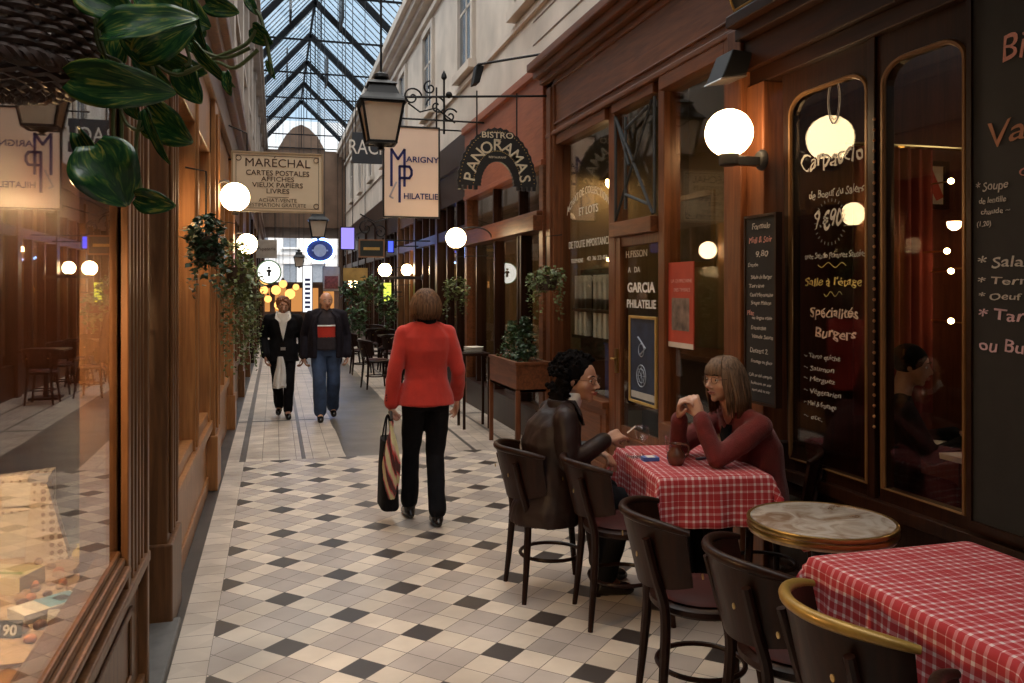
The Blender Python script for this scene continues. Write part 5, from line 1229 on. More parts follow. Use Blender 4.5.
# chalk painted writing on restaurant window one
RXp = 2.749; W1 = wr[0]
for s_, x0, x1, y_, h_, mt, b_ in (('Carpaccio',801,864,157,18,chalk,0.004),('de Boeuf du Salers',809,864,192,8,chalk,0),('9.€90',815,842,220,17,chalk,0.01),('avec Salade Pommes Sautées',805,866,255,6,chalk,0),('Salle à l\'étage',805,862,282,8,chalk_y,0.005),('Spécialités',810,858,313,10,plain('sand_chalk',(0.62,0.45,0.34),0.9),0.012),('Burgers',815,856,334,10,plain('sand_chalk',(0.62,0.45,0.34),0.9),0.012),
    ('~ Tarte quiche',804,840,357,5,chalk,0),('~ Saumon',804,834,369,5,chalk,0),('~ Merguez',804,835,380,5,chalk,0),('~ Végétarien',804,841,393,5,chalk,0),('~ Miel & fromage',804,836,405,5,chalk,0),('~ etc.',804,822,417,5,chalk,0)):
    ftext(s_, RXp, x0, x1, y_, h_, mt, W1, 'chalk_writing', jit=0.13, shear=0.12, bold=b_)
m = MB()
for k in range(26):   # ray marks round the price
    a = 2*math.pi*k/26; cx_, cz_ = onX(830, 222, RXp), None; ry, rz = 0.115, 0.105
    p1 = V((RXp, cx_.y+ry*math.cos(a), cx_.z+rz*math.sin(a))); p2 = V((RXp, cx_.y+(ry+0.016)*math.cos(a), cx_.z+(rz+0.016)*math.sin(a))); m.tube([p1, p2], 0.0016, 4)
m.build('ray_marks', chalk, W1)
m = MB()
for (x0, x1, y_) in ((818,846,265),(824,842,294)): 
    pts = [onX(x0+(x1-x0)*k/16, y_+2.5*math.sin(k*0.8), RXp) for k in range(17)]; m.tube(pts, 0.002, 4)
m.build('wavy_underline', chalk_y, W1)
# oval glass emblem on the pane
m = MB(); oc = onX(834, 100, RXp); m.tube([oc+V((0,0.05*math.cos(2*math.pi*k/24),0.12*math.sin(2*math.pi*k/24))) for k in range(24)], 0.003, 5, closed=True); m.tube([oc+V((0,0.038*math.cos(2*math.pi*k/24),0.10*math.sin(2*math.pi*k/24))) for k in range(24)], 0.0015, 5, closed=True); m.build('oval_emblem', chalk, W1)
# big blackboard
BBX = 2.70; a, c = onX(973, 0, BBX), (0, 2.08, 0)
bb = thing('blackboard', 'large blackboard of soups and salads filling the wall at the right edge', 'blackboard', (BBX, 2.45, 0.7))
MB().box(BBX, BBX+0.03, 2.08, a.y, 0.72, 2.86).build('slate', slate, bb, bevel=0.002)
m = MB()
for (y0, y1, z0, z1) in ((2.05,2.08,0.69,2.89),(a.y,a.y+0.025,0.69,2.89),(2.08,a.y,0.69,0.72),(2.08,a.y,2.86,2.89)): m.box(BBX-0.01, BBX+0.035, y0, y1, z0, z1)
m.build('frame', darkwood, bb)
for s_, x0, x1, y_, h_, mt, b_ in (('Bistro',1002,1086,38,28,chalk_p,0.0),('Vatel',988,1070,128,26,plain('dull_orange_chalk',(0.42,0.20,0.12),0.9),0.0),('du Jour',1019,1080,166,12,chalk_p,0.0),('* Soupe',976,1008,186,9,chalk,0),('de lentille',979,1006,200,6,chalk,0),('chaude ~',981,1010,211,5.5,chalk,0),('(1.20)',977,991,224,5,chalk,0),('* Salade',978,1046,262,11,chalk,0.004),('* Terrine',978,1052,281,8,chalk,0.004),('* Oeuf Mayo',979,1062,297,7,chalk,0.004),('* Tarte',979,1044,316,12,plain('rose_chalk',(0.62,0.42,0.46),0.9),0.006),('ou Burger',979,1062,348,13,plain('rose_chalk',(0.62,0.42,0.46),0.9),0.006)):
    ftext(s_, BBX-0.003, x0, x1, y_, h_, mt, bb, 'chalk_writing', jit=0.08, shear=0.1, bold=b_)
# dotted copper bead line beside the window mullion
m = MB()
for k in range(30): m.sphere((2.720, 3.40, 1.0+k*0.05), 0.008, 6)
m.build('beading', plain('copper_bead', (0.42,0.20,0.09), 0.35, 0.7), wf)

# ---------------- inside the restaurant ----------------
pp = onY(916, 187, 4.46)
def ypic(name, label, px0, py0, px1, py1, Y, mat, fm, parts=()):
    a, c = onY(px0, py1, Y), onY(px1, py0, Y); t = thing(name, label, 'picture', ((a.x+c.x)/2, Y, a.z)); MB().box(a.x, c.x, Y-0.01, Y+0.005, a.z, c.z).build('sheet', mat, t); f = MB()
    for (x0, x1, z0, z1) in ((a.x-0.03,a.x,a.z-0.03,c.z+0.03),(c.x,c.x+0.03,a.z-0.03,c.z+0.03),(a.x,c.x,a.z-0.03,a.z),(a.x,c.x,c.z,c.z+0.03)): f.box(x0, x1, Y-0.03, Y+0.005, z0, z1)
    f.build('frame', fm, t); W, Hh = c.x-a.x, c.z-a.z
    for nm, mt, poly in parts: MB().prism([(a.x+W*u, Y-0.012, a.z+Hh*v) for u, v in poly], (0,-0.003,0)).build(nm, mt, t)
    return t
ypic('framed_print', 'lit white and red print inside the restaurant beyond the second arched window', 914, 167, 942, 204, 4.44, plain('print_ivory', (0.65,0.55,0.42), 0.5), darkwood, (('red_figure', redp, ((0.3,0.9),(0.6,0.9),(1.0,0.2),(0.75,0.1),(0.5,0.45))), ('dark_figure', black, ((0.05,0.35),(0.35,0.4),(0.3,0.1),(0.1,0.05)))))
cur = plain('dark_red_curtain', (0.16,0.02,0.014), 0.85, 0, 0.2, 6)
t = thing('curtain', 'dark red curtain hanging inside the second arched restaurant window', 'curtain', (3.15,4.2,2.3)); m = MB(); n = 40
rs = [[V((3.30+0.55*k/n, 4.30+0.03*math.sin(k*1.1), z)) for z in (0.9, 2.5)] for k in range(n+1)]
m.add([p for r_ in rs for p in r_]+[p+V((0,0.006,0)) for r_ in rs for p in r_], [(2*k, 2*k+2, 2*k+3, 2*k+1) for k in range(n)]+[(2*(n+1)+2*k, 2*(n+1)+2*k+1, 2*(n+1)+2*k+3, 2*(n+1)+2*k+2) for k in range(n)]); m.build('cloth', cur, t, smooth='all'); MB().tube([(3.25,4.3,2.51),(4.2,4.3,2.51)], 0.012, 6).build('rail', brass, t)
for k, (px, py, d) in enumerate(((951,181,5.6),(951,271,5.6),(966,268,5.9),(951,321,5.6),(966,323,5.9),(947,251,6.0))):
    c_ = P(px, py, 5.0); c_.y = min(c_.y, 4.40)
    t = thing('small_sconce', ['topmost small glowing sconce in the restaurant','small glowing sconce in the restaurant, second row left','small glowing sconce in the restaurant, second row right','small glowing sconce in the restaurant, bottom row left','small glowing sconce in the restaurant, bottom row right','small glowing sconce just above the second row in the restaurant'][k], 'lamp', c_)
    MB().sphere(c_, 0.018, 10).build('bulb', emit('sconce_bulb', (1.0,0.62,0.28), 22.0), t, smooth='all'); MB().tube([c_+V((0,0.015,0)), V((c_.x, 4.49, c_.z))], 0.005, 6).build('arm', brass, t)
room_lamp('pendant_lamp', 'dim warm pendant lamp inside the restaurant', (3.9, 2.6, 2.6), 16, rod=3.9)
t = thing('cafe_table', 'small white topped table inside the restaurant by the window', 'table', (3.62,3.80,0)); MB().box(3.36,3.9,3.5,4.05,0.76,0.79).build('tabletop', white_paint, t, bevel=0.003); MB().lathe([(0.2,0),(0.2,0.03),(0.03,0.05),(0.03,0.76)], (3.62,3.8,0), 14).build('pedestal', iron, t)
# ---------------- stamp shop interior ----------------
t = thing('counter', 'dim wooden counter inside the stamp dealer shop', 'counter', (3.9,7.4,0)); MB().box(3.7,4.2,6.6,8.2,0,1.0).build('body', darkwood, t); MB().box(3.65,4.25,6.55,8.25,1.0,1.05).build('counter_top', redwood_h, t)
t = thing('fabric_pile', 'bright blue cloth covered box low in the lettered window', 'box', (3.0,7.0,0.7)); MB().box(2.86,3.1,6.85,7.15,0.66,1.15).build('box', plain('deep_blue_cloth', (0.03,0.05,0.22), 0.8), t, bevel=0.01); MB().box(2.85,3.11,6.84,7.16,1.15,1.2).build('lid', plain('deep_blue_cloth', (0.03,0.05,0.22), 0.8), t, bevel=0.005)
MB().box(2.82,3.3,6.8,8.1,0.60,0.66).build('window_shelf', redwood_h, w3); MB().box(2.82,3.3,4.8,5.7,0.60,0.66).build('window_shelf', redwood_h, w4)
# ---------------- inside the chocolate shop ----------------
t = thing('writing_desk', 'reddish wooden desk inside the left shop behind the reflections', 'desk', (-2.6,4.6,0))
m = MB(); m.box(-3.5,-1.7,4.1,5.0,0.74,0.78); m.build('desktop', room_red, t, bevel=0.004); MB().box(-3.4,-1.8,4.2,4.9,0.25,0.74).build('desk_body', room_red, t)
for x in (-3.42,-1.78):
    for y in (4.18,4.92): MB().box(x-0.03,x+0.03,y-0.03,y+0.03,0,0.74).build('leg', room_red, t)
cols = [(0.35,0.32,0.30),(0.12,0.14,0.30),(0.40,0.30,0.22),(0.22,0.05,0.04),(0.45,0.42,0.36)]
for k in range(5):
    o = MB().box(-2.5+k*0.05,-2.455+k*0.05,4.3,4.5,0.782,1.03-0.02*(k%3)).build('book', plain('book_cover_%d' % k, cols[k], 0.6), None, bevel=0.003); tag(o, ['grey','dark blue','tan','dark red','cream'][k]+' book standing in the row on the left shop desk', 'book', 'books on the desk')
lb = thing('leaning_box', 'pale open box leaning on the desk of the left shop', 'box', (-2.85,4.5,0.78)); MB().prism([(-3.0,4.35,0.785),(-2.7,4.35,0.785),(-2.62,4.35,1.02),(-2.92,4.35,1.05)], (0,0.2,0)).build('box_body', plain('pale_card', (0.42,0.38,0.34), 0.7), lb, bevel=0.004)
MB().prism([(-2.94,4.345,1.05),(-2.60,4.345,1.02),(-2.60,4.345,1.035),(-2.94,4.345,1.065)], (0,0.21,0)).build('lid', plain('pale_card', (0.42,0.38,0.34), 0.7), lb)
def xpic(label, y0, y1, z0, z1, X=-4.33, mt=None):
    t = thing('framed_picture', label, 'picture', (X, (y0+y1)/2, z0)); MB().box(X,X+0.02,y0,y1,z0,z1).build('frame', plain('pale_frame', (0.45,0.40,0.34), 0.6), t); MB().box(X+0.02,X+0.024,y0+0.08,y1-0.08,z0+0.08,z1-0.08).build('picture', mt or plain('sepia_print', (0.16,0.12,0.09), 0.6, 0, 0.5, 8), t)
xpic('upper framed print on the red back wall of the left shop', 5.3, 5.9, 1.75, 2.35); xpic('large framed print on the red back wall of the left shop', 6.2, 6.9, 1.4, 2.2); xpic('near framed print on the red back wall of the left shop', 4.2, 4.8, 1.5, 2.1)
t = thing('tall_cabinet', 'pale cabinet with shelves inside the left shop', 'cabinet', (-3.9,5.2,0)); MB().box(-4.3,-3.9,4.95,5.25,0,2.4).build('body', plain('pale_cabinet_wood', (0.40,0.30,0.20), 0.6), t)
# display shelf with sweets
shm = wood('display_shelf_wood', (0.30,0.14,0.06), (0.48,0.26,0.12), 0.4, axis='Y')
t = thing('display_counter', 'low wooden display counter behind the near left window', 'counter', (-0.95,2.2,0)); MB().box(-1.45,-0.67,0.5,3.55,0.0,0.56).build('body', room_red, t); MB().box(-1.48,-0.665,0.48,3.55,0.56,0.60).build('top', shm, t)
ZT = 0.602
def disp(px, py): return onZ(px, py, ZT)
choc = plain('milk_chocolate', (0.14,0.055,0.025), 0.35, 0, 0.3, 30); choc2 = plain('pale_chocolate', (0.42,0.26,0.14), 0.4, 0, 0.2, 30); orangep = plain('orange_marzipan', (0.62,0.25,0.14), 0.55, 0, 0.1, 30)
rnd = random.Random(5); prot = {}
trayt = thing('sweet_tray', 'flat card tray under the piled chocolates in the window', 'tray', disp(60, 580)); cc = disp(60, 580); MB().box(cc.x-0.42, cc.x+0.14, cc.y-0.75, cc.y+0.42, ZT, ZT+0.012).build('tray_base', plain('tray_card', (0.50,0.36,0.24), 0.7, 0, 0.2, 20), trayt)
zb = ZT+0.013; placed = []
words_ = ('milk','pale','dark orange')
def choc_at(px, py, kind):
    p = onZ(px, py, zb); r_ = rnd.uniform(0.013,0.019)
    for q in placed:
        if (q-p).length < 0.032: return
    placed.append(p)
    if kind not in prot:
        m = MB(); m.lathe([(0.001,-0.008),(0.012,-0.0078),(0.016,-0.002),(0.015,0.006),(0.009,0.012),(0.001,0.014)], (0,0,0), 14); o = m.build('chocolate', (choc, choc2, orangep)[kind], None, smooth=True); prot[kind] = o
    else: o = prot[kind].copy(); C.objects.link(o)
    k_ = rnd.uniform(0.85,1.25); o.scale = (k_, k_, k_); o.location = (p.x, p.y, zb+0.008*k_); o.rotation_euler = (0,0,rnd.uniform(0,6)); tag(o, ('milk brown chocolate','pale praline chocolate','orange marzipan sweet')[kind]+' among the loose sweets in the near left window', 'chocolate', ('milk chocolates in the window','pale pralines in the window','marzipan sweets in the window')[kind])
for k in range(120):
    x = rnd.uniform(20, 112); y = rnd.uniform(560, 660)
    if y < 545+(112-x)*0.2 or x > 118-(y-540)*0.5: continue
    choc_at(x, y, rnd.choice((0,0,1,1,2)))
def boxthing(name, label, px, py, hw, hd, hh, rz, mat, extra=()):
    p = onZ(px, py, zb); t = thing(name, label, 'box', (p.x, p.y, zb), rz=math.radians(rz)); MB().box(-hw, hw, -hd, hd, 0.0, 2*hh).build('carton', mat, t, bevel=0.002, local=True)
    for nm, mt, (x0, x1, y0, y1) in extra: MB().box(x0*hw, x1*hw, y0*hd, y1*hd, 2*hh+0.0003, 2*hh+0.0012).build(nm, mt, t, local=True)
    return t
pale_card = plain('white_card', (0.72,0.70,0.66), 0.5)
boxthing('sweet_box', 'white and light blue sweet box lying in the near left window', 48, 612, 0.055, 0.10, 0.016, -50, pale_card, (('blue_panel', plain('light_blue_print', (0.15,0.42,0.62), 0.5), (-0.9,0.9,-0.2,0.9)), ('photo_panel', choc, (-0.5,0.5,0.25,0.65))))
boxthing('sweet_box', 'cream box with green printed letters at the left frame edge', 8, 588, 0.09, 0.07, 0.03, -20, plain('cream_card', (0.70,0.62,0.42), 0.5), (('print_band', plain('green_print', (0.20,0.32,0.10), 0.5), (-0.8,0.8,-0.5,-0.2)),))
for k, (px, py, s_) in enumerate(((6, 634, '1190'), (66, 623, '9€'))):
    p = onZ(px, py, zb); t = thing('price_tag', ['black price tag with white 1190 at the lower left','small pale price tag behind the light blue box'][k], 'price tag', (p.x, p.y, zb))
    MB().prism([(p.x-0.05,p.y-0.02,zb),(p.x+0.05,p.y-0.045,zb),(p.x+0.05,p.y-0.025,zb+0.045),(p.x-0.05,p.y,zb+0.045)], (0.002,0.004,0)).build('card', black if k == 0 else pale_card, t)
    text(s_, 0.042, white_paint if k == 0 else navy, t, (p.x,p.y-0.035,zb+0.023), xd=(0.1,-0.025,0), up=(0,0.45,1), bold=0.02)
# dotted ribbon cards
def dotted():
    m, n, o = nodes_mat('brown_dotted_card'); L = n.links.new; b = n.nodes.new('ShaderNodeBsdfPrincipled'); L(b.outputs[0], o.inputs[0]); b.inputs['Roughness'].default_value = 0.5
    t_ = n.nodes.new('ShaderNodeTexCoord'); vo = n.nodes.new('ShaderNodeTexVoronoi'); vo.inputs['Scale'].default_value = 34; vo.inputs['Randomness'].default_value = 0.0; L(t_.outputs['Object'], vo.inputs['Vector'])
    r = n.nodes.new('ShaderNodeValToRGB'); r.color_ramp.interpolation = 'CONSTANT'; L(vo.outputs['Distance'], r.inputs[0]); r.color_ramp.elements[0].color = (0.22,0.13,0.09,1); r.color_ramp.elements[1].position = 0.36; r.color_ramp.elements[1].color = (0.66,0.58,0.48,1); L(r.outputs[0], b.inputs['Base Color']); return m
dm = dotted()
p = onZ(52, 560, zb); t = thing('gift_box', 'tall slim gift box with brown dots standing in the near left window', 'box', (p.x,p.y,zb)); m = MB(); m.prism([(p.x-0.09,p.y-0.02,zb),(p.x+0.06,p.y,zb),(p.x-0.02,p.y+0.0,zb+0.30),(p.x-0.07,p.y-0.01,zb+0.30)], (0.0,0.05,0)); m.build('box_side', dm, t, bevel=0.002); MB().box(p.x-0.08,p.x-0.01,p.y-0.012,p.y+0.055,zb+0.30,zb+0.325).build('bow', plain('grey_ribbon', (0.35,0.33,0.36), 0.4), t, bevel=0.004)
p = onZ(10, 560, zb); t = thing('gift_box', 'wide dotted gift box with plain label at the left frame edge', 'box', (p.x,p.y,zb)); m = MB(); m.prism([(p.x-0.18,p.y+0.02,zb+0.15),(p.x+0.14,p.y+0.02,zb+0.19),(p.x+0.14,p.y+0.02,zb+0.33),(p.x-0.18,p.y+0.02,zb+0.30)], (0.0,0.07,0)); m.build('box_side', dm, t, bevel=0.003); MB().box(p.x-0.03,p.x+0.12,p.y+0.012,p.y+0.019,zb+0.20,zb+0.29).build('label', pale_card, t); MB().box(p.x-0.17,p.x+0.13,p.y+0.025,p.y+0.085,zb,zb+0.18).build('stand', pale_card, t)
# eggs in wrap
for k, (px, py, r_, col, lb_) in enumerate(((98, 556, 0.055, (0.72,0.30,0.24), 'pink wrapped sweet bag with gathered top beside the window post'), (79, 558, 0.026, (0.75,0.55,0.10), 'yellow wrapped egg left of the pink bag'), (109, 562, 0.028, (0.70,0.68,0.28), 'pale yellow green wrapped egg under the pink bag'))):
    p = onZ(px, py, zb); t = thing('wrapped_sweet', lb_, 'sweet', (p.x,p.y,zb)); m = MB(); m.lathe([(0.001,0),(r_*0.8,0.003),(r_,r_*0.6),(r_*0.75,r_*1.2),(r_*0.3,r_*1.6),(r_*0.12,r_*1.8)], p, 18); m.build('wrapper', plain('foil_%d' % k, col, 0.3, 0, 0.1, 30, 0.3, 40), t, smooth=True)
    m = MB(); m.lathe([(r_*0.12,r_*1.78),(r_*0.35,r_*2.1),(r_*0.3,r_*2.12),(r_*0.1,r_*1.8)], p, 10); m.build('twist', plain('foil_%d' % k, col, 0.3), t)
# cards and leaflets in the recessed door
for k, (z0, z1, col, lb_) in enumerate(((1.95,2.10,(0.55,0.42,0.08),'small yellow card fixed in the recessed left door'),(1.62,1.80,(0.35,0.32,0.30),'stack of grey cards in the recessed left door'),(1.05,1.30,(0.10,0.16,0.42),'blue leaflets in a clear holder low in the recessed left door'),(0.96,1.05,(0.5,0.5,0.5),'pale leaflets under the blue ones in the recessed left door'))):
    y_ = 3.98; o = MB().box(-0.66,-0.645,y_-0.10,y_+0.06,z0,z1).build('leaflet', plain('leaflet_%d' % k, col, 0.5, 0, 0.5, 25), None, bevel=0.002); tag(o, lb_, 'leaflet')
# goods and lights in the further shop windows
rnd = random.Random(77)
for side, X0, X1 in (('left', -1.5, -0.75), ('right', 2.95, 3.6)):
    for k, yy in enumerate((8.8, 11.8, 14.8)):
        yy2 = yy if side == 'left' else yy+0.6
        if side == 'right' and k < 2: yy2 = (10.9, 13.2)[k]
        t = thing('display_case', '%s case of small goods in the %s shop window of the %s side' % (('pale','brown','grey')[k], ('first','second','third')[k], side), 'display case', ((X0+X1)/2, yy2, 0)); MB().box(X0, X1, yy2-0.6, yy2+0.6, 0, 0.6).build('body', room_red, t)
        for j in range(3): MB().box(X0+0.05, X1-0.1, yy2-0.55+j*0.40, yy2-0.25+j*0.40, 0.6, 0.85+0.15*((j+k) % 3)).build('goods', plain('goods_%d' % ((j*2+k) % 5), cols[(j*2+k) % 5], 0.5, 0, 0.5, 12), t, bevel=0.01)
# ---------------- people ----------------
TMPS = bpy.data.scenes.new('work')
def vox(mb, name, mat, parent, voxel=0.008, it=6, wrinkle=0.0, wscale=8.0, seed=0.0, factor=0.5):
    o = mb.build('tmp', mat, None); C.objects.unlink(o); TMPS.collection.objects.link(o)
    md = o.modifiers.new('r', 'REMESH'); md.mode = 'VOXEL'; md.voxel_size = voxel; md.adaptivity = 0; md.use_smooth_shade = True
    if it: md = o.modifiers.new('s', 'SMOOTH'); md.factor = factor; md.iterations = it
    with bpy.context.temp_override(scene=TMPS, view_layer=TMPS.view_layers[0]):
        dg = bpy.context.evaluated_depsgraph_get(); dg.update()
        me = bpy.data.meshes.new_from_object(o.evaluated_get(dg))
    old = o.data; bpy.data.objects.remove(o); bpy.data.meshes.remove(old)
    if wrinkle:
        me.update()
        for v in me.vertices:
            p = V(v.co); d = noise.noise(V((p.x*wscale, p.y*wscale, p.z*wscale*0.6+seed)))+0.5*noise.noise(V((p.x*wscale*2.3, p.y*wscale*2.3, p.z*wscale*1.6+seed)))
            v.co = p+V(v.normal)*d*wrinkle
    me.name = name
    for p in me.polygons: p.use_smooth = True
    o = bpy.data.objects.new(name, me); C.objects.link(o); o.parent = parent; return o
def limb(mb, pts, rad, n=14, dens=5):
    pts = [V(p) for p in pts]; P2, R2 = [], []
    for i in range(len(pts)-1):
        for k in range(dens): t = k/dens; P2.append(pts[i].lerp(pts[i+1], t)); R2.append(rad[i]*(1-t)+rad[i+1]*t)
    P2.append(pts[-1]); R2.append(rad[-1]); mb.tube(P2, R2, n)
    for p, r_ in zip(pts, rad): mb.sphere(p, r_*0.995, n)
def eloft(mb, rs, n=28, pw=1.0):
    # rs: (centre, half width x, half depth y[, tilt of the ring plane about x])
    out = []
    for q in rs:
        c, ax, ay = V(q[0]), q[1], q[2]; tl = q[3] if len(q) > 3 else 0
        ring = []
        for k in range(n):
            a = 2*math.pi*k/n; ca, sa = math.cos(a), math.sin(a)
            x = ax*math.copysign(abs(ca)**pw, ca); y = ay*math.copysign(abs(sa)**pw, sa)
            ring.append(c+V((x, y*math.cos(tl), y*math.sin(tl))))
        out.append(ring)
    mb.rings(out)
def skinmat(name, col):
    m = plain(name, col, 0.45, 0, 0.08, 18, 0.06, 120); b = [n_ for n_ in m.node_tree.nodes if n_.type == 'BSDF_PRINCIPLED'][0]
    b.inputs['Subsurface Weight'].default_value = 0.12; b.inputs['Subsurface Radius'].default_value = (0.02, 0.008, 0.004); b.inputs['Subsurface Scale'].default_value = 0.5; return m
skin = skinmat('light_skin', (0.52,0.29,0.20)); skin2 = skinmat('warm_skin', (0.40,0.21,0.14))
eye_w = plain('eye_white', (0.65,0.60,0.55), 0.3); eye_d = plain('eye_dark', (0.03,0.02,0.015), 0.15); lipm = plain('lip_rose', (0.33,0.10,0.085), 0.45)
leather = plain('brown_leather', (0.016,0.007,0.006), 0.52, 0, 0.35, 10, 0.6, 14, spec=0.3)
blackcloth = plain('black_cloth', (0.008,0.0075,0.009), 0.9, 0, 0.3, 12, 0.3, 30, spec=0.15)
darkjacket = plain('dark_navy_jacket', (0.013,0.011,0.018), 0.85, 0, 0.3, 12, 0.3, 30, spec=0.2)
redwool = plain('red_wool', (0.50,0.028,0.014), 0.9, 0, 0.12, 14, 0.35, 220, sheen=0.2)
redknit = plain('dark_red_knit', (0.14,0.012,0.010), 0.9, 0, 0.2, 20, 0.5, 160, sheen=0.15)
denim = plain('blue_denim', (0.035,0.065,0.14), 0.85, 0, 0.3, 10, 0.3, 60)
white_cloth = plain('white_cloth', (0.68,0.66,0.63), 0.85, 0, 0.08, 10)
shoe_m = plain('black_shoe_leather', (0.012,0.010,0.010), 0.25, 0, 0.2)
class Head:
    def __init__(s, c, yaw=0, pitch=0, k=1.0):
        s.c = V(c); s.k = k; s.R = Matrix.Rotation(math.radians(-yaw), 3, 'Z') @ Matrix.Rotation(math.radians(pitch), 3, 'X')   # yaw to the person's right, pitch up
    def p(s, x, y, z): return s.c+s.R @ V((x*s.k, y*s.k, z*s.k))
    def sph(s, mb, x, y, z, r, sc=(1,1,1), n=16): mb.sphere(s.p(x,y,z), r*s.k, n, sc, s.R)
    def add(s, mb, age=0.0):
        s.sph(mb, 0, -0.012, 0.028, 0.085, (0.90,1.10,0.98), 24)         # cranium
        s.sph(mb, 0, 0.022, -0.010, 0.068, (0.94,1.0,1.12), 20)          # face
        s.sph(mb, 0, 0.030, -0.060, 0.046, (0.98,1.0,0.92), 18)          # jaw
        s.sph(mb, 0, 0.062, -0.088, 0.020, (1.05,0.85,0.85), 14)         # chin
        for q in (-1, 1):
            s.sph(mb, q*0.036, 0.050, -0.022, 0.028, (1,0.9,1), 14)      # cheeks
            s.sph(mb, q*0.028, 0.072, 0.026, 0.014, (1.5,0.8,0.6), 12)   # brow
            s.sph(mb, q*0.079, -0.004, -0.004, 0.018, (0.35,0.75,1.35), 12)  # ear
            s.sph(mb, q*0.031, 0.068, 0.008, 0.0135, (1.2,0.75,0.75), 12)     # lids
            s.sph(mb, q*0.011, 0.092, -0.030, 0.0075, (1,1.1,0.8), 10)
        mb.tube([s.p(0,0.080,0.020), s.p(0,0.093,-0.004), s.p(0,0.107,-0.022), s.p(0,0.100,-0.030)], [0.009*s.k,0.009*s.k,0.0115*s.k,0.008*s.k], 10)
        s.sph(mb, 0, 0.104, -0.024, 0.011, (1.05,1,0.9), 12)
        s.sph(mb, 0, 0.082, -0.056, 0.014, (1.5,0.7,0.75), 12)
    def face(s, body, lips=True, brow_m=None):
        for q in (-1, 1):
            m = MB(); s.sph(m, q*0.031, 0.0725, 0.008, 0.0108, (1.15,0.85,0.72), 14); m.build('eye', eye_w, body, smooth='all', local=True)
            m = MB(); s.sph(m, q*0.031, 0.0800, 0.008, 0.0052, (1,0.6,1), 10); e_ = m.build('pupil', eye_d, body, smooth='all', local=True)
            m = MB(); m.tube([s.p(q*0.016,0.090,0.030), s.p(q*0.032,0.0885,0.036), s.p(q*0.048,0.076,0.030)], [0.0025*s.k,0.0034*s.k,0.0018*s.k], 6); m.build('eyebrow', brow_m or eye_d, body, smooth='all', local=True)
        m = MB(); m.tube([s.p(-0.022,0.080,-0.055), s.p(-0.010,0.0935,-0.0515), s.p(0,0.0945,-0.0535), s.p(0.010,0.0935,-0.0515), s.p(0.022,0.080,-0.055)], [0.001*s.k,0.0038*s.k,0.0038*s.k,0.0038*s.k,0.001*s.k], 6)
        m.tube([s.p(-0.019,0.081,-0.058), s.p(0,0.0935,-0.062), s.p(0.019,0.081,-0.058)], [0.001*s.k,0.0048*s.k,0.001*s.k], 6); m.build('lips', lipm, body, smooth='all', local=True)
def hand(mb, wrist, d, nrm, side, curls=(25,35,30), spread=4, k=1.0, thumb=0.5, each=None):
    # d: direction wrist -> fingers; nrm: back-of-hand normal; side: +1 thumb lies on d x nrm side
    d = V(d).normalized(); nrm = V(nrm); nrm = (nrm-d*nrm.dot(d)).normalized(); sd = d.cross(nrm)*side; w_ = V(wrist)
    for i, o_ in enumerate((0.027, 0.009, -0.009, -0.026)):
        limb(mb, [w_+sd*o_*0.45*k, w_+d*0.045*k+sd*o_*0.85*k, w_+d*0.086*k+sd*o_*k], [0.0155*k, 0.0150*k, 0.0115*k], 10, 3)
    L_ = (0.040, 0.044, 0.041, 0.032)
    for i, o_ in enumerate((0.028, 0.0095, -0.0095, -0.027)):
        p = w_+d*0.086*k+sd*o_*k; an = 0; sp_ = math.radians(spread*(1.5-i)); dd = (d*math.cos(sp_)+sd*math.sin(sp_)).normalized(); pts = [p]; cs = each[i] if each else curls
        for j, (fr, cu_) in enumerate(zip((1.0, 0.62, 0.50), cs)):
            an += cu_*(1+0.12*i); a_ = math.radians(an); p = p+(dd*math.cos(a_)-nrm*math.sin(a_))*L_[i]*fr*k; pts.append(p)
        limb(mb, pts, [0.0093*k, 0.0086*k, 0.0078*k, 0.0066*k], 8, 3)
    b0 = w_+d*0.022*k+sd*0.020*k; dr = (d*0.62+sd*(0.85-thumb*0.45)-nrm*(0.15+thumb*0.55)).normalized(); b1 = b0+dr*0.040*k; dr2 = (dr*0.8+d*0.45-nrm*thumb*0.3).normalized(); b2 = b1+dr2*0.030*k; b3 = b2+(dr2*0.85+d*0.3).normalized()*0.023*k
    limb(mb, [b0, b1, b2, b3], [0.0145*k, 0.0115*k, 0.0098*k, 0.0078*k], 9, 3)
    return w_+d*0.06*k-nrm*0.03*k
def shoe(mb, ank, toe, k=1.0, heel=0.0):
    a, t_ = V(ank), V(toe); d = V((t_.x-a.x, t_.y-a.y, 0)).normalized(); g = t_.z
    back = V((a.x, a.y, g))-d*0.045
    limb(mb, [a+V((0,0,0.02)), V((a.x,a.y,g+0.045))-d*0.01, V((a.x,a.y,g+0.035))+d*0.07, t_-d*0.035+V((0,0,0.026)), t_-d*0.012+V((0,0,0.020))], [0.042*k,0.042*k,0.040*k,0.036*k,0.022*k], 12)
    limb(mb, [back+V((0,0,0.028+0)), back+d*0.06+V((0,0,0.03))], [0.028*k,0.034*k], 10)
def strands(mb, H, n, rad, fn, seed=1, rr=0.0035):
    rnd = random.Random(seed)
    for i in range(n):
        pts = fn(rnd, i/n)
        mb.tube([H.p(*p) for p in pts], [rr*H.k*(1.0 if j else 0.6) if j < len(pts)-1 else 0.001 for j in range(len(pts))], 5)
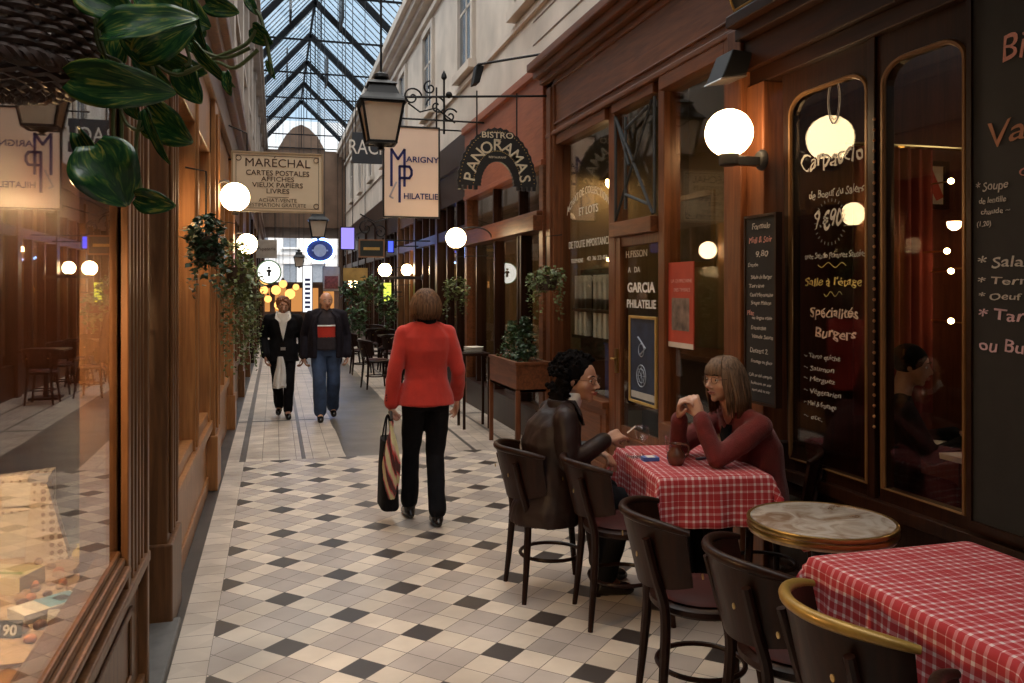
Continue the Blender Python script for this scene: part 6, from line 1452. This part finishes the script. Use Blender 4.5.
def glasses(H, parent, label=None, z=0.008, wr=0.021):
    m = MB()
    for q in (-1, 1):
        m.tube([H.p(q*0.032+wr*math.cos(a)*1.05, 0.094-0.004*abs(math.cos(a)), z+wr*0.8*math.sin(a)) for a in [2*math.pi*k/20 for k in range(20)]], 0.0013, 5, closed=True)
        m.tube([H.p(q*0.054, 0.090, z+0.004), H.p(q*0.076, 0.070, z+0.006), H.p(q*0.086, 0.0, z+0.004)], 0.0013, 5)
    m.tube([H.p(-0.011,0.095,z+0.004), H.p(0,0.101,z+0.007), H.p(0.011,0.095,z+0.004)], 0.0013, 5)
    return m.build('glasses', plain('thin_dark_frame', (0.06,0.03,0.025), 0.3, 0.6), parent, local=True)

def person(label, loc, rz, J, skin_m, heads=1.0, wide=1.0, voxel=0.007):
    """J: joints in the person's own frame (x right, y forward, z up)"""
    t = thing('person', label, 'person', loc, rz=math.radians(rz)); m = MB()
    hp, ch, nk = V(J['hip']), V(J['chest']), V(J['neck'])
    eloft(m, [(hp-V((0,0,0.09)), 0.11*wide, 0.08), (hp, 0.14*wide, 0.095), (hp.lerp(ch, 0.45), 0.125*wide, 0.09), (ch, 0.15*wide, 0.10), (ch.lerp(nk, 0.45), 0.125*wide, 0.075), (nk, 0.06, 0.055)])
    H = J['H']; limb(m, [nk-V((0,0,0.03)), H.p(0,-0.02,-0.04)], [0.058, 0.052])
    H.add(m)
    for q, s_ in (('l', -1), ('r', 1)):
        sh, el, wr_ = V(J[q+'sh']), V(J[q+'el']), V(J[q+'wr'])
        limb(m, [nk+V((0,0,-0.055)), sh], [0.042, 0.042]); limb(m, [sh, el, el.lerp(wr_, 0.35), wr_], [0.042, 0.036, 0.036, 0.026])
        hd = J[q+'hand']; hand(m, wr_, hd['d'], hd['n'], hd['s'], k=heads, **{k_: v_ for k_, v_ in hd.items() if k_ not in 'dns'})
        hi, kn, an = V(J[q+'hi']), V(J[q+'kn']), V(J[q+'an'])
        limb(m, [hi, hi.lerp(kn, 0.5), kn, kn.lerp(an, 0.35), an], [0.068, 0.060, 0.046, 0.046, 0.034])
        toe = V(J[q+'toe']); limb(m, [an, V((an.x, an.y, toe.z+0.04)).lerp(V((toe.x, toe.y, toe.z+0.03)), 0.5), toe+V((0,0,0.025))-(toe-an).normalized()*0.03], [0.036, 0.032, 0.02])
    body = vox(m, 'body', skin_m, t, voxel, 4)
    return t, body
def sleeves(mb, J, ru, re, rw, cuff=0.0, sh_r=0.075, which='lr'):
    for q in which:
        nk_, s0 = V(J['neck']), V(J[q+'sh'])
        limb(mb, [nk_+V((0,-0.005,-0.045)), nk_.lerp(s0, 0.55)+V((0,0,0.0)), s0+V((-0.012 if s0.x > 0 else 0.012,0,0.0))], [0.055, 0.056, 0.058], 16)
        sh, el, wr_ = V(J[q+'sh']), V(J[q+'el']), V(J[q+'wr']); e_ = wr_-(wr_-el).normalized()*(0.015+cuff)
        limb(mb, [sh, sh.lerp(el, 0.5), el, el.lerp(e_, 0.5), e_], [sh_r*0.86, ru*0.92, re*0.88, (re+rw)/2*0.94, rw], 16)
def trousers(mb, J, rt, rk, ra, belt_z=None):
    hp = V(J['hip'])
    eloft(mb, [(hp-V((0,0,0.10)), 0.165, 0.115), (hp, 0.175, 0.125), (hp+V((0,0,0.10)), 0.155, 0.11)])
    for q in 'lr':
        hi, kn, an = V(J[q+'hi']), V(J[q+'kn']), V(J[q+'an'])
        limb(mb, [hi, hi.lerp(kn, 0.5), kn, kn.lerp(an, 0.5), an+V((0,0,0.02))], [rt, rt*0.88, rk, (rk+ra)/2, ra], 16)
def shoes(t, J, mat, k=1.0, voxel=0.007):
    for q in 'lr':
        m = MB(); shoe(m, J[q+'an'], J[q+'toe'], k); vox(m, 'shoe', mat, t, voxel, 3)

# --- woman in the red jacket, walking away ---
H = Head((0.0,0.015,1.535), 4, -2, 1.0)
J = dict(hip=(0,0,0.90), chest=(0,0.0,1.22), neck=(0,-0.01,1.40), H=H,
    lsh=(-0.158,0,1.335), lel=(-0.225,-0.02,1.07), lwr=(-0.245,0.02,0.84), rsh=(0.158,0,1.335), rel=(0.222,-0.05,1.07), rwr=(0.255,0.13,0.87),
    lhand=dict(d=(0,0.02,-1), n=(-1,0,0), s=-1, curls=(55,60,45), thumb=0.8), rhand=dict(d=(0.05,0.25,-1), n=(1,0.2,0), s=1, curls=(18,22,18), thumb=0.3),
    lhi=(-0.085,0,0.86), lkn=(-0.085,0.12,0.48), lan=(-0.088,0.16,0.10), ltoe=(-0.095,0.33,0.0),
    rhi=(0.085,0,0.86), rkn=(0.07,0.02,0.47), ran=(0.055,-0.12,0.09), rtoe=(0.06,0.05,0.0))
t, body = person('woman in a red jacket and black trousers walking away with a bag', (1.03,5.96,0.0), 2, J, skin)
red = t
H.face(body)
m = MB(); eloft(m, [((0,-0.01,0.835),0.205,0.15), ((0,0,0.90),0.195,0.145), ((0,0,1.02),0.154,0.120), ((0,0,1.10),0.150,0.115), ((0,0,1.22),0.18,0.13), ((0,0,1.31),0.185,0.118), ((0,-0.005,1.365),0.14,0.095), ((0,-0.01,1.415),0.075,0.072), ((0,-0.01,1.43),0.068,0.066)])
sleeves(m, J, 0.066, 0.060, 0.052, 0.0, 0.070); jk = vox(m, 'jacket', redwool, t, 0.008, 5, 0.007, 9.0, 2.0)
m = MB(); eloft(m, [((0,-0.012,1.395),0.078,0.076), ((0,-0.012,1.445),0.068,0.070)]); vox(m, 'collar', blackcloth, jk, 0.006, 3)
m = MB()
for k in range(3): m.sphere((-0.283,-0.02,0.875+0.018*k), 0.006, 8)
m.build('cuff_buttons', blackcloth, jk, local=True)
m = MB(); trousers(m, J, 0.090, 0.066, 0.060); vox(m, 'trousers', blackcloth, t, 0.009, 4, 0.008, 9.0, 1.0)
shoes(t, J, shoe_m)
hairb = plain('brown_hair_with_light_strands', (0.12,0.06,0.03), 0.6, 0, 0.75, 90, stretch=(1,1,0.06), spec=0.2)
def bob(rnd, u_):
    a = rnd.uniform(0, 2*math.pi); 
    if 0.30*math.pi < a < 0.70*math.pi: a += math.pi   # keep the face clear
    r0 = 0.03*rnd.random(); x, y = math.cos(a), math.sin(a); l_ = -0.088-0.02*rnd.random()
    return [(x*r0, y*r0-0.015, 0.118), (x*0.055, y*0.062-0.015, 0.102), (x*0.094, y*0.103-0.015, 0.055), (x*(0.108+rnd.uniform(-.003,.006)), y*0.114-0.018, -0.005), (x*0.108, y*0.110-0.020, -0.055), (x*(0.088+rnd.uniform(-.01,.008)), y*0.092-0.022, l_)]
m = MB(); H.sph(m, 0, -0.022, 0.030, 0.098, (0.98,1.06,0.93), 24); H.sph(m, 0, -0.045, -0.030, 0.086, (1.08,0.75,0.95), 20); strands(m, H, 420, 0.1, bob, 3, 0.0048)
m.build('hair', hairb, t, smooth='all', local=True)
# bag and umbrella in her left hand
bx_ = V((1.03-0.245-0.02, 5.96+0.03, 0))
bg_ = thing('shopping_bag', 'flat black shopping bag carried low by the walking woman', 'bag', (bx_.x,bx_.y,0.12))
m = MB()
eloft(m, [((bx_.x+0.0,bx_.y,0.125),0.060,0.16), ((bx_.x,bx_.y,0.14),0.068,0.17), ((bx_.x,bx_.y,0.40),0.060,0.165), ((bx_.x,bx_.y,0.60),0.045,0.155)], 24, 0.6); m.build('bag_body', blackcloth, bg_, smooth=True)
m = MB()
for s_ in (-1, 1): m.tube(bent([(bx_.x+s_*0.03,bx_.y-0.08,0.59),(bx_.x+s_*0.012,bx_.y-0.02,0.73),(bx_.x,bx_.y+0.0,0.765),(bx_.x+s_*0.012,bx_.y+0.04,0.73),(bx_.x+s_*0.03,bx_.y+0.09,0.59)]), 0.006, 6)
m.build('handle', blackcloth, bg_, smooth=True)
um = thing('folded_umbrella', 'folded umbrella with red and cream stripes in the walking woman\'s left hand', 'umbrella', (bx_.x,bx_.y-0.17,0.2))
def striped():
    m, n, o = nodes_mat('umbrella_stripes'); L = n.links.new; b = n.nodes.new('ShaderNodeBsdfPrincipled'); L(b.outputs[0], o.inputs[0]); b.inputs['Roughness'].default_value = 0.5
    t_ = n.nodes.new('ShaderNodeTexCoord'); wv = n.nodes.new('ShaderNodeTexWave'); wv.inputs['Scale'].default_value = 5.0; wv.inputs['Distortion'].default_value = 1.0; mp = n.nodes.new('ShaderNodeMapping'); mp.inputs['Rotation'].default_value = (0,0.35,0.6); L(t_.outputs['Object'], mp.inputs[0]); L(mp.outputs[0], wv.inputs['Vector'])
    r = n.nodes.new('ShaderNodeValToRGB'); r.color_ramp.interpolation = 'CONSTANT'; L(wv.outputs[0], r.inputs[0])
    r.color_ramp.elements[0].color = (0.08,0.02,0.02,1); r.color_ramp.elements[1].position = 0.75; r.color_ramp.elements[1].color = (0.62,0.55,0.30,1); e = r.color_ramp.elements.new(0.3); e.color = (0.50,0.06,0.05,1); e = r.color_ramp.elements.new(0.5); e.color = (0.60,0.30,0.26,1)
    L(r.outputs[0], b.inputs['Base Color']); return m
m = MB(); ux, uy = bx_.x+0.0, bx_.y-0.19
rs = []
for i in range(16):
    z = 0.22+0.53*i/15; rr = 0.012+0.040*math.sin(math.pi*min(1, (i+0.5)/13.5))**0.8*(1 if i < 13 else 0.6); rs.append([V((ux+rr*(1+0.22*math.sin(6*a+i*0.5))*math.cos(a), uy+rr*(1+0.22*math.sin(6*a+i*0.5))*math.sin(a), z)) for a in [2*math.pi*k/24 for k in range(24)]])
m.rings(rs); m.build('canopy', striped(), um, smooth=True)
m = MB(); m.tube([(ux,uy,0.72),(ux,uy,0.76),(ux+0.005,uy+0.07,0.80),(bx_.x+0.01,bx_.y,0.785)], 0.011, 8); m.build('shaft', black, um)

# --- two men walking towards the camera ---
def walker(label, loc, skin_m, h, pose, yaw=0, pitch=-6):
    k = h/1.66
    def S(p): return (p[0]*pose.get('w',1), p[1], p[2]*k)
    H = Head(S((0,0.035,1.52)), yaw, pitch, 1.0)
    J = dict(hip=S((0,0,0.92)), chest=S((0,0.0,1.23)), neck=S((0,-0.01,1.41)), H=H,
        lsh=S((-0.185,0,1.345)), lel=S((-0.245,-0.03,1.08)), lwr=S(pose['lwr']), rsh=S((0.185,0,1.345)), rel=S((0.245,-0.05,1.08)), rwr=S(pose['rwr']),
        lhand=dict(d=(0.05,0.15,-1), n=(-1,0,0), s=-1, curls=(30,35,25)), rhand=dict(d=(-0.05,0.15,-1), n=(1,0,0), s=1, curls=(30,35,25)),
        lhi=S((-0.09,0,0.88)), lkn=S(pose['lkn']), lan=S(pose['lan']), ltoe=pose['ltoe'], rhi=S((0.09,0,0.88)), rkn=S(pose['rkn']), ran=S(pose['ran']), rtoe=pose['rtoe'])
    t, body = person(label, loc, 180, J, skin_m, voxel=0.009); H.face(body); return t, body, H, J, k
pz = dict(lwr=(-0.25,0.10,0.84), rwr=(0.22,0.14,0.86), w=0.98, lkn=(-0.075,0.10,0.50), lan=(-0.06,0.05,0.10), ltoe=(-0.07,0.22,0.0), rkn=(0.07,0.05,0.48), ran=(0.05,-0.14,0.13), rtoe=(0.06,0.02,0.035))
g = P(283, 415, 10.9); t, body, H, J, k = walker('slim person in black jacket over white open shirt, holding a pale cloth', (g.x, g.y, 0), skin2, 1.56, pz, -4, -12)
m = MB(); eloft(m, [((0,0,0.77*k),0.205,0.15), ((0,0,0.95*k),0.18,0.135), ((0,0,1.08*k),0.165,0.12), ((0,0,1.24*k),0.195,0.13), ((0,0,1.34*k),0.195,0.115), ((0,-0.01,1.42*k),0.08,0.07)])
sleeves(m, J, 0.068, 0.062, 0.052); jk = vox(m, 'jacket', blackcloth, t, 0.010, 5, 0.010, 8, 3.0)
m = MB(); m.prism([(-0.075,0.10,1.43*k),(0.075,0.10,1.43*k),(0.05,0.132,1.28*k),(0.0,0.145,1.05*k),(-0.04,0.135,1.25*k)], (0,0.012,0)); vox(m, 'white_shirt', white_cloth, t, 0.006, 3)
m = MB()
for s_ in (-1, 1): m.prism([(s_*0.02,0.075,1.44*k),(s_*0.085,0.06,1.46*k),(s_*0.10,0.115,1.36*k),(s_*0.035,0.13,1.30*k)], (0,0.012,0))
m.build('shirt_collar', white_cloth, t, local=True)
m = MB(); trousers(m, J, 0.088, 0.068, 0.060); vox(m, 'trousers', blackcloth, t, 0.010, 4, 0.007, 9, 5.0)
shoes(t, J, shoe_m, 1.0, 0.009)
m = MB(); m.box(-0.03,0.03,0.135,0.15,0.93*k,0.97*k); m.build('belt_buckle', plain('steel', (0.5,0.5,0.5), 0.3, 1.0), t, local=True)
gingerhair = plain('short_ginger_hair', (0.16,0.06,0.025), 0.6, 0, 0.4, 60)
m = MB(); H.sph(m, 0, -0.024, 0.042, 0.090, (0.99,1.08,0.92), 20)
rnd = random.Random(4)
for i in range(60):
    a = rnd.uniform(0, 6.28); u_ = rnd.uniform(0.15, 1.0); H.sph(m, 0.088*math.cos(a)*math.sin(u_*1.7), -0.022+0.095*math.sin(a)*math.sin(u_*1.7), 0.045+0.082*math.cos(u_*1.7), 0.013, n=8)
vox(m, 'hair', gingerhair, t, 0.006, 2)
gw = V((g.x,g.y,0))+V((-0.035, -0.22, 0))
m = MB(); rs = []
for i in range(14):
    z = 0.80-0.38*i/13; wd = 0.028+0.055*(i/13)**0.7; rs.append([V((gw.x+wd*math.cos(a)*(1+0.15*math.sin(3*a+i*0.4)), gw.y+wd*0.6*math.sin(a)*(1+0.2*math.sin(5*a)), z+0.02*math.sin(4*a)*(i/13))) for a in [2*math.pi*q/24 for q in range(24)]])
m.rings(rs); o = m.build('cloth', white_cloth, None, smooth=True); tag(o, 'crumpled pale cloth hanging from the hand of the black jacketed walker', 'cloth')
pz = dict(lwr=(-0.25,0.06,0.83), rwr=(0.25,0.02,0.82), w=1.06, lkn=(-0.085,0.03,0.47), lan=(-0.09,-0.16,0.13), ltoe=(-0.10,0.0,0.03), rkn=(0.08,0.12,0.50), ran=(0.07,0.10,0.10), rtoe=(0.08,0.28,0.0))
g = P(326, 416, 10.75); t, body, H, J, k = walker('balding man in blue jeans and dark sweater with a red chest stripe', (g.x, g.y, 0), skin, 1.63, pz, -6, -6)
m = MB(); eloft(m, [((0,0,0.90*k),0.19,0.15), ((0,0.01,1.05*k),0.185,0.15), ((0,0,1.20*k),0.19,0.14), ((0,0,1.32*k),0.18,0.12), ((0,0.0,1.43*k),0.075,0.07)])
sw = vox(m, 'sweater', plain('dark_grey_knit', (0.035,0.030,0.040), 0.9, 0, 0.2, 20), t, 0.009, 4)
for (z0, z1, mt, nm) in ((1.055,1.205,redwool,'red_stripe'),(1.205,1.222,white_cloth,'white_stripe'),(1.038,1.055,white_cloth,'white_stripe')):
    m = MB(); eloft(m, [((0,0.005,z0*k),0.188,0.153), ((0,0.004,(z0+z1)/2*k),0.190,0.151), ((0,0.0,z1*k),0.190,0.147)]); m.build(nm, mt, sw, smooth=True, local=True)
for s_ in (-1, 1):
    m = MB(); rs = []
    for (z, x0, x1, y0) in ((0.80,0.20,0.235,0.13),(1.0,0.20,0.225,0.13),(1.2,0.20,0.212,0.125),(1.33,0.13,0.19,0.10),(1.40,0.055,0.10,0.055)):
        n = 16; ring = []
        for q in range(n+1):
            a = -math.pi/2+math.pi*q/n; ring.append(V((s_*x1*abs(math.cos(a))**0.7 if abs(a) < 1.3 else s_*x0*0.6, (y0+0.03)*math.sin(a), z*k)))
        ring[-1] = V((s_*x0*0.75, y0+0.025, z*k)); ring[-2] = V((s_*(x0*0.75+0.04), y0+0.03, z*k))
        ring = ring+[V((p.x*0.92, p.y*0.90, p.z)) for p in ring[::-1]]; rs.append(ring)
    m.rings(rs); sleeves(m, J, 0.072, 0.066, 0.056, which='l' if s_ < 0 else 'r'); vox(m, 'open_jacket_half', darkjacket, t, 0.010, 4, 0.008, 8, 6.0)
m = MB(); trousers(m, J, 0.100, 0.084, 0.080); vox(m, 'jeans', denim, t, 0.010, 4, 0.010, 9, 7.0)
shoes(t, J, shoe_m, 1.05, 0.009)
m = MB()
for s_ in (-1, 1): H.sph(m, s_*0.066, -0.030, 0.020, 0.036, (0.55,1.35,1.0), 14)
H.sph(m, 0, -0.082, 0.012, 0.05, (1.1,0.5,1.0), 14); vox(m, 'grey_hair_fringe', plain('grey_short_hair', (0.22,0.20,0.18), 0.7, 0, 0.3, 50), t, 0.006, 2)

# --- seated woman in brown leather ---
H = Head((0.02,0.140,1.150), 48, -4, 1.05)
J = dict(hip=(0,0,0.565), chest=(0,-0.01,0.84), neck=(0.0,0.06,1.03), H=H,
    lsh=(-0.175,0.02,0.965), lel=(-0.245,0.10,0.72), lwr=(-0.10,0.285,0.74), rsh=(0.175,0.0,0.965), rel=(0.245,-0.01,0.745), rwr=(0.165,0.235,0.845),
    lhand=dict(d=(0.75,0.5,-0.35), n=(0,0.3,1), s=-1, curls=(25,30,20)), rhand=dict(d=(-0.15,0.92,0.28), n=(0.75,-0.25,0.7), s=1, each=((30,40,20),(38,45,25),(55,55,35),(65,60,40)), thumb=0.8),
    lhi=(-0.09,0.02,0.55), lkn=(-0.10,0.33,0.50), lan=(-0.09,0.30,0.10), ltoe=(-0.10,0.46,0.0), rhi=(0.09,0.02,0.55), rkn=(0.11,0.33,0.50), ran=(0.12,0.24,0.10), rtoe=(0.13,0.40,0.0))
t, body = person('seated woman with curly black hair, glasses and brown leather jacket, cigarette in hand', (1.47,4.40,0), -90, J, skin2, voxel=0.005)
body.name = 'body'; H.face(body)
glasses(H, t)
m = MB(); eloft(m, [((0,-0.05,0.40),0.23,0.20), ((0,-0.03,0.48),0.225,0.20), ((0,-0.01,0.56),0.205,0.17), ((0,-0.01,0.68),0.19,0.155), ((0,-0.02,0.82),0.20,0.16), ((0,0.0,0.92),0.19,0.14), ((0,0.02,0.985),0.14,0.10), ((0,0.045,1.03),0.085,0.075)])
sleeves(m, J, 0.068, 0.060, 0.046, 0.005, 0.072); jk = vox(m, 'leather_jacket', leather, t, 0.008, 5, 0.013, 8.0, 4.0)
m = MB()
for s_ in (-1, 1): m.prism([(s_*0.02,0.11,1.01),(s_*0.08,0.07,1.05),(s_*0.115,0.10,0.97),(s_*0.035,0.145,0.90)], (0,0.018,0.004))
eloft(m, [((0,0.035,1.0),0.095,0.08), ((0,0.035,1.05),0.085,0.075)]); vox(m, 'lapel_collar', leather, jk, 0.006, 3)
m = MB(); eloft(m, [((0.0,0.075,0.99),0.066,0.062), ((0.005,0.09,1.04),0.060,0.060), ((0.012,0.115,1.085),0.058,0.060)]); vox(m, 'turtleneck', white_cloth, t, 0.005, 2)
m = MB(); trousers(m, J, 0.095, 0.078, 0.070); vox(m, 'trousers', blackcloth, t, 0.009, 4, 0.010, 9, 1.5)
m = MB(); eloft(m, [((0,-0.02,0.50),0.20,0.17), ((0,-0.03,0.42),0.225,0.20), ((0,-0.03,0.30),0.22,0.20)]); 
shoes(t, J, shoe_m)
curl = plain('curly_black_hair', (0.005,0.004,0.004), 0.95, 0, 0.4, 60, 0.8, 150, spec=0.08)
m = MB(); H.sph(m, 0, -0.035, 0.045, 0.100, (1.0,1.0,0.95), 20); H.sph(m, 0, -0.07, -0.04, 0.085, (1.1,0.8,1.0), 16)
rnd = random.Random(11)
for i in range(700):
    a = rnd.uniform(0, 2*math.pi); ph = math.acos(rnd.uniform(-0.85, 1)); x, y, z = math.sin(ph)*math.cos(a), math.sin(ph)*math.sin(a), math.cos(ph)
    if y > 0.25 and z < 0.45: continue
    if y > 0.6 and z < 0.7: continue
    rr = rnd.uniform(0.108, 0.142); H.sph(m, x*rr*1.0, y*rr*1.02-0.040, z*rr*0.95+0.022-(0.05 if y < 0 and z < 0 else 0), rnd.uniform(0.007,0.013), n=8)
for i in range(260):
    a = rnd.uniform(math.pi*0.95, math.pi*2.05); H.sph(m, 0.115*math.cos(a), -0.050+0.095*math.sin(a), -0.04-rnd.random()*0.09, rnd.uniform(0.008,0.015), n=8)
vox(m, 'curly_hair', curl, t, 0.004, 1)
wrist = V(J['rwr']); Rz = Matrix.Rotation(math.radians(-90), 3, 'Z'); base = V((1.47,4.40,0))+Rz @ (wrist+V((-0.045,0.155,0.035)))
ci = thing('cigarette', 'lit white cigarette held between the fingers of the leather jacket woman', 'cigarette', base)
dv = (V((0.75,-0.15,0.6))).normalized(); MB().tube([base-dv*0.02, base+dv*0.035], 0.004, 8).build('paper', white_paint, ci); MB().tube([base+dv*0.035, base+dv*0.041], 0.004, 8).build('ash_tip', plain('ash_grey', (0.3,0.28,0.27), 0.9), ci)

# --- seated woman in dark red ---
H = Head((-0.02,0.215,1.175), -14, -2, 1.03)
J = dict(hip=(0,0,0.565), chest=(0,0.03,0.83), neck=(-0.01,0.14,1.005), H=H,
    lsh=(-0.175,0.085,0.955), lel=(-0.18,0.34,0.80), lwr=(-0.085,0.385,1.00), rsh=(0.175,0.10,0.955), rel=(0.14,0.40,0.80), rwr=(0.02,0.445,0.985),
    lhand=dict(d=(0.35,0.25,0.85), n=(-0.7,0.5,0.1), s=-1, curls=(40,50,35), thumb=0.6), rhand=dict(d=(-0.35,0.15,0.9), n=(0.6,0.75,0), s=1, curls=(45,55,35), thumb=0.6),
    lhi=(-0.09,0.02,0.55), lkn=(-0.10,0.30,0.50), lan=(-0.09,0.26,0.10), ltoe=(-0.10,0.42,0.0), rhi=(0.09,0.02,0.55), rkn=(0.10,0.30,0.50), ran=(0.10,0.26,0.10), rtoe=(0.11,0.42,0.0))
t, body = person('seated woman in dark red sweater with long fair hair, elbows on the table', (2.47,4.0,0), 90, J, skin, voxel=0.005)
H.face(body); glasses(H, t)
m = MB(); eloft(m, [((0,0.0,0.50),0.205,0.15), ((0,0.0,0.60),0.195,0.14), ((0,0.01,0.70),0.18,0.13), ((0,0.03,0.83),0.19,0.135), ((0,0.07,0.92),0.19,0.12), ((0,0.095,0.98),0.14,0.09), ((-0.005,0.12,1.01),0.085,0.072)])
sleeves(m, J, 0.066, 0.058, 0.044, 0.005, 0.070); sw = vox(m, 'sweater', redknit, t, 0.008, 5, 0.008, 9.0, 8.0)
m = MB(); m.prism([(-0.06,0.155,1.02),(0.06,0.155,1.02),(0.05,0.19,0.88),(0.0,0.20,0.78),(-0.05,0.19,0.88)], (0,0.01,0)); vox(m, 'black_top', blackcloth, t, 0.006, 2)
m = MB(); trousers(m, J, 0.093, 0.076, 0.068); vox(m, 'trousers', blackcloth, t, 0.009, 4, 0.008, 9, 2.5); shoes(t, J, shoe_m)
fair = plain('greying_fair_hair', (0.15,0.09,0.055), 0.6, 0, 0.6, 90, stretch=(1,1,0.06), spec=0.25)
def longb(rnd, u_):
    a = rnd.uniform(0, 2*math.pi)
    fr_ = 0.28*math.pi < a < 0.72*math.pi
    x, y = math.cos(a), math.sin(a); r0 = 0.03*rnd.random()
    if fr_:   # fringe over the forehead
        return [(x*r0, y*r0-0.01, 0.120), (x*0.05, y*0.06-0.005, 0.104), (x*0.080, y*0.092-0.008, 0.070), (x*0.086, y*0.102-0.010, 0.040), (x*0.084, y*0.101-0.010, 0.028)]
    l_ = -0.15-0.04*rnd.random(); j = rnd.uniform(-0.006,0.006)
    return [(x*r0, y*r0-0.015, 0.120), (x*0.055, y*0.062-0.015, 0.104), (x*0.090, y*0.098-0.015, 0.055), (x*0.100+j, y*0.108-0.022, -0.010), (x*0.106+j, y*0.104-0.035, -0.08), (x*0.098+j, y*0.098-0.045, l_)]
m = MB(); H.sph(m, 0, -0.022, 0.034, 0.093, (0.98,1.06,0.92), 24); H.sph(m, 0, -0.065, -0.05, 0.075, (1.15,0.72,1.25), 20); strands(m, H, 340, 0.1, longb, 9, 0.0058)
m.build('hair', fair, t, smooth='all', local=True)

# --- guest inside the restaurant ---
H = Head((0,0.10,1.22), 20, -8, 1.0)
J = dict(hip=(0,0,0.565), chest=(0,0.0,0.85), neck=(0,0.03,1.06), H=H,
    lsh=(-0.17,0.02,0.99), lel=(-0.24,0.14,0.76), lwr=(-0.12,0.36,0.83), rsh=(0.17,0.02,0.99), rel=(0.24,0.14,0.76), rwr=(0.14,0.36,0.83),
    lhand=dict(d=(0.2,0.95,0.1), n=(-0.3,0,1), s=-1, curls=(20,25,20)), rhand=dict(d=(-0.1,0.95,0.05), n=(0.3,0,1), s=1, curls=(20,25,20)),
    lhi=(-0.09,0.02,0.55), lkn=(-0.10,0.30,0.50), lan=(-0.09,0.26,0.10), ltoe=(-0.10,0.42,0.0), rhi=(0.09,0.02,0.55), rkn=(0.10,0.30,0.50), ran=(0.10,0.26,0.10), rtoe=(0.11,0.42,0.0))
t, body = person('dark dressed guest seated inside the restaurant behind the second arched window', (3.34,4.02,0), -118, J, skin2, voxel=0.009); H.face(body)
m = MB(); eloft(m, [((0,0,0.47),0.20,0.15), ((0,0,0.62),0.185,0.14), ((0,0,0.84),0.19,0.14), ((0,0.01,0.95),0.185,0.12), ((0,0.02,1.0),0.14,0.09), ((0,0.03,1.06),0.07,0.065)]); sleeves(m, J, 0.062, 0.056, 0.046); vox(m, 'jacket', blackcloth, t, 0.010, 4)
m = MB(); trousers(m, J, 0.093, 0.076, 0.068); vox(m, 'trousers', blackcloth, t, 0.010, 3); shoes(t, J, shoe_m, 1.0, 0.009)
m = MB(); H.sph(m, 0, -0.022, 0.036, 0.094, (0.98,1.06,0.94), 20); vox(m, 'hair', curl, t, 0.006, 2)
st = thing('stool', 'dark round stool under the guest inside the restaurant', 'stool', (3.34,4.02,0)); MB().lathe([(0.17,0.43),(0.18,0.45),(0.17,0.47),(0.001,0.47)], (3.34,4.02,0), 20).build('seat', darkwood, st, smooth=True)
for k in range(4): MB().tube([(3.34+0.12*math.cos(k*1.57+.78),4.02+0.12*math.sin(k*1.57+.78),0.44),(3.34+0.16*math.cos(k*1.57+.78),4.02+0.16*math.sin(k*1.57+.78),0.0)], 0.014, 8).build('leg', darkwood, st)

bpy.data.scenes.remove(TMPS)
